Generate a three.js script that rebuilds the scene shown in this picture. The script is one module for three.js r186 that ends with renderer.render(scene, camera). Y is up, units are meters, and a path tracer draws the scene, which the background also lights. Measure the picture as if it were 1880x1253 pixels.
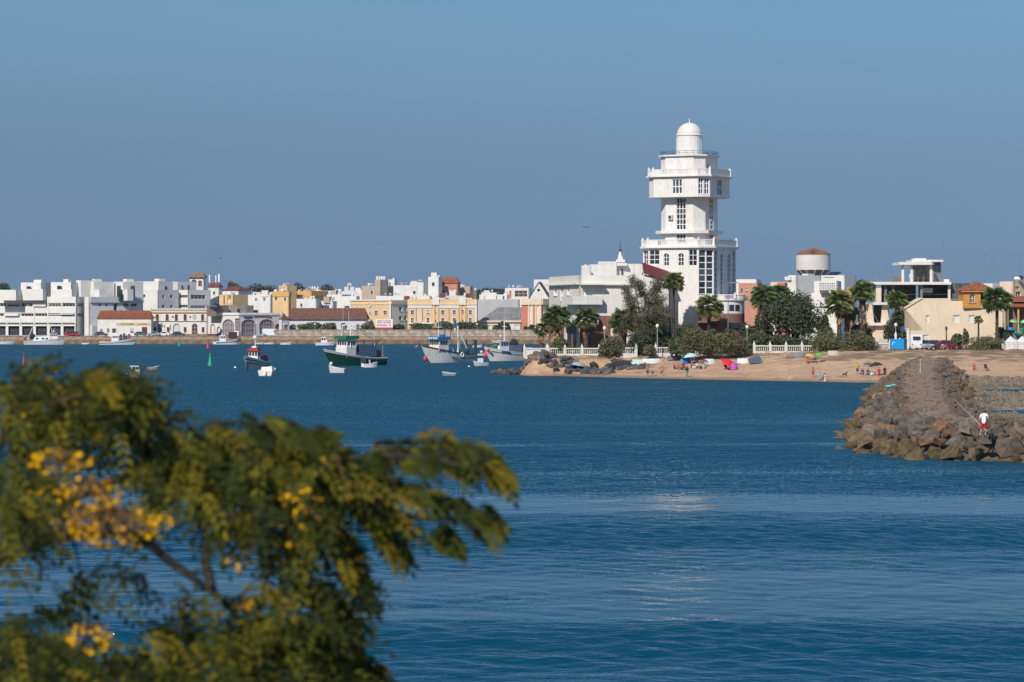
import * as THREE from 'three';
import { mergeGeometries, mergeVertices } from 'three/addons/utils/BufferGeometryUtils.js';
import { ConvexGeometry } from 'three/addons/geometries/ConvexGeometry.js';
import { MarchingCubes } from 'three/addons/objects/MarchingCubes.js';
import { ImprovedNoise } from 'three/addons/math/ImprovedNoise.js';

// ---------- camera, sky, sun, exposure ----------
const F = 5200, CX = 940, HY = 574, EYE = 10;            // lens in photo pixels, horizon row, eye height (m)
const scene = new THREE.Scene();
const camera = new THREE.PerspectiveCamera(2 * Math.atan(626.5 / F) * 180 / Math.PI, 1880 / 1253, 0.5, 6000);
camera.position.set(0, EYE, 0);
camera.lookAt(0, EYE, -100);
camera.setViewOffset(1880, 1253, 0, 52.5, 1880, 1253);
camera.focus = 460;
camera.userData.fStop = 4.1;
const renderer = new THREE.WebGLRenderer({ antialias: true });
renderer.setSize(1024, 682);
renderer.toneMapping = THREE.LinearToneMapping;
renderer.toneMappingExposure = 1;
renderer.shadowMap.enabled = true;

const SUN_AZ = 28 * Math.PI / 180, SUN_EL = 39 * Math.PI / 180;   // left of straight-behind the camera
const sunDir = new THREE.Vector3(-Math.sin(SUN_AZ) * Math.cos(SUN_EL), Math.sin(SUN_EL), Math.cos(SUN_AZ) * Math.cos(SUN_EL));
{
  const W = 1024, Hh = 512, data = new Float32Array(W * Hh * 4);
  const stops = [[-90, .10, .15, .21], [0, .150, .238, .374], [2.2, .165, .272, .412], [6.3, .180, .336, .498], [13, .150, .315, .520], [26, .085, .235, .480], [55, .045, .165, .410], [90, .035, .140, .370]];
  for (let j = 0; j < Hh; j++) {
    const el = ((j + .5) / Hh - .5) * 180;
    let k = 0; while (k < stops.length - 2 && el > stops[k + 1][0]) k++;
    const a = stops[k], b = stops[k + 1], t = Math.min(1, Math.max(0, (el - a[0]) / (b[0] - a[0]))), s = t * t * (3 - 2 * t);
    for (let i = 0; i < W; i++) {
      const az = ((i + .5) / W - .5) * 2 * Math.PI;     // atan2(z, x)
      const dx = Math.cos(az) * Math.cos(el * Math.PI / 180), dz = Math.sin(az) * Math.cos(el * Math.PI / 180), dy = Math.sin(el * Math.PI / 180);
      const toSun = Math.max(0, dx * sunDir.x + dy * sunDir.y + dz * sunDir.z);
      const side = 1 + .28 * Math.cos(az - 0.0) * Math.cos(el * Math.PI / 180);
      const glow = .5 * Math.pow(toSun, 24) + .12 * Math.pow(toSun, 4);
      for (let c = 0; c < 3; c++) data[(j * W + i) * 4 + c] = (a[c + 1] + (b[c + 1] - a[c + 1]) * s) * side + (el > 0 ? glow * [1, .97, .9][c] : 0);
      data[(j * W + i) * 4 + 3] = 1;
    }
  }
  const sky = new THREE.DataTexture(data, W, Hh, THREE.RGBAFormat, THREE.FloatType);
  sky.mapping = THREE.EquirectangularReflectionMapping; sky.magFilter = THREE.LinearFilter; sky.needsUpdate = true;
  scene.background = sky; scene.environment = sky;
}
const sun = new THREE.DirectionalLight(new THREE.Color(1, .94, .865), 4.7);
sun.position.copy(sunDir).multiplyScalar(900).add(new THREE.Vector3(0, 0, -450));
sun.target.position.set(0, 0, -450);
sun.castShadow = true; sun.shadow.mapSize.set(4096, 4096);
Object.assign(sun.shadow.camera, { left: -600, right: 600, top: 600, bottom: -600, near: 10, far: 2200 });
scene.add(sun, sun.target);

// ---------- helpers ----------
let seed = 12345;
function srand(s) { seed = s >>> 0; }
function R() { seed = (seed + 0x6D2B79F5) >>> 0; let t = seed; t = Math.imul(t ^ (t >>> 15), t | 1); t ^= t + Math.imul(t ^ (t >>> 7), t | 61); return ((t ^ (t >>> 14)) >>> 0) / 4294967296; }
const rr = (a, b) => a + (b - a) * R();
const pn = new ImprovedNoise();
const noise = (x, y, z = 0) => pn.noise(x + 31.7, y + 17.3, z + 5.1);
const fbm = (x, y, z = 0, o = 4) => { let s = 0, a = .5, f = 1; for (let i = 0; i < o; i++) { s += a * noise(x * f, y * f, z * f); a *= .5; f *= 2.03; } return s; };
const V = (x, y, z) => new THREE.Vector3(x, y, z);
const px = (x, d) => (x - CX) * d / F;                   // photo column at distance d -> metres
const py = (y, d) => EYE - (y - HY) * d / F;             // photo row at distance d -> height
const dw = y => EYE * F / (y - HY);                      // distance of a waterline row
const used = {};
function numbered(n) { const k = used[n] = (used[n] ?? -1) + 1; return k ? `${n}_${String(k).padStart(3, '0')}` : n; }
function fin(o) { o.castShadow = o.receiveShadow = true; return o; }
function tag(o, label, category, group) { o.userData.label = label; o.userData.category = category; if (group) o.userData.group = group; return o; }
function thing(name, label, category, pos = [0, 0, 0], ry = 0, group) {
  const g = new THREE.Group(); g.name = numbered(name); g.position.set(...pos); g.rotation.y = ry; scene.add(g);
  return tag(g, label, category, group);
}
function part(parent, name, geo, mat, o = {}) {
  const m = fin(new THREE.Mesh(Array.isArray(geo) ? merge(geo) : geo, mat)); m.name = name; parent.add(m);
  if (o.label) m.userData.label = o.label; if (o.kind) m.userData.kind = o.kind;
  return m;
}
function one(name, geo, mat, label, category, group) { const m = fin(new THREE.Mesh(Array.isArray(geo) ? merge(geo) : geo, mat)); m.name = numbered(name); scene.add(m); return tag(m, label, category, group); }
function structure(name, geo, mat, parent = scene) { const m = fin(new THREE.Mesh(Array.isArray(geo) ? merge(geo) : geo, mat)); m.name = parent === scene ? numbered(name) : name; m.userData.kind = 'structure'; parent.add(m); return m; }
function copyOf(o, label, group) { const c = o.clone(); c.name = numbered(o.name.replace(/_\d{3}$/, '')); scene.add(c); c.userData = { ...o.userData }; if (label) c.userData.label = label; if (group) c.userData.group = group; return c; }
function clean(g) { if (g.index) g = g.toNonIndexed(); for (const k of Object.keys(g.attributes)) if (!['position', 'normal', 'uv', 'color'].includes(k)) g.deleteAttribute(k); if (!g.attributes.normal) g.computeVertexNormals(); if (!g.attributes.uv) g.setAttribute('uv', new THREE.BufferAttribute(new Float32Array(g.attributes.position.count * 2), 2)); return g; }
function merge(list) { const l = list.map(clean), c = l.some(g => g.attributes.color); if (c) for (const g of l) if (!g.attributes.color) g.setAttribute('color', new THREE.BufferAttribute(new Float32Array(g.attributes.position.count * 3).fill(1), 3)); return l.length === 1 ? l[0] : mergeGeometries(l); }
function boxUV(g, s = 1, ox = 0) {                        // uv in metres by the way each face points
  g = clean(g); const p = g.attributes.position, n = g.attributes.normal, uv = g.attributes.uv;
  for (let i = 0; i < p.count; i++) {
    const ax = Math.abs(n.getX(i)), ay = Math.abs(n.getY(i)), az = Math.abs(n.getZ(i));
    if (ay > ax && ay > az) uv.setXY(i, (p.getX(i) + ox) * s, p.getZ(i) * s); else if (ax > az) uv.setXY(i, (p.getZ(i) + ox) * s, p.getY(i) * s); else uv.setXY(i, (p.getX(i) + ox) * s, p.getY(i) * s);
  }
  return g;
}
const bx = (w, h, d, x = 0, y = 0, z = 0) => boxUV(new THREE.BoxGeometry(w, h, d).translate(x, y + h / 2, z));   // stands on y
const bb = (x0, x1, y0, y1, z0, z1) => boxUV(new THREE.BoxGeometry(x1 - x0, y1 - y0, z1 - z0).translate((x0 + x1) / 2, (y0 + y1) / 2, (z0 + z1) / 2));
const cyl = (r0, r1, h, n = 10, x = 0, y = 0, z = 0) => clean(new THREE.CylinderGeometry(r1, r0, h, n).translate(x, y + h / 2, z));
function tube(pts, r, n = 6, seg) { const c = new THREE.CatmullRomCurve3(pts.map(p => p.isVector3 ? p : V(...p))); const s = seg || Math.max(2, (pts.length - 1) * 4); const g = new THREE.TubeGeometry(c, s, 1, n); const rf = typeof r === 'function' ? r : () => r; const P = g.attributes.position, q = V(); for (let i = 0; i <= s; i++) { c.getPointAt(i / s, q); for (let j = 0; j <= n; j++) { const k = i * (n + 1) + j; const t = rf(i / s); P.setXYZ(k, q.x + (P.getX(k) - q.x) * t, q.y + (P.getY(k) - q.y) * t, q.z + (P.getZ(k) - q.z) * t); } } return clean(g); }
function bar(a, b, r, n = 5, r2 = r) { a = a.isVector3 ? a : V(...a); b = b.isVector3 ? b : V(...b); const d = b.clone().sub(a), g = new THREE.CylinderGeometry(r2, r, d.length(), n); g.applyQuaternion(new THREE.Quaternion().setFromUnitVectors(V(0, 1, 0), d.clone().normalize())); g.translate((a.x + b.x) / 2, (a.y + b.y) / 2, (a.z + b.z) / 2); return clean(g); }
function polys(faces) { const P = []; for (const f of faces) for (let i = 1; i < f.length - 1; i++) P.push(...f[0], ...f[i], ...f[i + 1]); const g = new THREE.BufferGeometry(); g.setAttribute('position', new THREE.Float32BufferAttribute(P, 3)); g.computeVertexNormals(); return boxUV(g); }
function solid(faces, t = .12) { const lo = faces.map(f => f.map(p => [p[0], p[1] - t, p[2]]).reverse()), side = []; for (const f of faces) for (let i = 0; i < f.length; i++) { const a = f[i], b = f[(i + 1) % f.length]; side.push([[a[0], a[1] - t, a[2]], [b[0], b[1] - t, b[2]], b, a]); } return polys([...faces, ...lo, ...side]); }   // sloping sheets with thickness

// ---------- procedural textures and materials ----------
function tex(n, f, o = {}) {
  const d = new Uint8Array(n * n * 4);
  for (let j = 0; j < n; j++) for (let i = 0; i < n; i++) { const c = f(i / n, j / n, i, j), k = (j * n + i) * 4; for (let q = 0; q < 3; q++) d[k + q] = Math.max(0, Math.min(255, (Array.isArray(c) ? c[q] : c) * 255)); d[k + 3] = 255; }
  const t = new THREE.DataTexture(d, n, n); t.wrapS = t.wrapT = THREE.RepeatWrapping; t.magFilter = THREE.LinearFilter; t.minFilter = THREE.LinearMipmapLinearFilter; if (o.srgb) t.colorSpace = THREE.SRGBColorSpace; if (o.rep) t.repeat.set(o.rep[0], o.rep[1]); t.needsUpdate = true; return t;
}
function lattice(n, s) { srand(s); const a = new Float32Array(n * n); for (let i = 0; i < a.length; i++) a[i] = R(); return (u, v) => { u = (u % 1 + 1) % 1 * n; v = (v % 1 + 1) % 1 * n; const i = u | 0, j = v | 0; let fx = u - i, fy = v - j; fx = fx * fx * (3 - 2 * fx); fy = fy * fy * (3 - 2 * fy); const g = (x, y) => a[(y % n) * n + x % n]; return (g(i, j) * (1 - fx) + g(i + 1, j) * fx) * (1 - fy) + (g(i, j + 1) * (1 - fx) + g(i + 1, j + 1) * fx) * fy; }; }
const L8 = lattice(8, 1), L16 = lattice(16, 2), L32 = lattice(32, 3), L64 = lattice(64, 4), L128 = lattice(128, 5), L256 = lattice(256, 6);
const tf = (u, v) => .36 * L8(u, v) + .26 * L16(u, v) + .18 * L32(u, v) + .12 * L64(u, v) + .08 * L128(u, v);   // tiling cloud noise 0..1
const T = {
  plaster: tex(512, (u, v) => { const st = Math.pow(L64(u, v * .12), 4) * L16(u, v); const b = .88 + .12 * tf(u, v) - .08 * st - .04 * L256(u, v); return [b, b * .99, b * .97]; }, { srgb: true, rep: [1 / 14, 1 / 14] }),
  dirty: tex(512, (u, v) => { const b = .62 + .38 * tf(u, v) - .25 * Math.pow(L64(u, v * .1), 3) - .1 * L256(u, v); return [b, b * .98, b * .95]; }, { srgb: true, rep: [1 / 9, 1 / 9] }),
  sand: tex(512, (u, v) => { const b = .8 + .25 * (tf(u, v) - .5) + .16 * (L256(u, v) - .5) + .1 * (L128(u, v) - .5); return [b, b * .985, b * .965]; }, { srgb: true, rep: [1 / 12, 1 / 12] }),
  sandB: tex(512, (u, v) => .5 * tf(u, v) + .3 * L64(u, v) + .2 * L256(u, v), { rep: [1 / 10, 1 / 10] }),
  rock: tex(512, (u, v) => { const b = .55 + .55 * (tf(u, v) - .3) + .22 * (L128(u, v) - .5) + .12 * (L256(u, v) - .5); const w = L16(v, u); return [b * (1 + .12 * (w - .5)), b, b * (1 - .12 * (w - .5))]; }, { srgb: true, rep: [1 / 2.6, 1 / 2.6] }),
  rockB: tex(512, (u, v) => .45 * tf(u, v) + .3 * L64(u, v) + .25 * L128(u, v), { rep: [1 / 2, 1 / 2] }),
  tile: tex(256, (u, v, i, j) => { const a = Math.abs(Math.sin(u * Math.PI * 16)), b = .72 + .3 * (L64(u, v) - .5) + .3 * (L16(u, v) - .5) - (1 - a) * .12; return [b, b * .96, b * .92]; }, { srgb: true, rep: [1 / 3.6, 1 / 3.6] }),
  tileB: tex(256, (u, v) => Math.abs(Math.sin(u * Math.PI * 16)) * .7 + .3 * (1 - (v * 9 % 1)), { rep: [1 / 3.6, 1 / 3.6] }),
  stone: tex(512, (u, v, i, j) => { const r = Math.floor(v * 10), o = (r % 2) * .5, c = Math.floor((u + o * .1) * 10), e = Math.min((v * 10) % 1, 1 - (v * 10) % 1), f = (((u + o * .1) * 10) % 1); const m = Math.min(e, Math.min(f, 1 - f)) < .05 ? .82 : 1; const h = L64((c + .5) / 64, (r + .5) / 64); const b = (.7 + .35 * (h - .5) + .3 * (tf(u, v) - .5)) * m; return [b, b * .97, b * .93]; }, { srgb: true, rep: [1 / 7, 1 / 7] }),
  stain: tex(512, (u, v) => { const st = Math.pow(L64(u, v * .1), 3) * L16(u, v * .7), r = Math.pow(L32(u + .3, v * .15), 5); const b = .92 + .07 * tf(u, v) - .12 * st - .03 * L256(u, v); return [b, b * (.988 - .04 * r), b * (.972 - .08 * r)]; }, { srgb: true, rep: [1 / 9, 1 / 9] }),
  bark: tex(256, (u, v) => .5 + .6 * (L64(u, v * .2) - .4) + .2 * (L128(u, v) - .5), { srgb: true, rep: [1, 1] }),
};
const MC = {};
const lin = c => typeof c === 'string' || typeof c === 'number' ? new THREE.Color(c) : new THREE.Color().setRGB(c[0], c[1], c[2]);
function mat(c, rough = .8, o = {}) { const key = JSON.stringify([c, rough, { ...o, map: o.map && o.map.uuid, bumpMap: o.bumpMap && o.bumpMap.uuid }]); return MC[key] ||= new THREE[o.phys ? 'MeshPhysicalMaterial' : 'MeshStandardMaterial']((() => { const { phys, ...q } = o; return { color: lin(c), roughness: rough, ...q }; })()); }
const wallM = (c, o = {}) => mat(c, .88, { map: T.plaster, ...o });
const M = {
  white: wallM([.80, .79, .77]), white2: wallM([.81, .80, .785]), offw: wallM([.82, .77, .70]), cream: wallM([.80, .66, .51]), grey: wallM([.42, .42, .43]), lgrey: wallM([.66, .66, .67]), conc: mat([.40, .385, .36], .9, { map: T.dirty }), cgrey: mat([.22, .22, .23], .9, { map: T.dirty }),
  yellow: wallM([.80, .55, .29]), orange: wallM([.62, .30, .06]), ochre: wallM([.70, .42, .15]), pink: wallM([.62, .22, .14]), salmon: wallM([.58, .28, .20]), lilac: wallM([.70, .67, .72]), beige: wallM([.50, .42, .34]), brown: wallM([.22, .17, .14]), brick: mat([.44, .23, .17], .9, { map: T.dirty }),
  glass: mat([.028, .036, .045], .12, { metalness: 0 }), dark: mat([.02, .022, .026], .6), frame: mat([.75, .75, .74], .5), redframe: mat([.16, .035, .045], .6), woodred: mat([.09, .025, .025], .6), shutter: mat([.70, .69, .67], .6), green: mat([.02, .16, .08], .5),
  tileR: mat([.46, .16, .07], .9, { map: T.tile, bumpMap: T.tileB, bumpScale: .04 }), tileB: mat([.30, .15, .10], .9, { map: T.tile, bumpMap: T.tileB, bumpScale: .04 }), tileD: mat([.34, .09, .07], .85, { map: T.tile, bumpMap: T.tileB, bumpScale: .04 }), tileO: mat([.58, .20, .08], .9, { map: T.tile, bumpMap: T.tileB, bumpScale: .05 }),
  tower: mat([.82, .81, .795], .85, { map: T.stain }), glassB: mat([.055, .075, .085], .15), glassC: mat([.014, .018, .022], .1), blind: mat([.48, .46, .42], .8),
  metal: mat([.30, .31, .33], .4, { metalness: .6 }), dmetal: mat([.05, .055, .06], .5, { metalness: .3 }), solar: mat([.015, .022, .045], .15), boatW: mat([.72, .72, .70], .4), boatG: mat([.42, .43, .43], .5),
  trunk: mat([.17, .13, .095], .95, { map: T.bark }), ptrunk: mat([.20, .15, .11], .95, { map: T.bark }), skirt: mat([.24, .15, .075], .95, { map: T.bark }),
  frond: mat([.11, .17, .04], .55, { side: THREE.DoubleSide }), frond2: mat([.15, .18, .05], .6, { side: THREE.DoubleSide }), frond3: mat([.19, .19, .06], .6, { side: THREE.DoubleSide }), frond4: mat([.08, .13, .04], .55, { side: THREE.DoubleSide }), frondDry: mat([.30, .21, .10], .8, { side: THREE.DoubleSide }),
  asphalt: mat([.09, .085, .085], .95, { map: T.dirty }), skin: mat([.42, .24, .16], .6), hair: mat([.03, .02, .015], .7),
};
// ---------- water ----------
const rippleTex = (() => {
  const n = 1024, TILE = 18, hx = new Float32Array(n * n), hz = new Float32Array(n * n);
  srand(77);
  const ks = [];
  for (let q = 0; q < 64; q++) {
    const wl = .16 * Math.pow(14, Math.pow(R(), 1.3)), a = rr(-1, 1) * rr(.2, 1) * 1.25 + .12;   // direction off the wind, which blows along the view
    const kx = Math.round(TILE / wl * Math.sin(a)), kz = Math.round(TILE / wl * Math.cos(a)); if (!kx && !kz) continue;
    ks.push([kx, kz, R() * 6.283, .068 * rr(.6, 1.3)]);
  }
  const S = new Float32Array(4096); for (let i = 0; i < 4096; i++) S[i] = Math.sin(i / 4096 * 2 * Math.PI);
  for (const [kx, kz, ph, sl] of ks) {
    const k = Math.hypot(kx, kz), ax = sl * kx / k, az = sl * kz / k, p0 = ph / 6.283 * 4096;
    for (let j = 0; j < n; j++) for (let i = 0; i < n; i++) { const s = S[((kx * i + kz * j) * 4 + p0 | 0) & 4095]; hx[j * n + i] += ax * s; hz[j * n + i] += az * s; }
  }
  const d = new Uint8Array(n * n * 4);
  for (let j = 0; j < n * n; j++) { let x = -hx[j], y = -hz[j]; y = (y > 0 ? y * .18 : y) - .115;   // wind-driven ripples: long backs, steep faces down wind
    const l = 1 / Math.hypot(x, y, 1); d[j * 4] = (x * l * .5 + .5) * 255; d[j * 4 + 1] = (y * l * .5 + .5) * 255; d[j * 4 + 2] = (l * .5 + .5) * 255; d[j * 4 + 3] = 255; }
  const t = new THREE.DataTexture(d, n, n); t.wrapS = t.wrapT = THREE.RepeatWrapping; t.magFilter = THREE.LinearFilter; t.repeat.set(1 / TILE, 1 / TILE); t.needsUpdate = true; return t;
})();
const waterMats = [[.2, .06], [.52, .07], [1.05, .07], [1.55, .08], [1.5, .16], [2.3, .2], [1.9, .26], [2.9, .3]].map(([s, ro]) => new THREE.MeshPhysicalMaterial({ color: new THREE.Color().setRGB(.001, .043, .078), specularIntensity: .6, roughness: ro, ior: 1.33, normalMap: rippleTex, normalScale: new THREE.Vector2(s, s) }));
{
  const ks = []; for (let k = -1.3; k < -.21; k += .08) ks.push(k); for (let i = 0; i <= 520; i++) ks.push(-.21 + .42 * i / 520); for (let k = .25; k <= 1.3; k += .08) ks.push(k);
  const ds = []; for (let d = 26; d < 66; d += 5) ds.push(d); for (let i = 0; i <= 640; i++) { const y = 1330 + (630 - 1330) * i / 640; ds.push(dw(y)); } ds.push(960);
  srand(5);
  const comps = []; for (let i = 0; i < 26; i++) { const wl = .9 * Math.pow(8, R()), a = rr(-1.1, 1.1); comps.push([Math.sin(a) * 6.283 / wl, Math.cos(a) * 6.283 / wl, R() * 6.283, .0046 * Math.pow(wl, .8) * rr(.5, 1.2), wl]); }
  const nc = ks.length, nr = ds.length, pos = new Float32Array(nc * nr * 3), uv = new Float32Array(nc * nr * 2);
  const calm = new Float32Array(nc * nr);
  for (let j = 0; j < nr; j++) {
    const d = ds[j], sp = j ? d - ds[j - 1] : 2;
    for (let i = 0; i < nc; i++) {
      const x = ks[i] * d, q = j * nc + i; let h = 0;
      const warp = 5 * noise(x / 60, d / 150, 3) + 2 * noise(x / 14, d / 40, 8), D = d + warp * d / 140;
      const gb = (c, w) => Math.exp(-(((D - c) / w) ** 2));
      let m = .52 + .5 * fbm(x / 46, d / 22, 4, 3) + .22 * noise(x / 5, d / 4);
      m -= 1.15 * gb(146, 5.5) + .72 * gb(103, 7) + .55 * gb(94, 3) + .45 * gb(174, 2.2) + .4 * gb(212, 3) + .25 * gb(256, 4) + .2 * gb(340, 9) + .18 * gb(620, 30);
      m += .9 * gb(125, 4.5) + .5 * gb(86, 4) + .22 * gb(162, 6) + .2 * gb(196, 9);
      calm[q] = m;
      const amp = .3 + 1.0 * Math.max(0, Math.min(1, m));
      for (const c of comps) { const f = Math.max(0, Math.min(1, (c[4] / sp - 2.2) / 2)); if (f) h += f * c[3] * Math.sin(c[0] * x + c[1] * d + c[2]); }
      pos[q * 3] = x; pos[q * 3 + 1] = h * amp; pos[q * 3 + 2] = -d; uv[q * 2] = x; uv[q * 2 + 1] = d;
    }
  }
  const idx = waterMats.map(() => []);
  srand(9);
  for (let j = 0; j < nr - 1; j++) for (let i = 0; i < nc - 1; i++) {
    const a = j * nc + i, b = a + 1, c = a + nc, e = c + 1, m = calm[a] + rr(-.09, .09);
    const D = ds[j] * rr(.86, 1.16), l = D > 290 ? (m < .42 ? 6 : 7) : D > 170 ? (m < .42 ? (m < .12 ? 1 : 4) : 5) : m < .18 ? 0 : m < .42 ? 1 : m < .72 ? 2 : 3;   // open reach is choppier
    idx[l].push(a, b, c, b, e, c);
  }
  const full = new THREE.BufferGeometry(); full.setAttribute('position', new THREE.BufferAttribute(pos, 3)); full.setAttribute('uv', new THREE.BufferAttribute(uv, 2)); full.setIndex(idx.flat()); full.computeVertexNormals();
  idx.forEach((id, l) => {                                   // each ripple state keeps only its own vertices
    const map = new Int32Array(nc * nr).fill(-1), p = [], n = [], u = [], ii = new Uint32Array(id.length); let k = 0;
    id.forEach((v, t) => { if (map[v] < 0) { map[v] = k++; p.push(pos[v * 3], pos[v * 3 + 1], pos[v * 3 + 2]); const N = full.attributes.normal; n.push(N.getX(v), N.getY(v), N.getZ(v)); u.push(uv[v * 2], uv[v * 2 + 1]); } ii[t] = map[v]; });
    const g = new THREE.BufferGeometry(); g.setAttribute('position', new THREE.Float32BufferAttribute(p, 3)); g.setAttribute('normal', new THREE.Float32BufferAttribute(n, 3)); g.setAttribute('uv', new THREE.Float32BufferAttribute(u, 2)); g.setIndex(new THREE.BufferAttribute(ii, 1));
    structure('water', g, waterMats[l]);
  });
}

// ---------- ground ----------
function terrain(x0, x1, d0, d1, st, hf, cf, keep) {
  const nx = Math.round((x1 - x0) / st), nd = Math.round((d1 - d0) / st), P = [], C = [], U = [], I = [];
  const H = [];
  for (let j = 0; j <= nd; j++) for (let i = 0; i <= nx; i++) { const x = x0 + (x1 - x0) * i / nx, d = d0 + (d1 - d0) * j / nd, h = hf(x, d); H.push(h); P.push(x, h, -d); const c = cf(x, d, h); C.push(...c); U.push(x, d); }
  for (let j = 0; j < nd; j++) for (let i = 0; i < nx; i++) { const a = j * (nx + 1) + i, b = a + 1, c = a + nx + 1, e = c + 1; if (keep && Math.max(H[a], H[b], H[c], H[e]) < keep) continue; I.push(a, b, c, b, e, c); }
  const g = new THREE.BufferGeometry(); g.setAttribute('position', new THREE.Float32BufferAttribute(P, 3)); g.setAttribute('color', new THREE.Float32BufferAttribute(C, 3)); g.setAttribute('uv', new THREE.Float32BufferAttribute(U, 2)); g.setIndex(I); g.computeVertexNormals(); return g;
}
const poly1 = (pts, x) => { if (x <= pts[0][0]) return pts[0][1]; for (let i = 1; i < pts.length; i++) if (x <= pts[i][0]) { const a = pts[i - 1], b = pts[i]; return a[1] + (b[1] - a[1]) * (x - a[0]) / (b[0] - a[0]); } return pts[pts.length - 1][1]; };
const smooth = (a, b, x) => { x = Math.max(0, Math.min(1, (x - a) / (b - a))); return x * x * (3 - 2 * x); };
const shore = [[-12, 478], [-3.2, 473], [5.2, 448], [17.5, 433], [33, 419], [44, 409], [51, 403], [60, 398], [200, 398]];
const LAND = 3.4, plateau = x => 3.02 + .98 * smooth(22, 62, x);
function landH(x, d) {
  const ds = poly1(shore, x) + 1.2 * noise(x / 9, 2), t = d - ds;
  let h = t < 0 ? t * .12 : t < 14 ? t * .075 : 1.05 + (t - 14) * .115;
  h = Math.min(h, plateau(x) + .2 * noise(x / 6, d / 6));
  if (d > 456) h = Math.min(h, plateau(x) - .03);
  const xl = d < 470 ? poly1([[440, 3], [452, 2.4], [462, 1.5], [470, -4]], d) + 2 : 4.5 + (d - 470) * .012;
  const e = (x - xl); if (d > 452) h = Math.min(h, e < 0 ? e * .5 : Math.max(e * .9, 0));
  if (d > 440) h = Math.max(h, plateau(x) - Math.max(0, 453.2 - d) * .42 - Math.max(0, 3.4 - x) * .42 - Math.max(0, 452 + (x - 3.4) * 6 < d ? (d - 452 - (x - 3.4) * 6) * .15 : 0) + .25 * noise(x / 2, d / 2));
  return h + .05 * fbm(x / 1.5, d / 1.5) + .14 * fbm(x / 7, d / 7) * smooth(0, 6, t);
}
const sandM = mat([1, 1, 1], .95, { map: T.sand, bumpMap: T.sandB, bumpScale: .12, vertexColors: true });
const SAND = [.75, .485, .30];
structure('sand_beach', terrain(-12, 130, 396, 520, .55, landH, (x, d, h) => {
  const wet = smooth(.42, .12, h + .16 * fbm(x / 2.5, d / 2)), gr = smooth(.05, .3, fbm(x / 3.2, d / 2.2, 7) + (h > 2.6 ? .16 : -.35) + .3 * noise(x / 20, d / 9)), v = 1 + .18 * fbm(x / 5, d / 5, 2) + .1 * (R() - .5);
  const wr = smooth(.16, .3, fbm(x / 1.3, d / .9, 11) + .25 * Math.exp(-(((h - .62 - .2 * noise(x / 8, 3)) / .14) ** 2)) - .12), c = SAND.map((s, i) => s * v * (1 - .42 * wet) * (1 - .45 * wr)); const G = [.23, .155, .08]; return c.map((s, i) => s + (G[i] * v - s) * gr * .8);
}, -.6), sandM);
structure('promenade', bb(px(976, 458), 130, -1, 3.05, -519.2, -453.3), mat([.42, .33, .25], .95, { map: T.dirty }));
structure('ground', boxUV(new THREE.ExtrudeGeometry(new THREE.Shape([[9, 519], [700, 519], [700, 3200], [48, 3200]].map(p => new THREE.Vector2(...p))), { depth: LAND + .94, bevelEnabled: false }).rotateX(-Math.PI / 2).translate(0, -1, 0)), mat([.30, .25, .19], .95, { map: T.sand }));
// far side of the harbour
const QD = 897, QY = 2.35;
structure('quay_ground', bb(-900, 40, -1, QY, -3200, -903.5), mat([.30, .27, .24], .95, { map: T.dirty }));
{
  const strip = (a, b) => polys([[[-420, a[1], -a[0]], [34, a[1], -a[0]], [34, b[1], -b[0]], [-420, b[1], -b[0]]]]);
  const q = thing('quay_wall', 'long sloping sandstone quay wall along the far waterfront', 'quay wall');
  part(q, 'lower_course', strip([896.4, -.4], [899.4, 1.35]), mat([.34, .25, .145], .95, { map: T.stone }), { label: 'weedy brown band of the quay wall at the waterline' });
  part(q, 'upper_course', strip([899.4, 1.35], [902.6, 2.2]), mat([.66, .44, .31], .95, { map: T.stone }));
  part(q, 'coping', bb(-420, 34, 2.15, 2.42, -904, -902.5), mat([.42, .33, .26], .9, { map: T.dirty }));
  const w = thing('parapet_wall', 'pale low parapet wall along the top of the far quay', 'wall', [0, 0, 0]);
  const X0 = px(503, 905), X1 = px(1016, 905);
  part(w, 'wall_panel', bb(X0, X1, QY, py(606.5, 905), -905.4, -905), mat([.80, .70, .60], .92, { map: T.stone }));
  part(w, 'coping', bb(X0, X1, py(606.5, 905), py(606.5, 905) + .16, -905.5, -904.9), mat([.80, .73, .65], .9, { map: T.dirty }));
}
// bank under the foreground tree, below the frame
structure('near_bank', bb(-60, 60, -1, 1.0, -30, 30), mat([.18, .15, .10], .95, { map: T.dirty }));

// ---------- rocks and the breakwater ----------
srand(404);
const rockGeos = []; for (let q = 0; q < 12; q++) { const pts = []; const sx = rr(.8, 1.25), sy = rr(.55, .9), sz = rr(.75, 1.1); for (let i = 0; i < 17; i++) { const v = V(rr(-1, 1), rr(-1, 1), rr(-1, 1)).normalize().multiplyScalar(rr(.72, 1)); v.x = Math.sign(v.x) * Math.pow(Math.abs(v.x), .7); v.y = Math.sign(v.y) * Math.pow(Math.abs(v.y), .7); pts.push(V(v.x * sx, v.y * sy, v.z * sz)); } rockGeos.push(boxUV(new ConvexGeometry(pts))); }
const rk = c => mat(c, .93, { map: T.rock, bumpMap: T.rockB, bumpScale: .07, flatShading: true });
const rockDry = [rk([0.340, 0.284, 0.220]), rk([0.290, 0.225, 0.167]), rk([0.410, 0.302, 0.201]), rk([0.360, 0.225, 0.129]), rk([0.460, 0.234, 0.106]), rk([0.230, 0.189, 0.152]), rk([0.500, 0.369, 0.243])];
const rockWeed = [rk([0.320, 0.211, 0.095]), rk([0.260, 0.171, 0.076]), rk([0.370, 0.252, 0.122])];
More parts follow.
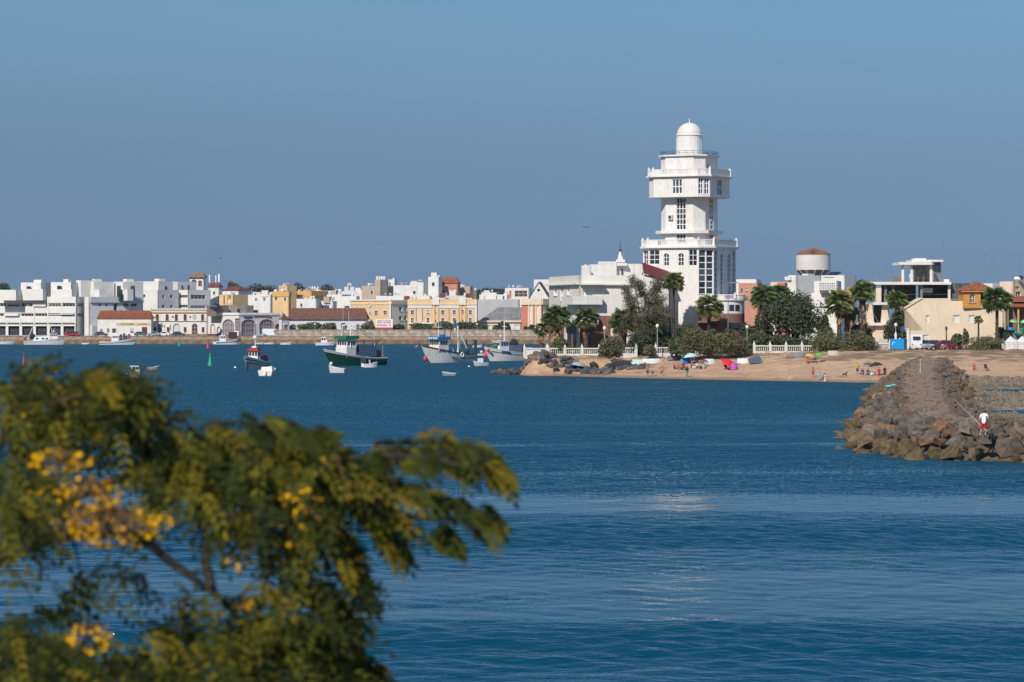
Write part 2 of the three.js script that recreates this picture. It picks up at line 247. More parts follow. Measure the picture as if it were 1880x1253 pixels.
const rockGreyBlue = [rk([.17, .175, .19]), rk([.25, .24, .24]), rk([.13, .13, .145]), rk([.46, .33, .24])];
const centre = [[66, 440], [62, 420], [52, 360], [44.6, 309], [37, 255], [32.5, 220], [31.2, 207], [33, 197.5], [38.5, 193], [60, 186], [90, 178]];
function toLine(x, d) { let best = 1e9; for (let i = 1; i < centre.length; i++) { const [ax, ad] = centre[i - 1], [bx_, bd] = centre[i], vx = bx_ - ax, vd = bd - ad; let t = ((x - ax) * vx + (d - ad) * vd) / (vx * vx + vd * vd); t = Math.max(0, Math.min(1, t)); best = Math.min(best, Math.hypot(x - ax - t * vx, d - ad - t * vd)); } return best; }
const moundH = (x, d) => { const w = toLine(x, d) + .9 * noise(x / 4, d / 4, 1), top = 2.45 + .75 * smooth(200, 400, d); return top - Math.max(0, w - 2.2 + .35 * smooth(230, 300, d)) * (.62 + .16 * smooth(230, 300, d)) + .1 * fbm(x / 1.2, d / 1.2); };
{
  const jt = thing('rock_breakwater', 'long rubble breakwater of dark boulders running out from the beach', 'breakwater');
  srand(3);
  part(jt, 'core', terrain(14, 96, 172, 438, .55, (x, d) => moundH(x, d) - .08 - .42 * smooth(2.3, 3.2, toLine(x, d)), (x, d, h) => {
    const p = smooth(3.0, 1.6, toLine(x, d) + 2.2 * fbm(x / 2.2, d / 3)), v = 1 + .7 * fbm(x / 1.4, d / 1.4, 3); const a = [.17, .135, .10], b = [.44, .30, .19]; return a.map((s, i) => (s + (b[i] - s) * p) * v);
  }, -1.2), mat([1, 1, 1], .95, { map: T.sand, bumpMap: T.rockB, bumpScale: .08, vertexColors: true }));
  srand(88);
  const rocks = [], cells = new Map(); const key = (x, d) => (Math.floor(x / 2)) + ',' + Math.floor(d / 2);
  for (let tries = 0; tries < 60000 && rocks.length < 2600; tries++) {
    const near = R(), x = near < .12 ? rr(27, 40) : near < .3 ? rr(20, 50) : rr(16, 92), d = near < .12 ? rr(181, 199) : near < .3 ? rr(180, 226) : near < .6 ? rr(176, 260) : rr(230, 436); const h = moundH(x, d); if (h < -1) continue; const w = toLine(x, d); const wn = w + .8 * noise(x / 3, d / 5, 6); if (wn < 1.75 || (wn < 2.5 && R() < .62)) continue;
    let r = rr(.38, .85) * (R() < .22 ? 1.35 : 1); if (w < 2.6) r *= .6; else if (d < 214) r *= 1.25;
    let ok = true; for (let a = -1; a <= 1 && ok; a++) for (let b = -1; b <= 1 && ok; b++) for (const o of cells.get(key(x + a * 2, d + b * 2)) || []) if (Math.hypot(o.x - x, o.d - d) < (o.r + r) * .74) { ok = false; break; }
    if (!ok) continue; const o = { x, d, r, h }; rocks.push(o); const k = key(x, d); if (!cells.has(k)) cells.set(k, []); cells.get(k).push(o);
  }
  for (const o of rocks) { const dx = toLine(o.x, o.d - 1) - toLine(o.x, o.d), toCam = dx > -.2 ? 1 : .35; o.show = o.r / o.d * toCam * (o.x / o.d > .19 ? .05 : 1); }
  rocks.sort((a, b) => b.show - a.show);
  const rest = [[], [], []];
  const q = new THREE.Quaternion(), e = new THREE.Euler();
  rocks.forEach((o, i) => {
    const wet = o.h + .25 * noise(o.x / 3, o.d / 3, 9) < .55, m = wet ? rockWeed[R() * 3 | 0] : rockDry[[0, 0, 1, 1, 2, 3, 4, 5, 5, 6][R() * 10 | 0]];
    const g = rockGeos[R() * 12 | 0]; e.set(rr(-.5, .5), R() * 6.28, rr(-.5, .5)); const s = V(o.r * rr(.9, 1.2), o.r * rr(.85, 1.1), o.r), p = V(o.x, o.h + o.r * (toLine(o.x, o.d) < 3.6 ? -.28 : .12), -o.d);
    if (i < 300) { const k = part(jt, 'boulder', g, m); k.position.copy(p); k.rotation.copy(e); k.scale.copy(s); if (!wet && m === rockDry[4]) k.userData.label = 'rusty orange boulder of the breakwater'; }
    else { const c = g.clone().applyMatrix4(new THREE.Matrix4().compose(p, q.setFromEuler(e), s)); rest[wet ? 2 : R() < .5 ? 0 : 1].push(c); }
  });
  [rockDry[0], rockDry[3], rockWeed[0]].forEach((m, i) => { if (rest[i].length) part(jt, 'rubble', rest[i], m, { kind: 'stuff' }); });
  srand(55);
  const gs = [], gm = [rk([.62, .46, .32]), rk([.42, .33, .25])];
  gm.forEach((m, w) => { const l = []; for (let i = 0; i < 950; i++) { const d = Math.pow(R(), 1.4) * 210 + 190, x = poly1([...centre].slice(0, 8).reverse().map(c => [c[1], c[0]]), d) + rr(-3.4, 3.4) + (d < 202 ? rr(0, 14) : 0); const t = toLine(x, d); if (t > 3.2 || t < .2 && R() < .7) continue; const r = rr(.08, .24); if (noise(x / 1.7, d / 4, 12) < -.05) continue; l.push(rockGeos[R() * 12 | 0].clone().applyMatrix4(new THREE.Matrix4().compose(V(x, moundH(x, d) - .1, -d), q.setFromEuler(e.set(R() * 6, R() * 6, R() * 6)), V(r, r, r)))); } part(jt, 'loose_stones', l, m, { kind: 'stuff' }); });
}
// low-tide flat on the far side of the breakwater: gravel, weed and pools
{
  srand(6);
  const poolAt = (x, d) => Math.max(1 - Math.hypot((x - 69) / 14, (d - 357) / 15), 1 - Math.hypot((x - 55.5) / 10, (d - 281) / 11));
  const lineX = d => poly1([...centre].slice(0, 8).reverse().map(c => [c[1], c[0]]), d);
  const fh = (x, d) => x < lineX(d) + 1 ? -2 : .26 + .5 * smooth(330, 420, d) + .12 * fbm(x / 6, d / 6) + .05 * fbm(x, d) - 1.1 * smooth(0, .35, poolAt(x, d) + .12 * noise(x / 4, d / 4)) - .02 * Math.max(0, 230 - d) - .012 * Math.max(0, x - 110);
  structure('tidal_flat', terrain(28, 130, 205, 412, .7, fh, (x, d, h) => { const g = smooth(-.05, .22, fbm(x / 7, d / 5, 5) + (d > 296 && d < 335 ? .2 : -.08)), v = 1 + .4 * fbm(x / 1.6, d / 1.6); return [.56, .42, .28].map((s, i) => (s + ([.24, .21, .08][i] - s) * g) * v); }, -.5), mat([1, 1, 1], .95, { map: T.rock, bumpMap: T.rockB, bumpScale: .06, vertexColors: true }));
  const l = [], q = new THREE.Quaternion(), e = new THREE.Euler(); srand(7);
  for (let i = 0; i < 2600; i++) { const d = rr(262, 408), x = d * rr(.155, .2); const h = fh(x, d); if (h < -.02 || fbm(x / 5, d / 5, 2) < -.12) continue; const r = rr(.12, .42); l.push(rockGeos[R() * 12 | 0].clone().applyMatrix4(new THREE.Matrix4().compose(V(x, h + .02, -d), q.setFromEuler(e.set(R() * 6, R() * 6, R() * 6)), V(r, r * .7, r)))); }
  const s = structure('shore_stones', l, rk([.56, .45, .31])); s.userData.kind = 'stuff';
}
// boulders along the foot of the promenade
function rockRow(name, label, spots) { const g = thing(name, label, 'rocks'); for (const [x, y, r, d] of spots) { const m = part(g, 'boulder', rockGeos[R() * 12 | 0], rockGreyBlue[R() * 4 | 0]); m.position.set(px(x, d), py(y, d), -d); m.rotation.set(rr(-.6, .6), R() * 6, rr(-.6, .6)); m.scale.set(r * rr(1, 1.5), r * rr(.8, 1.05), r); } return g; }
srand(21);
const onLand = (x, d) => landH(px(x, d), d);
{
  const sp = []; for (let i = 0; i < 92; i++) { const t = R(), x = 932 + 192 * t; const d = poly1([[932, 462], [1000, 454], [1124, 445]], x) + rr(-5, 1.5); const r = rr(.45, 1.0); sp.push([x, HY + (EYE - Math.max(.2, onLand(x, d)) - .15) * F / d, r, d]); }
  rockRow('boulder_revetment', 'bank of blue grey boulders below the white wall at the tip of the beach', sp);
  const s2 = []; for (let i = 0; i < 14; i++) { const x = 1137 + 3.6 * i + rr(-2, 2), d = 446 + rr(-1.5, 1.5); s2.push([x, HY + (EYE - onLand(x, d) - .1) * F / d, rr(.45, .8), d]); }
  rockRow('boulder_revetment', 'short row of grey boulders behind the pale green upturned boat', s2);
  const s3 = []; for (let i = 0; i < 60; i++) { const x = 905 + 75 * R(), d = poly1([[905, 472], [980, 455]], x) + rr(-3, 2); s3.push([x, HY + (EYE - Math.max(-.1, onLand(x, d))) * F / d, rr(.4, .9), d]); }
  const w = rockRow('weedy_rock_spit', 'brown weed covered rocks at the waterline where the beach begins', s3); w.children.forEach(c => { c.material = rockWeed[R() * 3 | 0]; });
}
// ---------- building kit ----------
// wall panel in its own plane: x 0..w, y 0..h, outer face at z = 0, thickness inwards, openings cut through
function panel(w, h, holes = [], t = .35, top) {
  const s = new THREE.Shape(); s.moveTo(0, 0); s.lineTo(w, 0); if (top) for (const [x, y] of top) s.lineTo(x, y); else { s.lineTo(w, h); s.lineTo(0, h); } s.closePath();
  for (const q of holes) { const p = new THREE.Path(), [x0, y0, x1, y1, arch] = q; p.moveTo(x0, y0); p.lineTo(x1, y0); if (arch) { const r = (x1 - x0) / 2, k = arch === 2 ? .55 : 1, yc = y1 - r * k; p.lineTo(x1, yc); for (let i = 1; i < 9; i++) { const a = Math.PI * i / 9; p.lineTo((x0 + x1) / 2 + r * Math.cos(a), yc + r * k * Math.sin(a)); } p.lineTo(x0, yc); } else { p.lineTo(x1, y1); p.lineTo(x0, y1); } p.closePath(); s.holes.push(p); }
  return boxUV(new THREE.ExtrudeGeometry(s, { depth: t, bevelEnabled: false }).translate(0, 0, -t));
}
// one window or door set into an opening of a panel: pane (or leaf) + frame bars as a sub-part
function fillHole(host, q, o = {}) {
  const [x0, y0, x1, y1, arch] = q, w = x1 - x0, h = y1 - y0, z = -(o.inset ?? .22), f = o.bar ?? .06;
  if (o.split) {            // large glazing: every pane is a piece of its own in a white frame
    const nx = o.nx, ny = o.ny, l = []; for (let i = 0; i <= nx; i++) { const x = x0 + w * i / nx; l.push(bb(Math.max(x0, x - f / 2), Math.min(x1, x + f / 2), y0, y1, z, z + .07)); } for (let j = 0; j <= ny; j++) { const y = y0 + h * j / ny; l.push(bb(x0 + .01, x1 - .01, Math.max(y0, y - f / 2), Math.min(y1, y + f / 2), z + .002, z + .068)); }
    const win = part(host, 'window', l, M.frame); for (let i = 0; i < nx; i++) for (let j = 0; j < ny; j++) part(win, 'pane', bb(x0 + w * i / nx - .01, x0 + w * (i + 1) / nx + .01, y0 + h * j / ny - .01, y0 + h * (j + 1) / ny + .01, z - .05, z - .006 * R()), [M.glass, M.glass, M.glassB, M.glassC][R() * 4 | 0]); return win;
  }
  const pane = part(host, o.name || 'window', bb(x0 - .02, x1 + .02, y0 - .02, y1 + .02, z - .05, z), o.m || [M.glass, M.glass, M.glassB, M.glassC][R() * 4 | 0]);
  if (!o.m && R() < .3 && !arch) part(pane, 'blind', bb(x0 + .02, x1 - .02, y1 - h * rr(.25, .75), y1 - .01, z + .001, z + .012), M.blind);
  const bars = []; const nx = o.nx ?? (w > 2.2 ? 3 : w > .7 ? 2 : 1), ny = o.ny ?? (h > 2.6 ? 3 : h > 1.2 ? 2 : 1);
  if (o.frame !== null) {
    for (let i = 0; i <= nx; i++) { const x = x0 + w * i / nx; bars.push(bb(Math.max(x0, x - f / 2 - (i === nx ? f / 2 : 0)), Math.min(x1, x + f / 2 + (i === 0 ? f / 2 : 0)), y0, y1 - (arch ? w * .06 : 0), z, z + .07)); }
    for (let j = 0; j <= ny; j++) { const y = y0 + h * j / ny; if (arch && j === ny) continue; bars.push(bb(x0 + .01, x1 - .01, Math.max(y0, y - f / 2), Math.min(y1, y + f / 2), z + .002, z + .068)); }
    part(pane, 'frame', bars, o.frame || M.frame);
  }
  if (o.trim) {   // raised surround
    const t = o.tw ?? .16, l = [bb(x0 - t, x0, y0, y1, 0, .05), bb(x1, x1 + t, y0, y1, 0, .05)];
    if (!arch) l.push(bb(x0 - t, x1 + t, y1, y1 + t, 0, .052));
    else { const r = w / 2, k = arch === 2 ? .55 : 1, yc = y1 - r * k; l.length = 0; l.push(bb(x0 - t, x0, y0, yc, 0, .05), bb(x1, x1 + t, y0, yc, 0, .05)); const N = 8; for (let i = 0; i < N; i++) { const a = Math.PI * i / N, b = Math.PI * (i + 1) / N, c = (x0 + x1) / 2, P = (A, e) => [c + (r + e) * Math.cos(A), yc + (r * k + e) * Math.sin(A), .05]; l.push(polys([[P(a, 0), P(a, t), P(b, t), P(b, 0)]])); } }
    if (o.sill !== false) l.push(bb(x0 - t - .04, x1 + t + .04, y0 - .12, y0, 0, .14));
    part(pane, 'surround', l, o.trim);
  } else if (o.sill) part(pane, 'sill', bb(x0 - .08, x1 + .08, y0 - .1, y0, 0, .12), o.sill === true ? M.frame : o.sill);
  return pane;
}
// a block seen corner-on: lit front between photo columns x0..xc, right side between xc..x2; th turns the front to the left
function block(name, label, category, o) {
  const { x0, xc, x2, d, top, base = null, th = 0 } = o, t = th * Math.PI / 180, c = Math.cos(t), s = Math.sin(t);
  const cx = px(xc, d), cz = -d, y0 = base ?? o.y0 ?? QY, y1 = py(top, d), h = y1 - y0;
  const k0 = (x0 - CX) / F, W = (cx + k0 * cz) / (c + k0 * s);
  let D = o.D ?? 9; if (x2 != null && x2 > xc) { const k2 = (x2 - CX) / F; D = (k2 * -cz - cx) / (s - k2 * c); if (!(D > 0 && D < 120)) D = o.D ?? 12; }
  const parent = o.parent || null;
  const g = parent ? new THREE.Group() : thing(name, label, category, [cx, y0, cz], -t, o.group);
  if (parent) { g.name = name; parent.add(g); g.position.set(cx, y0, cz).sub(parent.position).applyAxisAngle(V(0, 1, 0), -parent.rotation.y); g.rotation.y = -t - parent.rotation.y; }
  // photo column/row -> front plane (u from left end 0..W, v above base) and side plane
  const fu = x => { const k = (x - CX) / F; return W - (cx + k * cz) / (c + k * s); };
  const fd = u => -(cz + (u - W) * s);
  const su = x => { const k = (x - CX) / F; return (k * -cz - cx) / (s - k * c); };
  const sd = u => -(cz - u * c);
  const fv = (x, y) => py(y, fd(fu(x))) - y0, sv = (x, y) => py(y, sd(su(x))) - y0;
  const rect = (side, a) => { const [xa, ya, xb, yb, arch] = a; const U = side ? su : fu, Vv = side ? sv : fv, m = (xa + xb) / 2; return [U(xa), Math.max(.06, Vv(m, yb)), U(xb), Vv(m, ya), arch]; };
  const fw = (o.win || []).map(a => ({ r: rect(0, a), o: a[5] || {} })), sw = (o.swin || []).map(a => ({ r: rect(1, a), o: a[5] || {} }));
  const ok = (r, L) => r[0] > .05 && r[2] < L - .05 && r[1] > .03 && r[3] < h - .05 && r[2] > r[0] && r[3] > r[1];
  const fwk = fw.filter(q => ok(q.r, W)), swk = sw.filter(q => ok(q.r, D));
  const m = o.m || M.white, sm = o.sm || m;
  const front = part(g, 'front_wall', panel(W, h, fwk.map(q => q.r)).translate(-W, 0, 0), m);
  const side = part(g, 'side_wall', panel(D, h, swk.map(q => q.r)), sm); side.rotation.y = Math.PI / 2;
  part(g, 'rear_walls', [bb(-W, -W + .3, 0, h, -D, -.36), bb(-W + .3, 0, 0, h, -D, -D + .3)], m);
  part(g, 'roof_slab', bb(-W + .3, -.36, h - (o.parapet ?? .7) - .25, h - (o.parapet ?? .7), -D + .3, -.36), o.roofM || M.lgrey);
  const fh = new THREE.Group(), put = (q, host, off) => { const p = fillHole(host, q.r, q.o); };
  for (const q of fwk) { const w = fillHole(g, q.r, q.o); w.position.x = -W; }
  for (const q of swk) { const w = fillHole(g, q.r, q.o); w.rotation.y = Math.PI / 2; }
  if (o.cornice) { const [cy, ch, cp, cm] = o.cornice; part(g, 'cornice', [bb(-W - cp, cp, cy + h, cy + h + ch, 0.003, cp), bb(.003, cp, cy + h, cy + h + ch, -D, 0)], cm || m); }
  g.userData.k = undefined; delete g.userData.k;
  const api = { g, W, D, h, fu, fv, su, sv, fd, sd, y0, d, t,
    // box standing proud of the front, given in photo pixels
    fbox(n, xa, ya, xb, yb, z0, z1, mm, lab) { const a = fu(xa) - W, b = fu(xb) - W, mx = (xa + xb) / 2; return part(g, n, bb(Math.min(a, b), Math.max(a, b), fv(mx, yb), fv(mx, ya), z0, z1), mm || m, { label: lab }); },
    sbox(n, xa, ya, xb, yb, z0, z1, mm, lab) { const a = su(xa), b = su(xb), mx = (xa + xb) / 2; return part(g, n, bb(z0, z1, sv(mx, yb), sv(mx, ya), -b, -a), mm || sm, { label: lab }); },
    // box on the roof, in photo pixels, set back by z metres
    rbox(n, xa, ya, xb, z, dep, mm, lab) { const dd = d + z, X0 = px(xa, dd) - cx, X1 = px(xb, dd) - cx; const p = part(g, n, boxUV(new THREE.BoxGeometry(X1 - X0, py(ya, dd) - y0 - h + 1.2, dep).translate(0, (py(ya, dd) - y0 - h + 1.2) / 2, 0)), mm || m, { label: lab }); p.position.copy(V((X0 + X1) / 2, h - 1.2, -z - dep / 2).applyAxisAngle(V(0, 1, 0), t)); p.position.y = h - 1.2; return p; },
  };
  return api;
}
// hipped or gabled roof over a block
function hip(b, rise, over, m, ridge = .5, name = 'roof') { const { W, D, h } = b, x0 = -W - over, x1 = over, z0 = over, z1 = -D - over, y = h, t = h + rise, mz = (z0 + z1) / 2, i = Math.min(W * .5, D * .5) * ridge + over; return part(b.g, name, solid([[[x0, y, z0], [x1, y, z0], [x1 - i, t, mz], [x0 + i, t, mz]], [[x1, y, z1], [x0, y, z1], [x0 + i, t, mz], [x1 - i, t, mz]], [[x1, y, z0], [x1, y, z1], [x1 - i, t, mz]], [[x0, y, z1], [x0, y, z0], [x0 + i, t, mz]]]), m); }
function aerial(x, yTop, yBase, d, label) { const X = px(x, d), b = py(yBase, d), t = py(yTop, d), g = thing('roof_aerial', label, 'aerial', [X, b, -d], R()); const r = .028; part(g, 'mast', bar([0, 0, 0], [0, t - b, 0], r, 5), M.metal); const l = [bar([-.5, t - b - .15, 0], [.5, t - b - .15, .1], r * .7, 4)]; for (let i = -2; i <= 2; i++) l.push(bar([i * .22, t - b - .15, -.35], [i * .22, t - b - .15, .35], r * .6, 4)); part(g, 'yagi', l, M.metal); return g; }
const plainBlock = (label, o) => block(o.name || 'town_house', label, 'building', o);

// ---------- far waterfront, left to right ----------
{
  const d = 930;
  // long apartment block with balcony bands
  const wins = [];
  for (let i = -3; i < 6; i++) { const a = 12 + 25.3 * i; for (const [y0, y1] of [[557, 563], [576.2, 580.8], [593.6, 596.4]]) wins.push([a + 1.2, y0, a + 24.2, y1, 0, { nx: 4, ny: 1, bar: .07 }]); if (i < 5) wins.push([a + 2.5, 599, a + 23, 616, 0, { nx: 5, ny: 2, bar: .1, inset: 1.0, m: M.dark, name: 'shopfront', frame: M.cgrey }]); }
  const b = block('apartment_block', 'long white concrete apartment block with balcony bands and shopfronts at the left edge', 'building', { x0: -70, xc: 139, x2: 155, d, top: 545, th: 20, m: M.white2, sm: M.white2, win: wins, swin: [[141.5, 557, 152, 563], [141.5, 575.5, 152, 581.5]] });
  for (let i = -2; i < 6; i++) b.fbox('balcony_divider', 11 + 25.3 * i, 545, 12.6 + 25.3 * i, 597, 0, .25, M.white);
  for (const y of [545.5, 564, 581.5]) b.fbox('balcony_band', -69, y, 138.5, y + 11.2, .02, .16, M.white);
  b.fbox('awning', 61, 556.5, 85, 563, .05, .7, M.offw, 'beige awning pulled down over a balcony'); b.fbox('awning', 9, 576, 35, 580.4, .05, .9, M.white); b.fbox('awning', 112, 576.4, 136, 578, .05, .8, M.lgrey);
  for (const [xa, ya, xb, z, dep, m] of [[-5, 532.5, 36.5, 3, 6, M.white2], [41.7, 519, 83.4, 4, 7, M.white], [63, 514, 79, 5, 3, M.offw], [46, 531, 82, 2.5, 2, M.white], [96.8, 518.3, 138.5, 4, 7, M.white], [118, 513, 128, 5, 3, M.offw], [93, 531.7, 135.5, 2.5, 2, M.white]]) b.rbox('penthouse', xa, ya, xb, z, dep, m);
  for (const [xa, ya, xb] of [[48, 526, 56], [60, 527, 72], [104, 525, 112], [118, 524, 132]]) b.rbox('penthouse_window', xa, ya, xb, 3.6, .3, M.glass);
}
{
  const b = block('apartment_block', 'grey shaded wing with small square windows beside the white balcony block', 'building', { x0: 154.5, xc: 163, x2: 262, d: 930, top: 545.5, th: 50, m: M.white2, sm: M.white2,
    swin: [[180.5, 558, 185, 563], [193, 558, 197.5, 563], [180.5, 575, 185, 581], [193, 575, 197.5, 580], [208, 558, 215, 575, 0, { m: M.dark, inset: .8 }], [226, 557.5, 236, 563], [240, 557.5, 251, 563]] });
  b.sbox('parapet_band', 164, 545.5, 262, 556, .02, .5, M.lgrey); b.sbox('plinth', 164, 598, 178, 617, .02, 1.6, M.lgrey);
  for (const [xa, ya, xb, z, dep, m] of [[145, 515, 161.6, 6, 5, M.white], [162, 517.5, 195, 8, 8, M.white], [173, 512.5, 180, 9, 3, M.offw], [164, 531.7, 195, 4, 3, M.white2], [207.8, 517.5, 251, 11, 8, M.white], [229, 512.5, 240, 12, 3, M.offw], [208.5, 531.7, 248.7, 7, 3, M.white2]]) b.rbox('penthouse', xa, ya, xb, z, dep, m);
  for (const [xa, ya, xb] of [[216, 540, 227], [186, 541, 194], [212, 525, 223], [237, 525, 249]]) b.rbox('penthouse_window', xa, ya, xb, 6.7, .3, M.glass);
}
{
  const b = block('apartment_block', 'white apartment house with a grey shaded flank and rows of square windows', 'building', { x0: 250, xc: 289.5, x2: 328, d: 962, top: 532.5, th: 38, m: M.white, sm: M.white, win: [[252, 541, 266, 546]], swin: [[297, 541.5, 302, 547.5], [312, 541.5, 317, 547.5], [297, 560, 302, 565.5], [312, 560, 317, 565.5]] });
  b.rbox('penthouse', 250, 517, 310, 5, 7, M.white); b.rbox('penthouse', 286, 512, 298, 7, 3, M.offw);
  for (let i = 0; i < 6; i++) b.rbox('penthouse_window', 289 + 3 * i, 526, 291 + 3 * i, 4.8, .3, M.glass);
  const c = block('apartment_block', 'grey flats with recessed balcony bands behind the two storey white house', 'building', { x0: 322, xc: 345, x2: 386, d: 968, top: 532.5, th: 46, m: M.white2, sm: M.white2, win: [[329, 542, 344, 547, 0, { nx: 3 }], [329, 560, 344, 565, 0, { nx: 3 }]], swin: [[350, 542, 377, 549, 0, { nx: 4 }], [350, 561, 377, 566, 0, { nx: 4 }]] });
  c.rbox('penthouse', 309.6, 517.5, 348, 9, 8, M.lgrey); c.rbox('penthouse_window', 330.5, 524, 335, 8.8, .3, M.glass); c.rbox('penthouse_window', 343.5, 524, 348, 8.8, .3, M.glass);
}
{
  const b = block('roof_tower', 'white square lookout tower with a tiled pyramid roof rising above the flats', 'tower', { x0: 348, xc: 374, x2: 377, d: 1000, top: 509.4, th: 12, D: 5, m: M.white, win: [[352, 514, 359.5, 520, 1, { trim: M.redframe }], [364.5, 516, 369.5, 525, 1, { trim: M.redframe }]] });
  hip(b, 1.9, .55, mat([.42, .30, .27], .9, { map: T.tile }), 1); b.fbox('eaves_band', 346, 509, 375, 511.5, .02, .3, M.tileD);
}
for (const [x, y0, y1, w] of [[384.5, 505, 524, 3], [396, 506, 523, 2.4], [402, 503.5, 523, 4]]) { const d = 980, r = w * d / F / 2, g = thing('phone_mast', `white cylindrical phone mast on the rooftops, ${w === 3 ? 'alone by the lookout tower' : w < 3 ? 'thinner of a close pair' : 'thicker of a close pair'}`, 'mast', [px(x, d), py(533, d), -d], 0, 'phone masts on the rooftops'); part(g, 'pole', cyl(.08, .08, py(y0, d) - py(533, d) - 1, 6), M.metal); part(g, 'antenna_drum', cyl(r, r, (y1 - y0) * d / F * .75, 10, 0, py(y0, d) - py(533, d) - (y1 - y0) * d / F * .75, 0), M.boatW); }
{
  const b = block('boathouse', 'low white quayside house with an orange hipped roof and a yellow sign board', 'building', { x0: 178.5, xc: 279, x2: 281, d: 922, top: 585, th: 4, D: 12, m: M.white, parapet: .2, win: [[183, 604, 188.5, 612], [196, 603.5, 200.5, 611], [205.5, 603.5, 213, 611.5, 0, { m: M.woodred, name: 'door', frame: M.woodred }], [239, 604, 245, 612], [260, 601, 270, 615.3, 0, { m: M.woodred, name: 'door', frame: M.woodred, nx: 2, ny: 1 }]] });
  hip(b, 2.6, .3, M.tileR, .9); const s = b.fbox('sign_board', 213, 592.8, 275.5, 597.3, .02, .12, mat([.62, .42, .17], .7));
  const l = []; srand(2); for (let x = 222; x < 268; x += rr(1.2, 2)) { if (x > 247 && x < 251.5) continue; const a = b.fu(x) - b.W; l.push(bb(a, a + rr(.12, .24), b.fv(x, 596.4), b.fv(x, 594 + R() * .4), .121, .127)); } part(s, 'lettering', l, mat([.12, .06, .03], .8));
  b.fbox('drainpipe', 277.6, 567, 278.4, 615, .05, .2, M.dark);
}
{
  const tr = mat([.52, .27, .10], .8), U = { trim: tr, m: M.woodred, frame: M.woodred, tw: .14 }, wins = [];
  for (const c of [288.5, 306.5, 323.3, 339.5, 371.6]) wins.push([293.0 - 293 + c - .0 + 2.5 - 2.4 - 2.4, 577.5, c + 2.4, 588.5, 1, U]);
  for (const c of [284, 308.5, 339.5, 372.5]) wins.push([c - 2.2, 601.3, c + 2.2, 610, 0, { ...U, tw: .1 }]);
  wins.push([289.5, 595, 296.5, 613.5, 1, { m: M.dark, trim: tr, tw: .1, name: 'arched_door', sill: false }], [318, 595, 329, 614.5, 1, { m: M.lgrey, name: 'arched_door', trim: M.dark, tw: .1, sill: false }], [352.3, 595, 361.8, 617, 1, { m: M.dark, name: 'arched_door', trim: tr, sill: false }]);
  const b = block('customs_house', 'white two storey waterfront house with orange trimmed windows and three dark arches', 'building', { x0: 278.8, xc: 380.2, x2: 381, d: 926, top: 567.4, th: 3, D: 14, m: M.white, win: wins });
  b.fbox('cornice', 278.5, 572.4, 380.5, 575, .02, .3, tr); b.fbox('cap_moulding', 278.5, 567, 380.5, 569, .02, .35, M.white); b.fbox('string_course', 279, 590, 380, 591, .02, .14, M.cgrey); b.fbox('base_course', 279, 613.3, 380, 619, .025, .1, mat([.50, .36, .22], .9, { map: T.dirty }));
  const dia = (x, y, r) => { const a = b.fu(x) - b.W, v = b.fv(x, y); return part(b.g, 'tile_diamond', polys([[[a - r, v, .02], [a, v - r, .02], [a + r, v, .02], [a, v + r, .02]]]), M.cgrey); };
  for (const x of [284.5, 316.8, 349]) dia(x, 582.4, .42);
  const a = b.fu(356.8) - b.W, v = b.fv(356.8, 582.4), ring = part(b.g, 'round_sign', new THREE.TorusGeometry(.62, .07, 6, 22).scale(.8, 1.1, 1).translate(a, v, .06), M.dark); part(ring, 'pointer', [bar([a - .1, v - .3, .06], [a + .12, v + .25, .06], .05, 4)], M.dark);
  for (const [x, y0, y1] of [[297.8, 596, 601], [301.5, 597, 602], [312.4, 596, 606]]) b.fbox('hanging_sign', x - .5, y0, x + .6, y1, .05, .12, M.cgrey);
}
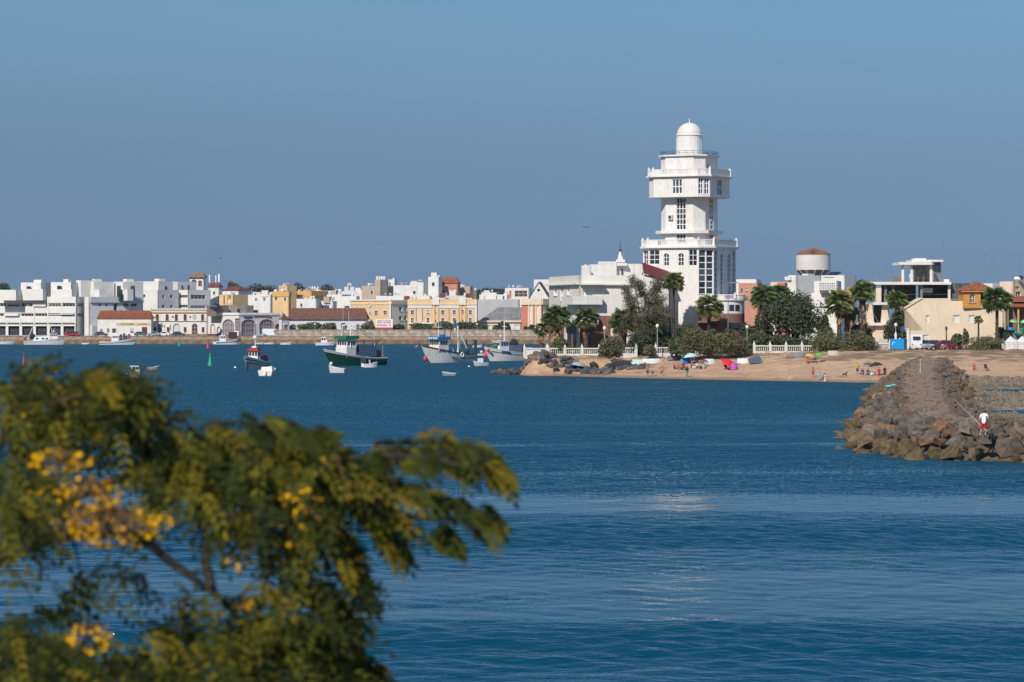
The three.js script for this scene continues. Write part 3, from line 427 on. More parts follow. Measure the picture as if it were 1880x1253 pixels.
{
  const rf = { trim: M.redframe, tw: .2, m: mat([.30, .27, .29], .4), frame: M.redframe, bar: .1 };
  const b = block('restaurant_building', 'white single storey waterfront restaurant with dark red framed arches', 'building', { x0: 381, xc: 439, x2: 518, d: 926, top: 574.5, th: 50, m: M.white, sm: M.white,
    win: [[386.5, 596, 394, 618, 1, { ...rf, m: M.white, nx: 1, ny: 1, sill: false }], [398.5, 601, 404, 618, 1, { ...rf, m: M.white, nx: 1, ny: 1, sill: false }], [409, 587.5, 428.5, 616, 2, { ...rf, nx: 4, ny: 3 }], [432, 586, 438, 606, 0, { ...rf, nx: 2 }]],
    swin: [[444, 587.5, 468, 616.5, 2, { ...rf, nx: 5, ny: 3 }], [477, 587.5, 501, 612, 2, { ...rf, nx: 5, ny: 3 }], [505.5, 596, 515, 611, 1, { ...rf, nx: 2 }]] });
  b.sbox('cornice', 439, 577, 518, 579, .02, .25, M.white); b.fbox('cornice', 381, 577, 439, 579, .02, .25, M.white); b.sbox('corner_pier', 514.6, 573.5, 517.8, 594, .02, .4, M.white); b.fbox('base_course', 381.5, 613.5, 408, 618.8, .02, .1, M.redframe);
  const l = [], l2 = []; srand(8); for (let x = 447.5; x < 464; x += 1.5) l.push(b.su(x)); for (let x = 467; x < 499; x += 2.3) l2.push(b.su(x));
  part(b.g, 'sign_lettering', l.map((u, i) => bb(.02, .1, b.sv(450, 584.8), b.sv(450, i ? 582 : 580.9), -u - .28, -u)), mat([.03, .05, .08], .7)); part(b.g, 'sign_lettering', l2.map((u, i) => { const v = b.sv(480, 584.6), q = bb(.02, .1, v, v + .62, -u - .3, -u); return q.translate(0, .22 * Math.sin(i * .25 + .4), 0); }), mat([.20, .06, .06], .7));
  b.rbox('roof_box', 381.5, 561, 414, 7, 5, M.brown, 'dark brown sheet metal box on the roof'); b.rbox('roof_wall', 414.8, 560, 431, 12, 3, M.beige); b.rbox('roof_wall', 431, 561, 465, 14, 3, M.conc);
  const s = part(b.g, 'solar_panels', [0, 1, 2].map(i => bx(1.3, .08, 2.4, i * 1.45, 0, 0)), M.solar); s.position.copy(V(px(391, 935) - px(439, 926), b.h + 2.3, -8).applyAxisAngle(V(0, 1, 0), b.t)); s.rotation.set(.75, -.2, 0);
  b.rbox('tiled_ridge', 415, 569.5, 477, 18, 4, M.tileB);
}
{
  const lm = M.lilac;
  const b = block('net_store', 'long low lilac grey warehouse with a brown tiled roof behind the parapet', 'building', { x0: 530, xc: 672, x2: 676, d: 936, top: 586, th: 4, D: 16, m: lm, parapet: .2, win: [[533, 596, 543, 608, 1, { m: M.dark, trim: mat([.2, .22, .35], .8) }], [560, 596, 570, 608, 1, { m: M.dark }], [626, 593, 637, 608, 2, { m: M.dark }], [654, 596, 660, 606]] });
  hip(b, 3.6, .5, M.tileB, .25); b.fbox('gutter', 530, 585.4, 672, 587, .3, .6, M.cgrey);
  const c = block('net_store', 'shaded end bay of the lilac warehouse next to the restaurant', 'building', { x0: 512, xc: 518, x2: 531, d: 932, top: 586, th: 50, D: 10, m: lm, parapet: .2, swin: [[522, 597, 529, 610, 0, { m: M.dark }]] });
  hip(c, 1.5, .2, M.tileB, .9);
}
{
  const d = 938, W = { trim: M.white, tw: .22, nx: 2, ny: 2 };
  const b = block('yellow_house', 'pale yellow three storey house with white cornice behind the billboard', 'building', { x0: 642, xc: 718, x2: 748, d, top: 551, th: 38, m: M.yellow, sm: M.white2, win: [[645, 571, 651.5, 578, 0, W], [663, 571, 671, 578, 0, W], [677, 570.5, 681, 577, 0, W], [687.5, 571, 693.5, 579, 0, W], [703.5, 571, 710, 578, 0, W], [645, 583, 651.5, 590, 0, W], [677, 587, 681, 594, 0, W], [664, 584, 670, 592, 0, W]], swin: [[732.5, 564, 738, 571.5, 0, { sill: true }], [742, 564, 746.5, 571.5, 0, { sill: true }], [732.5, 581, 738, 588.5, 0, { sill: true }], [742, 581, 746.5, 588.5, 0, { sill: true }]] });
  b.fbox('parapet_cap', 641.5, 550.5, 718.5, 552.6, .02, .3, M.white); b.fbox('frieze', 642, 558, 718, 559.6, .02, .2, M.cream); b.fbox('corner_pilaster', 641.8, 552, 644.2, 600, .02, .15, M.white); b.fbox('corner_pilaster', 714.6, 552, 717.8, 600, .02, .15, M.white);
  for (const x of [648.3, 658, 667, 690.5, 706.7]) { const a = b.fu(x) - b.W, v = b.fv(x, 565); part(b.g, 'plaster_medallion', [new THREE.TorusGeometry(.5, .12, 6, 16, Math.PI).translate(a, v, .06), bb(a - .62, a - .42, v - .9, v, .01, .1), bb(a + .42, a + .62, v - .9, v, .01, .1)], M.white); }
  { const a = b.fu(679) - b.W, v = b.fv(679, 559.5); part(b.g, 'oval_plaque', new THREE.TorusGeometry(.55, .12, 6, 18).scale(1, 1.5, 1).translate(a, v, .22), M.white); }
  b.sbox('frieze', 718, 552.5, 748, 559, .02, .2, M.cream);
}
{
  const g = thing('billboard', 'white billboard with red lettering and red foot in front of the yellow house', 'billboard', [px(705, 912), QY, -912], .06), w = 32 * 912 / F, y0 = py(604.7, 912) - QY, y1 = py(586, 912) - QY;
  part(g, 'panel', bb(-w / 2, w / 2, y0, y1, -.15, 0), M.boatW); part(g, 'red_strip', bb(-w / 2, w / 2, y0, y0 + .55, .004, .03), mat([.52, .04, .07], .6));
  for (const s of [-1, .6]) part(g, 'post', bb(s * w * .33 - .08, s * w * .33 + .08, 0, y0, -.14, -.02), M.metal);
  srand(31); const l = []; for (const [v, n] of [[.80, 15], [.62, 14], [.36, 8]]) for (let i = 0; i < n; i++) if (R() < .87) { const a = -w * .4 + w * .8 * i / n; l.push(bb(a, a + w * .8 / n * .68, y0 + (y1 - y0) * (v - .05), y0 + (y1 - y0) * (v + (n < 10 ? .09 : .06)), .004, .02)); } part(g, 'lettering', l, mat([.42, .07, .10], .7));
}
{
  const d = 934, W = { trim: M.white, tw: .2, nx: 2, ny: 2 }, wn = [];
  for (const c of [757, 786, 813, 834, 863.5]) { wn.push([c - 3, 570, c + 3, 577.5, 0, W], [c - 2.6, 584, c + 2.6, 593, 0, W]); }
  for (const c of [800.5, 850]) wn.push([c - 1.6, 569, c + 1.6, 577, 0, W], [c - 1.6, 587, c + 1.6, 593, 0, W]);
  const b = block('yellow_house', 'ornate apricot and white building with tall pilasters above the hedge', 'building', { x0: 748, xc: 875.5, x2: 877, d, top: 549.5, th: 3, D: 14, m: M.yellow, win: wn });
  for (const [a, e] of [[749, 793], [806, 843], [856, 875]]) b.fbox('white_frieze', a, 560, e, 566, .02, .16, M.white); b.fbox('cornice', 748, 557, 875.5, 560, .02, .35, M.cream);
  for (const c of [800.5, 850]) { b.fbox('tower_bay', c - 6.5, 545.5, c + 6, 560, .02, .5, M.white); b.fbox('tower_pier', c - 5, 561, c - 2.4, 596, .02, .3, M.yellow); b.fbox('tower_pier', c + 2.4, 561, c + 5, 596, .02, .3, M.yellow); }
  for (const c of [764.5, 775.5, 824.5, 843, 857.5]) b.fbox('pilaster_joint', c - .45, 566, c + .45, 590, .02, .1, M.brown);
  b.fbox('white_panel', 765.2, 567, 774.8, 590, .02, .08, M.cream); b.fbox('balcony_slab', 750, 592.5, 795, 595, .02, .8, M.white); b.fbox('balcony_slab', 808, 592.5, 843, 594.6, .02, .6, M.white); b.fbox('end_pilaster', 872, 552, 875.4, 600, .02, .2, M.white);
}
{
  const d = 940, b = block('market_hall', 'low white hall with a pale sheet roof beside the pink house', 'building', { x0: 876, xc: 956.5, x2: 957, d, top: 591.5, th: 2, D: 22, m: M.white, parapet: .1, win: [[894, 597, 908, 609, 0, { m: M.lgrey, name: 'roller_door', nx: 1, ny: 4 }], [944, 597, 954, 609, 0, { m: M.white, nx: 1, ny: 4, name: 'roller_door' }]] });
  const { W, D, h } = b, top = py(564.5, d + 16) - b.y0; part(b.g, 'roof', solid([[[-W, h, .4], [0, h, .4], [0, top, -16], [-W * .56, top, -16]], [[-W, h, .4], [-W * .56, top, -16], [-W, h, -20]]], .2), mat([.45, .44, .42], .8, { map: T.dirty }));
  b.fbox('eaves_board', 876, 588.6, 957, 592, .42, .6, M.cream); { const s = part(b.g, 'roof_light', bx(3.2, .1, .5, 0, 0, 0), M.brown); s.position.set(-W * .45, h + 2.6, -9); s.rotation.set(.28, .5, 0); }
  plainBlock('plain grey end wall rising behind the sheet roof of the market hall', { name: 'party_wall_house', x0: 875.5, xc: 953, x2: 956, d: 962, top: 550, th: 8, D: 10, m: mat([.50, .50, .52], .9, { map: T.plaster }) });
}
{
  const d = 930, W = { m: M.offw, trim: M.cream, tw: .15, nx: 1, ny: 2 };
  const b = block('pink_house', 'salmon pink house with cream bays and iron balconies left of the palms', 'building', { x0: 957.5, xc: 995, x2: 1020, d, top: 549, th: 35, m: M.pink, sm: M.pink, win: [[972.5, 562, 976, 604, 0, { ...W, ny: 5 }], [985.5, 562, 989.5, 604, 0, { ...W, ny: 5 }]], swin: [[998, 562, 1004, 574, 0, W], [998, 582, 1004, 594, 0, W]] });
  b.fbox('attic_band', 957, 549, 995.3, 560, .02, .4, M.cream); b.sbox('attic_band', 995, 549, 1020, 560, .02, .4, M.cream); b.fbox('cream_bay', 969.5, 561, 972.2, 606, .02, .12, M.cream); b.fbox('cream_bay', 976.4, 561, 979, 606, .02, .12, M.cream); b.fbox('cream_bay', 982.6, 561, 985.2, 606, .02, .12, M.cream); b.fbox('cream_bay', 990, 561, 994, 606, .02, .12, M.cream);
  b.sbox('balcony', 997, 574, 1009, 577, .02, 1.0, M.white); b.sbox('balcony', 997, 592, 1009, 595, .02, 1.0, M.white);
  const g = block('gable_house', 'white house with a steep tiled gable and round window behind the pink house', 'building', { x0: 954, xc: 1009, x2: 1012, d: 960, top: 549, th: 6, D: 10, m: M.white });
  const A = g.fu(971) - g.W, B = g.fu(1008) - g.W, P = g.fu(989) - g.W, v0 = g.fv(985, 549), v1 = g.fv(989, 518); part(g.g, 'gable', panel(B - A, 1, [], .4, [[B - A, v0 - v0 + .01], [P - A, v1 - v0]]).translate(A, v0, .0), M.white);
  part(g.g, 'gable_roof', solid([[[B + .5, v0 - .3, .3], [B + .5, v0 - .3, -10], [P, v1 + .1, -10], [P, v1 + .1, .3]], [[P, v1 + .1, .3], [P, v1 + .1, -10], [A - .3, v0 - .2, -10], [A - .3, v0 - .2, .3]]], .22), M.tileB);
  part(g.g, 'round_window', new THREE.CircleGeometry(.5, 16).translate(P, g.fv(989, 533), .03), M.glass); g.rbox('attic_block', 981, 513.5, 1010, 11, 4, M.white);
}
// small openings and rooftop odds and ends of the old houses
function clutter(b, openings, roofs) {
  const { W, D, h, g } = b;
  if (openings) { const n = Math.min(5, Math.max(1, W / 2.6 | 0)); for (let i = 0; i < n; i++) { if (R() < .35) continue; const x = -W + W * (i + .5) / n + rr(-.3, .3), w = rr(.32, .5), y = h - rr(2.0, 2.6); const p = part(g, 'window', bb(x - w, x + w, y - rr(.5, .7), y + .55, .004, .03), [M.glass, M.glassB, M.shutter][R() * 3 | 0]); part(p, 'frame', [bb(x - w - .08, x - w, y - .75, y + .6, .004, .07), bb(x + w, x + w + .08, y - .75, y + .6, .004, .07), bb(x - w - .14, x + w + .14, y - .83, y - .75, .004, .14)], M.frame); } }
  if (!roofs) return;
  const n = 1 + (R() * 3 | 0);
  for (let i = 0; i < n; i++) { const x = -W * rr(.1, .9), z = -D * rr(.15, .7), k = R();
    if (k < .4) part(g, 'chimney', [bb(x - .3, x + .3, h - .8, h + rr(.5, 1.1), z - .3, z + .3)], M.white2);
    else if (k < .65) part(g, 'water_tank', cyl(.45, .45, 1.0, 10, x, h - .5, z), [M.boatW, M.boatG, M.brown][R() * 3 | 0]);
    else if (k < .85) { const r = rr(.35, .5); part(g, 'satellite_dish', [new THREE.SphereGeometry(r, 12, 6, 0, 6.3, 0, .9).rotateX(2.0).translate(x, h + .7, z + r), bar([x, h - .7, z], [x, h + .6, z], .04, 5)], M.boatW); }
    else part(g, 'roof_hut', bb(x - 1.1, x + 1.1, h - .7, h + 1.5, z - 1, z + 1), [M.white, M.offw, M.beige][R() * 3 | 0]); }
  if (R() < .4 && W > 4) { const x0 = -W * .8, x1 = -W * .25, y = h + 1.0; part(g, 'washing_line', [bar([x0, h - .7, -1.5], [x0, y, -1.5], .03, 4), bar([x1, h - .7, -1.5], [x1, y, -1.5], .03, 4), bar([x0, y, -1.5], [x1, y, -1.5], .012, 4)], M.metal); for (let i = 0; i < 3; i++) { const a = x0 + (x1 - x0) * (i + rr(.2, .6)) / 3; part(g, 'hung_cloth', bb(a, a + rr(.4, .9), y - rr(.6, .9), y, -1.52, -1.5), [M.boatW, mat([.25, .3, .45], .9), mat([.5, .25, .2], .9)][R() * 3 | 0]); } }
}
srand(808);
// ---------- second and third rows of the old town ----------
{
  const row = [
    // x0, xc, x2, top, d, th, front, side, label
    [382, 402, 408, 527, 1010, 35, M.white, M.white, 'white house with a red tiled roof beside the phone masts', 'tileD'],
    [402, 428, 456, 541.5, 985, 40, M.yellow, M.yellow, 'yellow house with a long shaded brown flank'],
    [408, 438, 461, 533, 1040, 30, M.white, M.white, 'white terrace house under a red ridge in the second row', 'tileD'],
    [455, 497, 500, 541.5, 975, 10, M.white, M.white, 'low white house with two slim windows before the orange wall', null, [[468, 547, 472, 553], [483, 547, 487, 553]]],
    [498, 530, 534, 536, 985, 20, M.yellow, M.yellow, 'apricot house with a bright orange parapet band'],
    [512, 528, 545, 524.5, 1000, 45, M.yellow, M.yellow, 'tall apricot stair tower beside the orange parapet', null, [[515, 527, 516.6, 531], [520.5, 527, 522, 531]]],
    [525, 571, 602, 535, 1005, 35, M.yellow, M.yellow, 'long pale house under an orange parapet band stepping down to the right'],
    [544, 581, 588, 549, 965, 10, M.white, M.white, 'blank white gable wall above the warehouse roof'],
    [581, 612, 618, 553, 968, 20, M.lilac, M.lilac, 'lilac house with a red balcony awning', null, [[590, 561, 604, 572, 0, { m: M.dark, name: 'balcony_opening' }]]],
    [600, 628, 634, 541, 985, 20, M.white, M.white, 'narrow white house left of the small church', null, [[611, 546, 614, 551]]],
    [575, 610, 614, 534, 1030, 10, M.white, M.white, 'white flat roofed house with a rooftop wall below the far trees'],
    [626, 655, 660, 544, 972, 20, M.white, M.white, 'white house with a black downpipe below the church gable', null, [[632, 562, 641, 570, 0, { m: M.dark }]]],
    [664, 690, 722, 525, 1010, 30, M.beige, M.beige, 'unpainted concrete house with a long grey side'],
    [688, 699, 712, 513.5, 1008, 40, M.beige, M.beige, 'tall bare concrete stair tower with white water tanks'],
    [713, 725, 728, 513.5, 1040, 15, M.white, M.white, 'small white roof room beside the concrete tower', null, [[714, 519, 717, 525]]],
    [722, 767, 770, 524, 1005, 8, M.white, M.white, 'wide white house with a grey door on its roof terrace'],
    [766, 778, 788, 518.5, 1000, 40, M.white, M.white, 'white cube shaped house with solar panels'],
    [786, 806, 812, 508.5, 992, 20, M.white, M.white, 'tall blank white wall of the salmon house'],
    [806, 841, 845, 520, 998, 8, M.salmon, M.salmon, 'salmon house with a terracotta roof and covered terrace', 'tileO', [[822, 531, 828, 540, 0, { m: M.offw }], [830, 531, 837, 540, 0, { m: M.offw }], [811, 534, 815, 538.5]]],
    [842, 864, 868, 526, 1004, 15, M.beige, M.beige, 'weathered grey house right of the salmon house'],
    [868, 876, 880, 533, 1030, 20, M.brown, M.brown, 'small brown shed roof in the back row'],
    [884, 912, 916, 537.5, 990, 20, M.white, M.white, 'white house with a solar heater on its roof', null, [[888, 545, 891, 549]]],
    [904, 932, 934, 541, 985, 15, M.white, M.white, 'low white house with narrow black windows', null, [[911, 544, 913, 550], [923, 544, 926, 550]]],
    [927, 972, 976, 529, 1010, 8, M.white, M.white, 'white roof pavilion with pink columns', null, [[935, 534, 939, 549, 0, { m: M.pink, frame: null }], [945, 534, 968, 545, 0, { m: M.woodred }]]],
    [690, 742, 748, 543.5, 985, 12, M.white2, M.white2, 'white roof terrace with round arches behind the yellow house'],
    [742, 790, 792, 543, 990, 4, M.white, M.white, 'white house with small dark vents above the ornate building', null, [[756, 546, 758, 549], [763, 546, 765, 549]]],
    [440, 462, 466, 534, 1075, 20, M.white, M.white, 'white back row house behind the red ridge'],
    [470, 500, 504, 537, 1060, 12, M.offw, M.offw, 'cream back row house left of the apricot stair tower'],
    [560, 590, 596, 531, 1080, 18, M.salmon, M.salmon, 'faded pink back row house right of the apricot stair tower'],
    [606, 632, 636, 536, 1070, 12, M.white, M.white, 'white back row house left of the church gable'],
    [650, 672, 676, 536, 1060, 14, M.offw, M.offw, 'cream back row house right of the church gable'],
    [722, 752, 756, 531, 1075, 10, M.white2, M.white2, 'pale back row house right of the concrete tower'],
    [846, 872, 876, 534, 1065, 14, M.offw, M.offw, 'cream back row house behind the weathered grey house'],
    [874, 906, 910, 541, 1050, 12, M.white, M.white, 'white back row house above the party wall'],
    [930, 960, 964, 538, 1050, 10, M.white2, M.white2, 'pale back row house left of the gabled house'],
    [800, 858, 862, 543, 985, 6, M.lgrey, M.lgrey, 'grey rendered house between two small red roofs'],
  ];
  for (const [x0, xc, x2, top, d, th, m, sm, label, roof, win] of row) { const b = plainBlock(label, { x0, xc, x2, d, top, th, m, sm, D: 9, win: win || [] }); if (label.includes('parapet band')) { b.fbox('orange_band', x0, top - .4, xc, top + 9, .02, .2, M.ochre); b.sbox('orange_band', xc, top - .4, x2, top + 9, .02, .2, M.ochre); } if (roof) hip(b, roof === 'tileO' ? 2.2 : 1.5, .3, M[roof], .6); clutter(b, !win && b.W > 3, !roof); }
}
{ // red roofs, tanks, domes and small roof things
  const d = 982; for (const [x0, x1, y0, y1, lab] of [[804, 818, 539, 545.5, 'left of two small red lean-to roofs above the ornate building'], [853, 867, 539, 545.5, 'right of two small red lean-to roofs above the ornate building'], [742, 752, 544, 551.5, 'dark red lean-to roof between the two yellow houses']]) { const g = thing('lean_to_roof', lab, 'roof', [px(x0, d), py(y1, d), -d], 0, 'small red roofs'); const w = (x1 - x0) * d / F, h = (y1 - y0) * d / F; part(g, 'tiles', solid([[[0, 0, .5], [w, 0, .5], [w, h, -2], [w * .25, h, -2]]], .15), M.tileD); part(g, 'support_wall', bb(.1, w - .1, -2, -.02, -2, .3), M.white); }
  const g = thing('water_tanks', 'row of four white water tanks on the concrete tower', 'tank', [px(699, 1012), py(514, 1012), -1012]); for (let i = 0; i < 4; i++) part(g, 'tank', cyl(.38, .38, 1.25, 10, -1.3 + i * .86, 0, 0), M.boatW);
  const c = thing('bell_gable', 'small white church bell gable with two openings among the roofs', 'bell gable', [px(641, 1000), py(541, 1000), -1000]); const s = 1000 / F; part(c, 'base', bb(-13 * s, 13 * s, 0, 6 * s, -2, 0), M.white); part(c, 'gable_wall', panel(18 * s, 8 * s, [[7 * s, 2 * s, 11 * s, 6 * s, 1]]).translate(-9 * s, 6 * s, 0), M.white); part(c, 'belfry', panel(6.5 * s, 8 * s, [[1.6 * s, 1 * s, 4.9 * s, 4 * s, 1], [2 * s, 4.6 * s, 4.5 * s, 6.8 * s, 1]]).translate(-3 * s, 13 * s, 0), M.white); part(c, 'bell', new THREE.SphereGeometry(.3, 8, 6).translate(0, 15.5 * s, -.2), M.dmetal);
}
srand(61);
[[48, 507, 520, 950], [150, 500, 516, 960], [203, 498, 518, 960], [228, 503, 514, 960], [432, 489, 536, 1000], [451, 512, 536, 1000], [470, 512, 536, 1000], [582, 504, 534, 1060], [626, 512, 541, 1010], [667, 513, 526, 1015], [709, 497, 513, 1012], [839, 509, 520, 1000], [890, 520, 538, 1010]].forEach(([x, y0, y1, d], i) => aerial(x, y0, y1 + 3, d, ['thin aerial on the left penthouse of the balcony block', 'aerial above the grey wing at the left', 'tall aerial on the penthouse right of the grey wing', 'short aerial beside the right penthouse', 'very tall thin mast above the orange houses', 'short aerial left of the stair tower', 'aerial on the white terrace by the orange parapet', 'lattice aerial above the far trees', 'aerial beside the church gable', 'aerial on the bare concrete house', 'dark aerial on the concrete tower', 'aerial at the end of the salmon roof', 'aerial above the market hall'][i]));
// ---------- lighthouse ----------
const LD = 470, S = LD / F;                               // metres per photo pixel at the tower
{
  const TH = 28 * Math.PI / 180, X0 = px(1266, LD), base = LAND;
  const g = thing('lighthouse', 'white octagonal lighthouse tower with balconies and a domed lantern', 'lighthouse', [X0, base, -LD], -TH);
  const Y = y => py(y, LD) - base;
  const W = M.tower;
  // corners of a square with cut corners: side a, cut b
  const oct = (a, b) => { const h = a / 2, k = b / Math.SQRT2, o = h + k; return [[-h, o], [h, o], [o, h], [o, -h], [h, -o], [-h, -o], [-o, -h], [-o, h]]; };   // [x, z] starting at the front face, clockwise seen from above
  const slab = (a, b, y0, y1) => { const s = new THREE.Shape(oct(a, b).map(p => new THREE.Vector2(p[0], -p[1]))); return boxUV(new THREE.ExtrudeGeometry(s, { depth: y1 - y0, bevelEnabled: false }).rotateX(-Math.PI / 2).translate(0, y0, 0)); };
  const tier = (n, a, b, y0, y1, holes) => {               // holes: face index -> list of [x0,y0,x1,y1,arch,opts], x from the left end of the face
    const P = oct(a, b), grp = g;
    for (let i = 0; i < 8; i++) {
      const p = P[i], q = P[(i + 1) % 8], w = Math.hypot(q[0] - p[0], q[1] - p[1]), hl = (holes[i] || []).map(r => [r[0], r[1] - y0, r[2], r[3] - y0, r[4], r[5]]).filter(r => r[0] > .02 && r[2] < w - .02);
      const ry = -Math.atan2(q[1] - p[1], q[0] - p[0]);
      const m = part(grp, n + '_wall', panel(w, y1 - y0, hl, .3), W); m.position.set(p[0], y0, p[1]); m.rotation.y = ry;
      for (const r of hl) { const f = fillHole(grp, r, r[5]); f.position.set(p[0], y0, p[1]); f.rotation.y = ry; }
    }
    return grp;
  };
  const gw = (nx, ny, o = {}) => ({ nx, ny, bar: .085, inset: .2, ...o });
  // front face is 0, the cut corner facing the camera 1, the shaded right face 2, far left cut 7
  const A1 = 9.0, B1 = 2.7, yT = Y(457), yB = Y(552), yG = -.5;
  const left = A1 / 2;
  tier('base_block', A1, B1, yG, yT, {
    7: [[.15, Y(486), B1 - .2, yT - .35, 0, gw(2, 3)]],
    0: [[.15, Y(486), 2.0, yT - .35, 0, gw(2, 3)], [2.75, Y(489), 3.75, Y(466.5), 1, gw(2, 3)], [5.35, Y(489), 6.4, Y(466.5), 1, gw(2, 3)], [7.25, Y(489), 8.75, yT - .35, 0, gw(2, 3)]],
    1: [[.12, yB, B1 / 2 - .06, yT - .35, 0, gw(1, 8, { bar: .13, split: true })], [B1 / 2 + .06, yB, B1 - .12, yT - .35, 0, gw(1, 8, { bar: .13, split: true })]],
    2: [[.2, Y(541), 1.5, yT - .4, 0, gw(2, 8, { split: true })], [2.6, Y(541), 3.85, Y(467), 1, gw(2, 9)], [5.6, Y(541), 6.9, Y(467), 1, gw(2, 9)], [7.7, Y(541), 8.8, yT - .4, 0, gw(2, 8, { split: true })]],
    3: [[.15, Y(541), B1 - .2, yT - .4, 0, gw(2, 8)]],
  });
  part(g, 'lower_cornice', [slab(A1 + .55, B1 + .23, yT, yT + .3), slab(A1 + .2, B1 + .1, yT - .22, yT)], W);
  // balustrades with solid end piers
  const balus = (n, a, b, y0, h) => {
    const P = oct(a, b), rail = [], post = [], bal = [], sol = [];
    for (let i = 0; i < 8; i++) {
      const p = P[i], q = P[(i + 1) % 8], w = Math.hypot(q[0] - p[0], q[1] - p[1]), ux = (q[0] - p[0]) / w, uz = (q[1] - p[1]) / w, ry = -Math.atan2(uz, ux);
      const put = (geo, u) => geo.rotateY(ry).translate(p[0] + ux * u, 0, p[1] + uz * u);
      rail.push(put(bx(w - .1, .12, .2, 0, y0 + h - .12, 0), w / 2), put(bx(w - .1, .18, .22, 0, y0, 0), w / 2));
      post.push(put(bx(.34, h + .16, .34, 0, y0, 0), 0), put(cyl(.13, .02, .28, 8, 0, y0 + h + .16, 0), 0));
      const N = Math.round(w / .26); for (let k = 1; k < N; k++) { const u = w * k / N, s = w > 4 && Math.floor(u / (w / 5)) % 2 === (i % 2); if (s) continue; bal.push(put(bx(.11, h - .3, .11, 0, y0 + .18, 0), u)); }
      if (w > 4) for (let k = 0; k < 5; k++) if (k % 2 === (i % 2)) sol.push(put(bx(w / 5 - .04, h - .3, .13, 0, y0 + .18, 0), w / 5 * (k + .5)));
    }
    const o = new THREE.Group(); o.name = n; g.add(o); part(o, 'rail', rail, W); part(o, 'posts', post, W); part(o, 'balusters', bal, W, { kind: 'stuff' }); if (sol.length) sol.forEach(q => part(o, 'solid_panel', q, W));
  };
  balus('lower_balustrade', A1 + .1, B1, yT + .3, Y(441.5) - yT - .3);
  const a2 = 4.95, b2 = 2.17;
  tier('lower_shaft', a2, b2, yT + .3, Y(430), { 0: [[1.95, Y(446), 3.6, Y(431.5), 0, gw(3, 2)]], 2: [[1.6, Y(446), 3.4, Y(431.5), 0, gw(3, 2)]] });
  part(g, 'ledge', slab(a2 + 1.0, b2 + .42, Y(430), Y(424.5)), W);
  tier('shaft', a2, b2, Y(424.5), Y(364.2), { 0: [[1.95, Y(423), 3.6, Y(365.5), 0, gw(3, 6, { bar: .12, split: true })]], 2: [[1.6, Y(423), 3.4, Y(365.5), 0, gw(3, 6, { bar: .13 })]] });
  const a3 = 7.95, b3 = 2.17, y3 = Y(364.2), t3 = Y(327.2);
  part(g, 'cantilever_floor', slab(a3 - .7, b3 - .3, y3 + .003, y3 + .3), W);
  tier('lamp_gallery', a3, b3, y3, t3, { 0: [[3.3, Y(358), 5.2, Y(332), 0, gw(3, 2, { bar: .16 })]], 1: [[.14, Y(359), 1.0, Y(330.5), 0, gw(2, 3, { bar: .13 })], [1.16, Y(359), 2.03, Y(330.5), 0, gw(2, 3, { bar: .13 })]], 2: [[2.9, Y(359), 5.0, Y(332), 0, gw(3, 2, { bar: .12 })]] });
  part(g, 'upper_cornice', [slab(a3 + .6, b3 + .25, t3, t3 + .22)], W);
  balus('upper_balustrade', a3 + .05, b3, t3 + .22, Y(313) - t3 - .22);
  const a4 = 5.0, b4 = 2.17; tier('watch_room', a4, b4, t3 + .22, Y(289), { 2: [[.5, t3 + .3, 1.4, t3 + 2.2, 0, { name: 'door', m: mat([.35, .33, .32], .7), nx: 1, ny: 1 }]] });
  part(g, 'watch_room_roof', slab(a4 + .45, b4 + .2, Y(289), Y(289) + .25), W);
  { const y = Y(289) + .25, h = Y(279.5) - y, P = oct(a4 + .1, b4), l = []; for (let i = 0; i < 8; i++) { const p = P[i], q = P[(i + 1) % 8]; for (const f of [.02, .5, 1]) l.push(bar([p[0], y + h * f, p[1]], [q[0], y + h * f, q[1]], .035, 4)); const n = Math.round(Math.hypot(q[0] - p[0], q[1] - p[1]) / 1.2); for (let k = 0; k < n; k++) { const u = k / n; l.push(bar([p[0] + (q[0] - p[0]) * u, y, p[1] + (q[1] - p[1]) * u], [p[0] + (q[0] - p[0]) * u, y + h, p[1] + (q[1] - p[1]) * u], .04, 4)); } } part(g, 'iron_railing', l, mat([.06, .09, .14], .5)); }
  const r = 2.13, yd = Y(289) + .25, yL = Y(249.2); const ln = part(g, 'lantern_drum', cyl(r, r, yL - yd, 40, 0, yd, 0), W);
  const ribs = []; for (let i = 0; i < 12; i++) { const a = i / 12 * 6.283; ribs.push(bx(.06, yL - yd, .05, 0, yd, 0).rotateY(-a + Math.PI / 2).translate(Math.cos(a) * (r + .01), 0, Math.sin(a) * (r + .01))); } part(ln, 'seam_ribs', ribs, W);
  const dome = []; for (let i = 0; i <= 14; i++) { const a = i / 14 * Math.PI / 2; dome.push(new THREE.Vector2(Math.max(.001, Math.cos(a) * r), Math.sin(a) * (Y(225.5) - yL) * 1.0)); }
  const dm = part(g, 'dome', new THREE.LatheGeometry([new THREE.Vector2(r + .12, -.02), new THREE.Vector2(r + .12, .12), ...dome], 36).translate(0, yL, 0), mat([.80, .76, .71], .7, { map: T.plaster }));
  part(dm, 'finial', [cyl(.1, .06, .55, 8, 0, Y(225.5) - .05, 0), new THREE.SphereGeometry(.11, 8, 6).translate(0, Y(225.5) + .55, 0)], M.boatW);
  const P2 = oct(a2, b2); { const o = part(g, 'air_conditioner', bx(.9, .75, .4, -a2 / 2 + .95, Y(404.5), a2 / 2 + b2 / Math.SQRT2 + .22), mat([.55, .53, .5], .6)); part(o, 'fan_grille', new THREE.CylinderGeometry(.27, .27, .03, 16).rotateX(Math.PI / 2).translate(-a2 / 2 + .95, Y(404.5) + .38, a2 / 2 + b2 / Math.SQRT2 + .43), M.dmetal); }
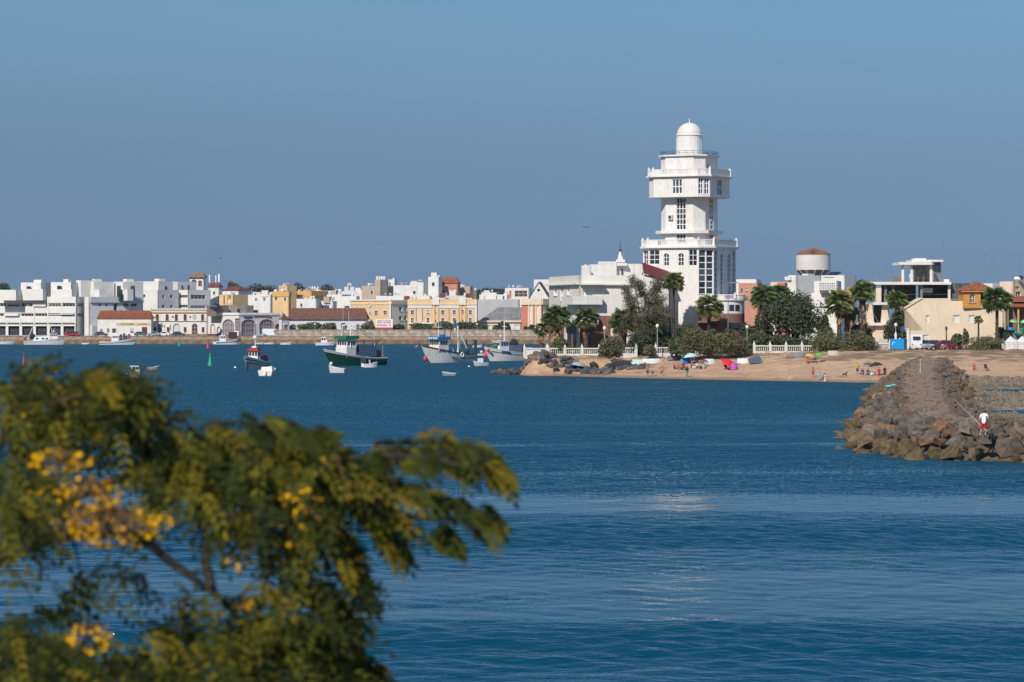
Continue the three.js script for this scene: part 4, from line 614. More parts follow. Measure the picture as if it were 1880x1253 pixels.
  { const o = new THREE.Group(); o.name = 'open_casement'; g.add(o); o.position.set(a2 / 2 + b2 / Math.SQRT2 + .1, Y(423), a2 / 2 - 1.5); o.rotation.y = 1.2; part(o, 'frame', [bb(0, .1, 0, 3, -.04, .04), bb(.75, .85, 0, 3, -.04, .04), ...[0, .75, 1.5, 2.25, 2.9].map(v => bb(.1, .75, v, v + .1, -.04, .04))], M.frame); }
  { const o = part(g, 'red_parasol', [new THREE.ConeGeometry(1.1, .6, 8).translate(5.4, yT + 1.55, 1.4), cyl(.03, .03, 1.4, 5, 5.4, yT + .3, 1.4)], mat([.40, .10, .07], .8)); }
  // rounded terrace building at the foot
  const f = thing('rounded_terrace_house', 'rounded white and red brick annex with a balustraded terrace at the foot of the lighthouse', 'building', [px(1336, 460), LAND, -463]);
  const q = 460 / F, Yf = y => py(y, 460) - LAND, rad = 34 * q;
  part(f, 'brick_storey', [cyl(rad, rad, Yf(576) + .3, 40, 0, -.3, 0), bb(-4.6, 0, -.3, Yf(576), -rad, rad * .55)], M.brick);
  for (let i = 0; i < 5; i++) part(f, 'brick_band', [cyl(rad + .03, rad + .03, .1, 40, 0, Yf(605 - i * 6), 0)], mat([.22, .09, .065], .9));
  part(f, 'white_storey', [cyl(rad - .02, rad - .02, Yf(552) - Yf(576) - .01, 40, 0, Yf(576) + .005, 0), bb(-4.6, 0, Yf(576) + .005, Yf(552) - .005, -rad + .03, rad * .52)], W);
  part(f, 'terrace_slab', [cyl(rad + .25, rad + .25, .3, 40, 0, Yf(552), 0), bb(-4.8, 0, Yf(552), Yf(552) + .296, -rad, rad * .6)], W);
  { const l = [], h = Yf(542) - Yf(552) - .3, y = Yf(552) + .3; l.push(new THREE.TorusGeometry(rad + .05, .09, 5, 40, Math.PI * 1.25).rotateX(Math.PI / 2).rotateY(.4).translate(0, y + h, 0)); for (let i = 0; i < 44; i++) { const a = -.4 + i / 43 * Math.PI * 1.25; l.push(cyl(.06, .06, h, 5, Math.cos(a) * (rad + .05), y, Math.sin(a) * (rad + .05))); } part(f, 'balusters', l, W, { kind: 'stuff' }); part(f, 'solid_parapet', bb(-4.6, -.4, y, y + h, rad * .5, rad * .58), W); part(f, 'post', bx(.3, h + .4, .3, 1.2, y, rad), W); }
  for (const a of [1.0, 1.35, 1.9]) part(f, 'window', bx(.8, 1.0, .08, 0, Yf(571), 0).rotateY(Math.PI / 2 - a).translate(Math.cos(a) * rad, 0, Math.sin(a) * rad), M.glass);
  part(f, 'canopy', bb(-4.9, -1, Yf(593), Yf(589.5), rad * .5, rad * .5 + 1.6), M.brick); part(f, 'long_window', bx(3.2, .9, .1, 0, Yf(603), 0).rotateY(.25).translate(1.2, 0, rad + .0), M.glass);
}
// ---------- villa in front of the tower ----------
{
  const d = 462, th = 80;
  const W = { trim: M.white, tw: .12, m: mat([.45, .46, .48], .3), bar: .08 };
  const b = block('white_villa', 'large white villa with curved balconies and a red brick ground floor', 'building', { x0: 1008, xc: 1064, x2: 1232, d, top: 505.5, y0: LAND, th, m: M.offw, sm: mat([.82, .80, .765], .88, { map: T.plaster }),
    win: [[1017, 530, 1023, 543, 0, { ...W, m: M.offw }], [1029, 528, 1035, 553, 0, { ...W, ny: 3 }], [1041.5, 530, 1046, 542, 0, W], [1029, 566, 1034.5, 580, 0, W], [1040, 571, 1045, 584, 0, W]],
    swin: [[1141, 529.5, 1154, 543, 0, { m: M.shutter, nx: 1, ny: 4, bar: .04, frame: M.frame }], [1070, 530, 1088, 543, 0, { m: M.shutter, nx: 3, ny: 1 }]] });
  b.fbox('cornice', 1006, 521.5, 1064, 524, .02, .55, M.white); b.sbox('cornice', 1064, 521.5, 1232, 524, .02, .55, M.white);
  b.fbox('brick_storey', 1008.3, 580, 1063.9, 640, .02, .12, M.brick); b.sbox('brick_storey', 1064.2, 580, 1232, 640, .02, .12, M.brick);
  for (const [a, e] of [[1039, 1042.5], [1062, 1066]]) b.fbox('white_pier', a, 596, e, 640, .13, .3, M.white);
  for (const [xa, xb, y0, y1] of [[1121, 1134, 603, 634], [1150, 1166, 600, 634]]) b.sbox('garage_door', xa, y0, xb, y1, .13, .18, M.shutter);
  b.fbox('dark_doorway', 1044, 600, 1050, 634, .13, .16, M.dark); b.fbox('dark_doorway', 1053, 598, 1060, 634, .13, .16, M.dark); b.sbox('dark_doorway', 1080, 606, 1087, 634, .13, .16, M.glass);
  // corner balconies
  for (const [yt, yb, xr] of [[544.5, 559.5, 1103], [579, 595, 1096]]) {
    const D = b.su(xr), Wd = b.W - b.fu(1045), y0 = b.sv(1075, yb), y1 = b.sv(1075, yt);
    const s = part(b.g, 'balcony', [bb(-Wd, 1.4, y0, y0 + .35, .14, 1.4), bb(.03, 1.4, y0, y0 + .35, -D, .14)], M.white);
    part(s, 'parapet', [bb(-Wd, 1.35, y0 + .35, y1, 1.2, 1.36), bb(1.2, 1.36, y0 + .35, y1, -D, 1.2), bb(.02, 1.2, y0 + .35, y1, -D, -D + .15), bb(-Wd, -Wd + .15, y0 + .35, y1, .14, 1.2)], M.white);
  }
  b.sbox('balcony_roof', 1064, 521, 1106, 523.5, .55, 1.5, M.white);
  // roof storey
  for (const [xa, ya, xb, z, dep, m] of [[1070, 487.5, 1079, 4, 1.2, M.white], [1089, 485.5, 1112, 6, 3, M.white], [1111, 480, 1120, 5.5, 3, M.white], [1120, 485, 1174, 8, 5, M.white], [1152, 484.5, 1183, 11, 6, M.white]]) b.rbox('roof_room', xa, ya, xb, z, dep, m);
  b.rbox('roof_window', 1137.5, 494, 1145.5, 7.9, .2, M.glass); b.rbox('chimney_pot', 1074, 486, 1076, 4.4, .4, M.white);
  { const z = 460.6, q = z / F, P = (x, y) => [px(x, z), py(y, z)]; const g = thing('red_stair_roof', 'white stair house with a sloping dark red roof beside the lighthouse', 'building', [px(1183, z), LAND, -z]);
    const [ax, ay] = P(1183, 484.5), [bx2, by] = P(1228, 502), W2 = bx2 - ax; part(g, 'gable_wall', panel(W2, 1, [], 4, [[W2, by - LAND - 1.4], [0, ay - LAND - 1.7]]), M.white); part(g, 'roof', solid([[[-.15, ay - LAND + .1 - 1.5, .5], [W2 + .3, by - LAND - .1 - 1.0, .5], [W2 + .3, by - LAND + .35, -4.2], [-.15, ay - LAND + .3, -4.2]]], .2), mat([.30, .035, .05], .8, { map: T.tile })); }
  { const g = thing('roof_spire', 'small stepped white pinnacle with a dark weathervane on the villa roof', 'spire', [px(1139, 470), py(485, 470), -470]), q = 470 / F; part(g, 'pedestal', [bx(24 * q, 5 * q, 2, 0, -.3, 0), bx(16 * q, 5 * q, 1.4, 0, 3 * q, 0)], M.white); part(g, 'pinnacle', [bx(9 * q, 5 * q, .8, 0, 7.5 * q, 0), new THREE.CylinderGeometry(.12, .42, 13 * q, 8).translate(0, 18 * q, 0), new THREE.SphereGeometry(.22, 8, 6).translate(0, 15 * q, .1)], M.white); part(g, 'ball', new THREE.SphereGeometry(.26, 10, 8).translate(0, 25 * q, 0), M.dmetal); part(g, 'weathervane', [bar([0, 25 * q, 0], [0, 46 * q, 0], .03, 4), bar([-.35, 35 * q, 0], [.35, 35 * q, 0], .03, 4), bar([-.2, 31 * q, 0], [.2, 31 * q, 0], .025, 4)], M.dmetal); }
  const w = block('villa_wing', 'white villa wing with small square windows in shade beside the glass corner', 'building', { x0: 1222, xc: 1240, x2: 1277, d: 465, top: 518, y0: LAND, th: 48, m: M.white, sm: M.white, swin: [[1251.5, 531.5, 1257.5, 543.5, 0, { sill: true }], [1262.5, 531.5, 1269.5, 543.5, 0, { sill: true }], [1253, 565, 1258, 576, 0, { sill: true }], [1262.5, 565, 1269.5, 576, 0, { sill: true }]] });
  w.sbox('brick_base', 1240, 577, 1277, 640, .02, .12, M.brick); w.rbox('roof_parapet', 1218, 509, 1275, 2, 1, M.white);
}
srand(66);
aerial(1152, 451, 486, 468, 'tall comb aerial beside the white roof spire');
// ---------- houses on the right ----------
{
  const d = 464, sh = { m: M.shutter, nx: 1, ny: 6, bar: .03, frame: M.frame };
  const b = block('cream_house', 'large plain cream house with white shutters behind the parked cars', 'building', { x0: 1693, xc: 1845, x2: 1849, d, top: 553, y0: LAND, th: 4, D: 12, m: M.cream, win: [[1700.5, 579, 1706, 592, 0, sh], [1751, 579, 1762, 592, 0, sh], [1779.5, 579, 1790, 592, 0, sh], [1695, 615, 1705, 625, 0, sh]] });
  const W = b.W, P = b.fu(1662) - W, A = b.fu(1693) - W, y0 = b.fv(1662, 567), y1 = b.fv(1693, 548);
  part(b.g, 'sloping_wing', panel(A - P, 1, [[.9, .06, 3.0, b.fv(1680, 607)]], .35, [[A - P, y1], [0, y0]]).translate(P, 0, .0), M.cream); fillHole(b.g, [.9, .06, 3.0, b.fv(1680, 607)], { name: 'door', m: M.dark, nx: 2, ny: 1 }).position.x = P;
  part(b.g, 'wing_roof', solid([[[P - .1, y0 + .12, .2], [A, y1 + .12, .2], [A, y1 + .12, -11], [P - .1, y0 + .12, -11]]], .2), M.cream); part(b.g, 'wing_side', bb(P, P + .3, 0, y0 - .1, -11, -.36), M.cream);
  b.fbox('raised_parapet', 1693, 548, 1746, 553.4, -.3, .004, M.cream);
  // ochre turret
  const t = thing('ochre_turret', 'ochre roof turret with an arched window and orange tiled pyramid roof', 'turret', [px(1769, 463.9), LAND, -463.9]), s = 463.9 / F, Yt = y => py(y, 463.9) - LAND;
  const tw = 32 * s, tall = Yt(533) - Yt(566), mm = M.orange;
  part(t, 'front_wall', panel(tw, tall, [[12 * s, Yt(556) - Yt(566), 21.5 * s, Yt(540) - Yt(566), 1]]).translate(0, Yt(566), .01), mm); fillHole(t, [12 * s, Yt(556), 21.5 * s, Yt(540), 1], { trim: mat([.5, .25, .06], .8), m: mat([.10, .12, .14], .3) });
  part(t, 'corner_posts', [bb(tw + 22 * s, tw + 26 * s, Yt(562), Yt(533), -.5, 0), bb(0, .4, Yt(566), Yt(533), -5, -.36), bb(tw + 22 * s, tw + 26 * s, Yt(562), Yt(533), -5, -4.5)], mm); part(t, 'loggia_back_wall', bb(tw, tw + 22 * s, Yt(566), Yt(533), -4.9, -4.6), mm); part(t, 'inner_wall', bb(tw - .3, tw, Yt(566), Yt(533), -5, -.36), mm); part(t, 'loggia_parapet', bb(tw, tw + 26 * s, Yt(566), Yt(552), -.4, -.1), M.cream);
  { const x0 = -4 * s, x1 = tw + 30 * s, z0 = .5, z1 = -5.5, y = Yt(533), a = [28 * s, Yt(516), -2.5]; const rf = part(t, 'roof', solid([[[x0, y, z0], [x1, y, z0], a], [[x1, y, z0], [x1, y, z1], a], [[x1, y, z1], [x0, y, z1], a], [[x0, y, z1], [x0, y, z0], a]], .15), M.tileO); part(rf, 'eaves_board', [bb(x0, x1, y - .3, y - .15, z0 - .25, z0 - .05)], M.ochre); }
}
{ // unfinished concrete frame
  const d = 500, q = d / F, g = thing('concrete_frame_building', 'unfinished grey concrete building of open slabs and columns with a rooftop pavilion', 'building', [px(1660, d), LAND, -d]);
  const X = x => px(x, d) - px(1660, d), Y = y => py(y, d) - LAND, c = M.conc, w = M.white2;
  part(g, 'upper_slab', bb(X(1590), X(1745), Y(523), Y(518), -12, 1.2), w); part(g, 'middle_slab', bb(X(1603), X(1680), Y(560), Y(555.5), -12, 1), w); part(g, 'lower_slab', bb(X(1586), X(1633), Y(598), Y(593), -12, 1.2), w); part(g, 'right_floor', bb(X(1690), X(1790), Y(552), Y(549), -12, .5), c);
  for (const x of [1606, 1626, 1640, 1692, 1743]) part(g, 'column', bb(X(x - 2.2), X(x + 2.2), Y(555.5) + .005, Y(523) - .005, -.2, .3), x === 1743 ? M.offw : c);
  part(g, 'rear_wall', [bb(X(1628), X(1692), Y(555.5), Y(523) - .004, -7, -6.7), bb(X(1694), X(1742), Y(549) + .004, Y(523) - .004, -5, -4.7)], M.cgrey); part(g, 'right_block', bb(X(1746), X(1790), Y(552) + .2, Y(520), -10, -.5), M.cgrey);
  part(g, 'hung_sheet', bb(X(1695), X(1716), Y(538), Y(529), -2, -1.9), M.white); 
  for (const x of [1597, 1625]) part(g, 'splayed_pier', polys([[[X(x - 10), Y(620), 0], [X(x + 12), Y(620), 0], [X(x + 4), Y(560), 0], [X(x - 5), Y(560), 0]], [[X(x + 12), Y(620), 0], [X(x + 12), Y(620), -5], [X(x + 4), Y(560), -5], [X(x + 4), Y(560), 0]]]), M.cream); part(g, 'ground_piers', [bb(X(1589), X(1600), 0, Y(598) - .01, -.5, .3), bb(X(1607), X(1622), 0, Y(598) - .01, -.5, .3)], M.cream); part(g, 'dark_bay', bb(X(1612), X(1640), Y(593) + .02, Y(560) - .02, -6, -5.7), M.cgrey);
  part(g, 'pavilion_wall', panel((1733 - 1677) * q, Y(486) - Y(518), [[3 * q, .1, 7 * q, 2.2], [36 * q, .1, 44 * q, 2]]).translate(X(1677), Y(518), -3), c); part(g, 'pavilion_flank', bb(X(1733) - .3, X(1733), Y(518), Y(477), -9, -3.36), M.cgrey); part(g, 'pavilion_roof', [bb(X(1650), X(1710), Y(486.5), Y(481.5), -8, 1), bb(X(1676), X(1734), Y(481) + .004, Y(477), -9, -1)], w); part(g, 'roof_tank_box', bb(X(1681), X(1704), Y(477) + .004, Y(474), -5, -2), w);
  for (const x of [1658, 1674, 1710]) part(g, 'pavilion_column', bb(X(x - 2.2), X(x + 2.2), Y(518) + .004, Y(486.5), x > 1700 ? -.4 : -.6, .1), M.offw);
  const rb = []; for (const x of [1600, 1613, 1631, 1652, 1685, 1695, 1718, 1730, 1744, 1758]) rb.push(bar([X(x), Y(518), .5], [X(x), Y(508), .5], .06, 4)); rb.forEach(r => part(g, 'starter_bar', r, mat([.35, .17, .11], .9))); part(g, 'railing', [bar([X(1600), Y(511), .5], [X(1744), Y(511), .5], .02, 4), bar([X(1606), Y(541), .8], [X(1740), Y(541), .8], .02, 4)], M.metal); part(g, 'cement_mixer', bx(1.6, .9, 1, X(1651), Y(518) + .01, -.8), M.brown); part(g, 'roof_goods', [bx(.9, .5, .6, X(1738), Y(518) + .01, 0), cyl(.3, .5, 1.3, 8, X(1675), Y(518) + .01, -.6)], M.boatW);
}
{ // cream house at the right edge with solar heaters, tiled roofs
  const d = 505, b = block('cream_house', 'cream house with solar heaters and tiled roofs at the right edge', 'building', { x0: 1836, xc: 1862, x2: 1920, d, top: 517, y0: LAND, th: 50, m: M.cream, sm: M.cream, swin: [[1865, 526, 1873, 531], [1866, 536, 1875, 547, 0, { m: M.brown }]] });
  b.rbox('roof_slab_canopy', 1817, 520.5, 1838, 4, 3, M.white); const s = part(b.g, 'solar_panel', bx(7, .1, 2.2, 0, 0, 0), M.solar); s.position.set(2.6, b.h - .9, -2.6); s.rotation.set(0, .9, -.6); part(b.g, 'hot_water_tank', new THREE.CylinderGeometry(.35, .35, 1.4, 12).rotateZ(Math.PI / 2).translate(.2, b.h + .5, -1), M.boatW);
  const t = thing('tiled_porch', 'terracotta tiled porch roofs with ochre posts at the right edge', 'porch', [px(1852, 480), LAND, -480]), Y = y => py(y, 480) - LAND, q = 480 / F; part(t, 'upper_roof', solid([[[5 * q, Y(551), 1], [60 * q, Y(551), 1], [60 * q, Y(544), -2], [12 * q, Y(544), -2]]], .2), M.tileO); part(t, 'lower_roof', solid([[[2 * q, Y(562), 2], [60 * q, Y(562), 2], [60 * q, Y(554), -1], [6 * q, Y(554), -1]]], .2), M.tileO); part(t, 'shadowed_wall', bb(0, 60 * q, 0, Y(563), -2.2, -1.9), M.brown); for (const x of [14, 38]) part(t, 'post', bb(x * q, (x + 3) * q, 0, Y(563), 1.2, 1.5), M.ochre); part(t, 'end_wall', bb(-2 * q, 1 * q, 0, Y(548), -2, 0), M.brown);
  const wsl = thing('water_slide', 'green and blue spiral water slide tubes at the right edge', 'water slide', [px(1868, 466), LAND, -466]), Yw = y => py(y, 466) - LAND; const tubeM = c => mat(c, .35, { side: THREE.DoubleSide });
  part(wsl, 'green_bowl', new THREE.SphereGeometry(1, 20, 10, 0, 6.3, 0, 1.6).scale(.75, .55, .6).rotateZ(-.25).translate(-.65, Yw(593), .4), tubeM([.18, .42, .16])); part(wsl, 'green_bowl', new THREE.SphereGeometry(1, 20, 10, 0, 6.3, 0, 1.6).scale(.8, .6, .6).translate(1.3, Yw(593.5), .2), tubeM([.20, .44, .2])); part(wsl, 'blue_bowl', new THREE.SphereGeometry(1, 20, 10, 0, 6.3, 0, 1.6).scale(.75, .5, .6).rotateZ(-.15).translate(-1.1, Yw(606.5), .4), tubeM([.01, .20, .38])); part(wsl, 'slide_tube', [tube([[-.6, Yw(606), 0], [-.2, Yw(612), .5], [.4, Yw(622), .3], [1.6, Yw(630), .4], [3, Yw(640), .3]], .32, 8), tube([[.5, Yw(592), 0], [.9, Yw(604), -.3], [.6, Yw(612), .2], [.2, Yw(618), 0]], .3, 8)], tubeM([.02, .16, .12])); part(wsl, 'tower_frame', [bar([0, 0, 0], [0, Yw(590), 0], .07, 5), bar([1, 0, -1], [1, Yw(588), -1], .07, 5), bar([-1, 0, -1], [-1, Yw(600), -1], .07, 5)], M.dmetal);
  for (const [x, lab] of [[1856, 'left white peaked tent beside the water slide'], [1878, 'right white peaked tent at the frame edge']]) { const g = thing('market_tent', lab, 'tent', [px(x, 458), LAND, -458], 0, 'white peaked tents'); part(g, 'canopy', new THREE.ConeGeometry(1.5, 1.0, 4).rotateY(Math.PI / 4).translate(0, 2.3, 0), M.boatW); part(g, 'side_walls', [bb(-1.0, 1.0, .0, 1.8, -1, -.95), bb(-1.0, 1.0, .7, 1.8, .95, 1)], M.boatW); for (const [a, c] of [[-1, -1], [1, -1], [-1, 1], [1, 1]]) part(g, 'pole', cyl(.03, .03, 1.8, 5, a * 1.03, 0, c * 1.03), M.metal); }
}
{ // water tower and the houses behind the trees
  const d = 800, q = d / F, g = thing('water_tower', 'round white water tower with an orange domed roof and tapering base', 'water tower', [px(1493.5, d), LAND, -d]), Y = y => py(y, d) - LAND, r = 31.5 * q;
  part(g, 'tank', cyl(r, r, Y(469) - Y(496), 40, 0, Y(496), 0), mat([.72, .70, .67], .9, { map: T.plaster })); part(g, 'top_ring', cyl(r * .985, r * .985, Y(467) - Y(469), 40, 0, Y(469), 0), M.conc); part(g, 'roof', new THREE.LatheGeometry([[r * .99, 0], [r * .75, .75], [r * .4, 1.35], [.3, 1.75], [.01, 1.8]].map(a => new THREE.Vector2(...a)), 40).translate(0, Y(467), 0), mat([.48, .19, .08], .9, { map: T.dirty }));
  part(g, 'cone_base', new THREE.CylinderGeometry(r, r * .62, Y(496) - Y(508), 40).translate(0, (Y(496) + Y(508)) / 2 - .01, 0), M.conc); for (let i = 0; i < 12; i++) { const a = i / 12 * 6.283; part(g, 'rib', bar([Math.cos(a) * r * .64, Y(508), Math.sin(a) * r * .64], [Math.cos(a) * r * 1.0, Y(496), Math.sin(a) * r * 1.0], .2, 4), M.lgrey); } part(g, 'stem', cyl(r * .6, r * .6, Y(508), 24), M.conc); part(g, 'finial', cyl(.25, .1, .35, 8, 0, Y(458.5), 0), M.conc);
  const hs = [[1448, 1463, 1508, 505.5, 690, 50, M.white, M.white, 'white house with a blank grey flank below the water tower'], [1495, 1538, 1545, 516, 680, 15, M.white, M.white, 'white house with a latticed block wall below the water tower'], [1508, 1552, 1572, 505.5, 710, 35, M.white, M.white, 'white house with a round vent and solar roof right of the water tower'], [1490, 1545, 1556, 538, 660, 15, M.white, M.white, 'low white house with a dark awning in front of the lattice wall'], [1356, 1392, 1400, 520, 720, 15, M.salmon, M.salmon, 'faded pink block of flats right of the lighthouse'], [1352, 1390, 1398, 513, 760, 15, M.white2, M.white2, 'pale roof storey above the faded pink flats'], [1415, 1452, 1458, 518, 750, 15, M.cream, M.cream, 'cream house seen through the palm crowns'], [1427, 1443, 1446, 519, 742, 10, M.pink, M.pink, 'small red roof room above the palms'], [1555, 1566, 1570, 528, 640, 15, M.salmon, M.salmon, 'pinkish house corner beside the tall skirted palm'], [1608, 1622, 1626, 529, 600, 10, M.cream, M.cream, 'small cream house seen through the concrete frame']];
  for (const [x0, xc, x2, top, dd, th, m, sm, lab] of hs) { const b = block('town_house', lab, 'building', { x0, xc, x2, d: dd, top, y0: LAND, th, m, sm, D: 9, win: lab.includes('flats') && lab.includes('block') ? [[1360, 530, 1364, 538], [1369, 530, 1374, 538], [1380, 530, 1385, 538], [1360, 545, 1364, 553], [1369, 545, 1374, 553]] : [] });
    if (lab.includes('lattice') && lab.includes('block')) { const l = []; for (let i = 0; i < 9; i++) for (let j = 0; j < 4; j++) { const x = 1505 + i * 3.3, y = 520 + j * 4, a = b.fu(x) - b.W, v = b.fv(x, y); l.push(bb(a, a + .26, v - .3, v, .003, .02)); } l.forEach(q => part(b.g, 'block_opening', q, M.cgrey)); }
    if (lab.includes('solar')) { const s = part(b.g, 'solar_roof', solid([[[-b.W * .9, b.h - .5, .05], [-b.W * .45, b.h - .5, .05], [-b.W * .3, b.h + .9, -2], [-b.W * .75, b.h + .9, -2]]], .1), M.solar); }
    if (lab.includes('awning')) b.fbox('awning', 1507, 533.5, 1522, 539, .1, 1.2, M.cgrey);
    if (lab.includes('flank')) { b.rbox('roof_wall', 1477, 503, 1492, 3, 2, M.white); b.rbox('roof_hut', 1448, 508, 1462, 1, 3, M.white); } }
}
srand(71);
[[1628, 487, 519, 520], [1600, 495, 519, 520], [1733, 447, 478, 505], [1809, 467, 520, 480], [1822, 478, 520, 500], [1872, 465, 520, 520], [1706, 460, 475, 520]].forEach(([x, a, b, d], i) => aerial(x, a, b, d, ['comb aerial on the left of the concrete slab roof', 'thin aerial at the left end of the concrete slab', 'thin aerial above the rooftop pavilion', 'tall aerial behind the ochre turret', 'aerial with a dark dipole right of the turret', 'thin tall mast at the right edge', 'small aerial above the pavilion roof box'][i]));
// ---------- promenade: balustrades, lamps ----------
const balGeo = (() => { const pr = [[.055, 0], [.055, .06], [.03, .1], [.06, .25], [.045, .42], [.03, .5], [.05, .56], [.05, .62]]; return new THREE.LatheGeometry(pr.map(a => new THREE.Vector2(...a)), 6); })();
function balustrade(label, xa, xb, d, opts = {}) {
  const X0 = px(xa, d), X1 = px(xb, d), y = opts.y ?? Math.max(landH(X0, d), landH(X1, d)) - .05, g = thing('balustrade', label, 'balustrade', [X0, y, -d], 0, 'white balustrade of the promenade'), w = X1 - X0, s = opts.s ?? 1.35, m = mat([.74, .72, .68], .8, { map: T.plaster });
  part(g, 'plinth', bb(0, w, -.5, .22 * s, -.2, .2), m); part(g, 'handrail', bb(0, w, .78 * s, .92 * s, -.16, .16), m);
  const n = Math.max(1, Math.round(w / 2.55)); for (let i = 0; i <= n; i++) part(g, 'post', [bb(-.2, .2, -.3, 1.05 * s, -.21, .21), cyl(.2, .02, .4 * s, 8, 0, 1.05 * s, 0)], m).position.x = w * i / n;
  if (opts.solid) part(g, 'solid_panel', bb(.2, w - .2, .22 * s, .78 * s, -.08, .08), m);
  else { const l = []; const k = Math.round(w / .3); for (let i = 1; i < k; i++) l.push(balGeo.clone().scale(s, .92 * s, s).translate(w * i / k, .22 * s, 0)); part(g, 'balusters', l, m, { kind: 'stuff' }); }
  return g;
}
balustrade('solid white promenade wall at the tip beside the small white kiosk', 963, 1004, 458, { solid: true, y: 3.0 });
balustrade('long white balustrade in front of the villa brick ground floor', 1006, 1100, 455, { y: 3.05 });
balustrade('short white balustrade between the round bush and the beach steps', 1142, 1168, 453, { y: 3.15 });
balustrade('white balustrade below the palms left of the lighthouse annex', 1204, 1255, 453, { y: 3.2 });
balustrade('white balustrade in the gap in front of the dark fig tree', 1385, 1502, 453, { y: 3.5 });
balustrade('short white balustrade left of the blue container', 1610, 1634, 453, { y: 3.85 });
balustrade('white balustrade by the tents at the right edge', 1842, 1890, 453, { y: 3.85 });
function lamp(x, yTop, yBase, d, label, tall) { const b = py(yBase, d), h = py(yTop, d) - b, g = thing('street_lamp', label, 'lamp', [px(x, d), b, -d]); if (tall) { part(g, 'pole', cyl(.09, .06, h, 8), M.metal); part(g, 'arm', bar([0, h - .1, 0], [1.1, h, .2], .045, 5), M.metal); part(g, 'lamp_head', bx(.7, .14, .28, 1.3, h - .08, .25), M.metal); } else { part(g, 'pole', cyl(.08, .05, h - .4, 8), mat([.35, .36, .36], .6)); part(g, 'globe', new THREE.SphereGeometry(.26, 14, 10).scale(1, 1.25, 1).translate(0, h - .25, 0), mat([.75, .75, .73], .35)); } return g; }
lamp(1207, 596, 650, 451, 'white globe lamp among the palms left of the lighthouse'); lamp(1110, 600, 650, 451, 'white globe lamp beside the round bush before the villa'); lamp(1337, 519, 640, 452, 'tall grey street lamp in front of the rounded annex', true); lamp(1645, 594, 645, 458, 'white globe lamp above the blue container'); lamp(1372, 598, 645, 456, 'white globe lamp right of the rounded annex');
lamp(876, 594, 619, 907, 'globe lamp on the far quay before the ornate building'); lamp(578, 594, 619, 907, 'globe lamp on the far quay before the warehouse trees'); lamp(521, 594, 619, 907, 'globe lamp on the far quay beside the restaurant'); lamp(470, 592, 619, 907, 'globe lamp standing before the restaurant arches');
// ---------- vegetation ----------
function leafCloud(o) {      // many small leaf faces spread through lobes; colour differs leaf by leaf, never by height
  const { n, size, lobes, cols } = o, P = [], N = [], C = []; const a = V(), u = V(), w = V(), nn = V();
  for (let i = 0; i < n; i++) {
    const L = lobes[R() * lobes.length | 0]; let v; do v = V(rr(-1, 1), rr(-1, 1), rr(-1, 1)); while (v.length() > 1);
    const k = Math.pow(v.length(), -.45); v.multiplyScalar(k > 1.9 ? 1.9 : k); if (v.length() > 1) v.normalize().multiplyScalar(rr(.9, 1.12)); v.multiplyScalar(o.fuzz ? rr(.35, 1.55) : 1 + .3 * Math.pow(R(), 4)); const c = V(L[0] + v.x * L[3], L[1] + v.y * L[4], L[2] + v.z * L[5]);
    if (o.floor != null && c.y < o.floor) continue;
    nn.set(rr(-1, 1), rr(-.4, 1), rr(-1, 1)).normalize().add(v.multiplyScalar(.6)).normalize(); u.set(rr(-1, 1), rr(-1, 1) * (o.upright ? 2.5 : 1), rr(-1, 1)).cross(nn).normalize(); w.crossVectors(nn, u);
    const s = size * rr(.6, 1.35), sx = s * (o.slim ?? .55); u.multiplyScalar(s); w.multiplyScalar(sx);
    const col = cols[R() * cols.length | 0], b = rr(.75, 1.25);
    const q = [[c.x - u.x, c.y - u.y, c.z - u.z], [c.x + w.x, c.y + w.y, c.z + w.z], [c.x + u.x + nn.x * -s * .2, c.y + u.y - nn.y * s * .2, c.z + u.z], [c.x - w.x, c.y - w.y, c.z - w.z]];
    for (const t of [0, 1, 2, 0, 2, 3]) { P.push(...q[t]); N.push(nn.x, nn.y, nn.z); C.push(col[0] * b, col[1] * b, col[2] * b); }
  }
  const g = new THREE.BufferGeometry(); g.setAttribute('position', new THREE.Float32BufferAttribute(P, 3)); g.setAttribute('normal', new THREE.Float32BufferAttribute(N, 3)); g.setAttribute('color', new THREE.Float32BufferAttribute(C, 3)); g.setAttribute('uv', new THREE.BufferAttribute(new Float32Array(P.length / 3 * 2), 2)); g.computeVertexNormals(); return g;
}
const leafM = mat([1, 1, 1], .8, { vertexColors: true, side: THREE.DoubleSide });
const GREEN = { dark: [[.035, .05, .018], [.045, .06, .02], [.055, .065, .028]], olive: [[.10, .105, .04], [.125, .115, .05], [.085, .085, .035]], mid: [[.065, .09, .028], [.08, .10, .035], [.055, .07, .025]], dry: [[.12, .095, .05], [.085, .08, .035], [.15, .11, .06]], far: [[.05, .07, .06], [.06, .08, .07], [.045, .06, .055]], grey: [[.11, .105, .07], [.09, .085, .05], [.13, .12, .085], [.07, .07, .035]] };
function lobesIn(w, h, dep, k, y0) { const l = []; for (let i = 0; i < k; i++) { const a = R() * 6.283, r = Math.sqrt(R()) * .62; l.push([Math.cos(a) * r * w / 2, y0 + h * (.28 + .48 * R()), Math.sin(a) * r * dep / 2, w * rr(.2, .32), h * rr(.18, .3), dep * rr(.2, .32)]); } return l; }
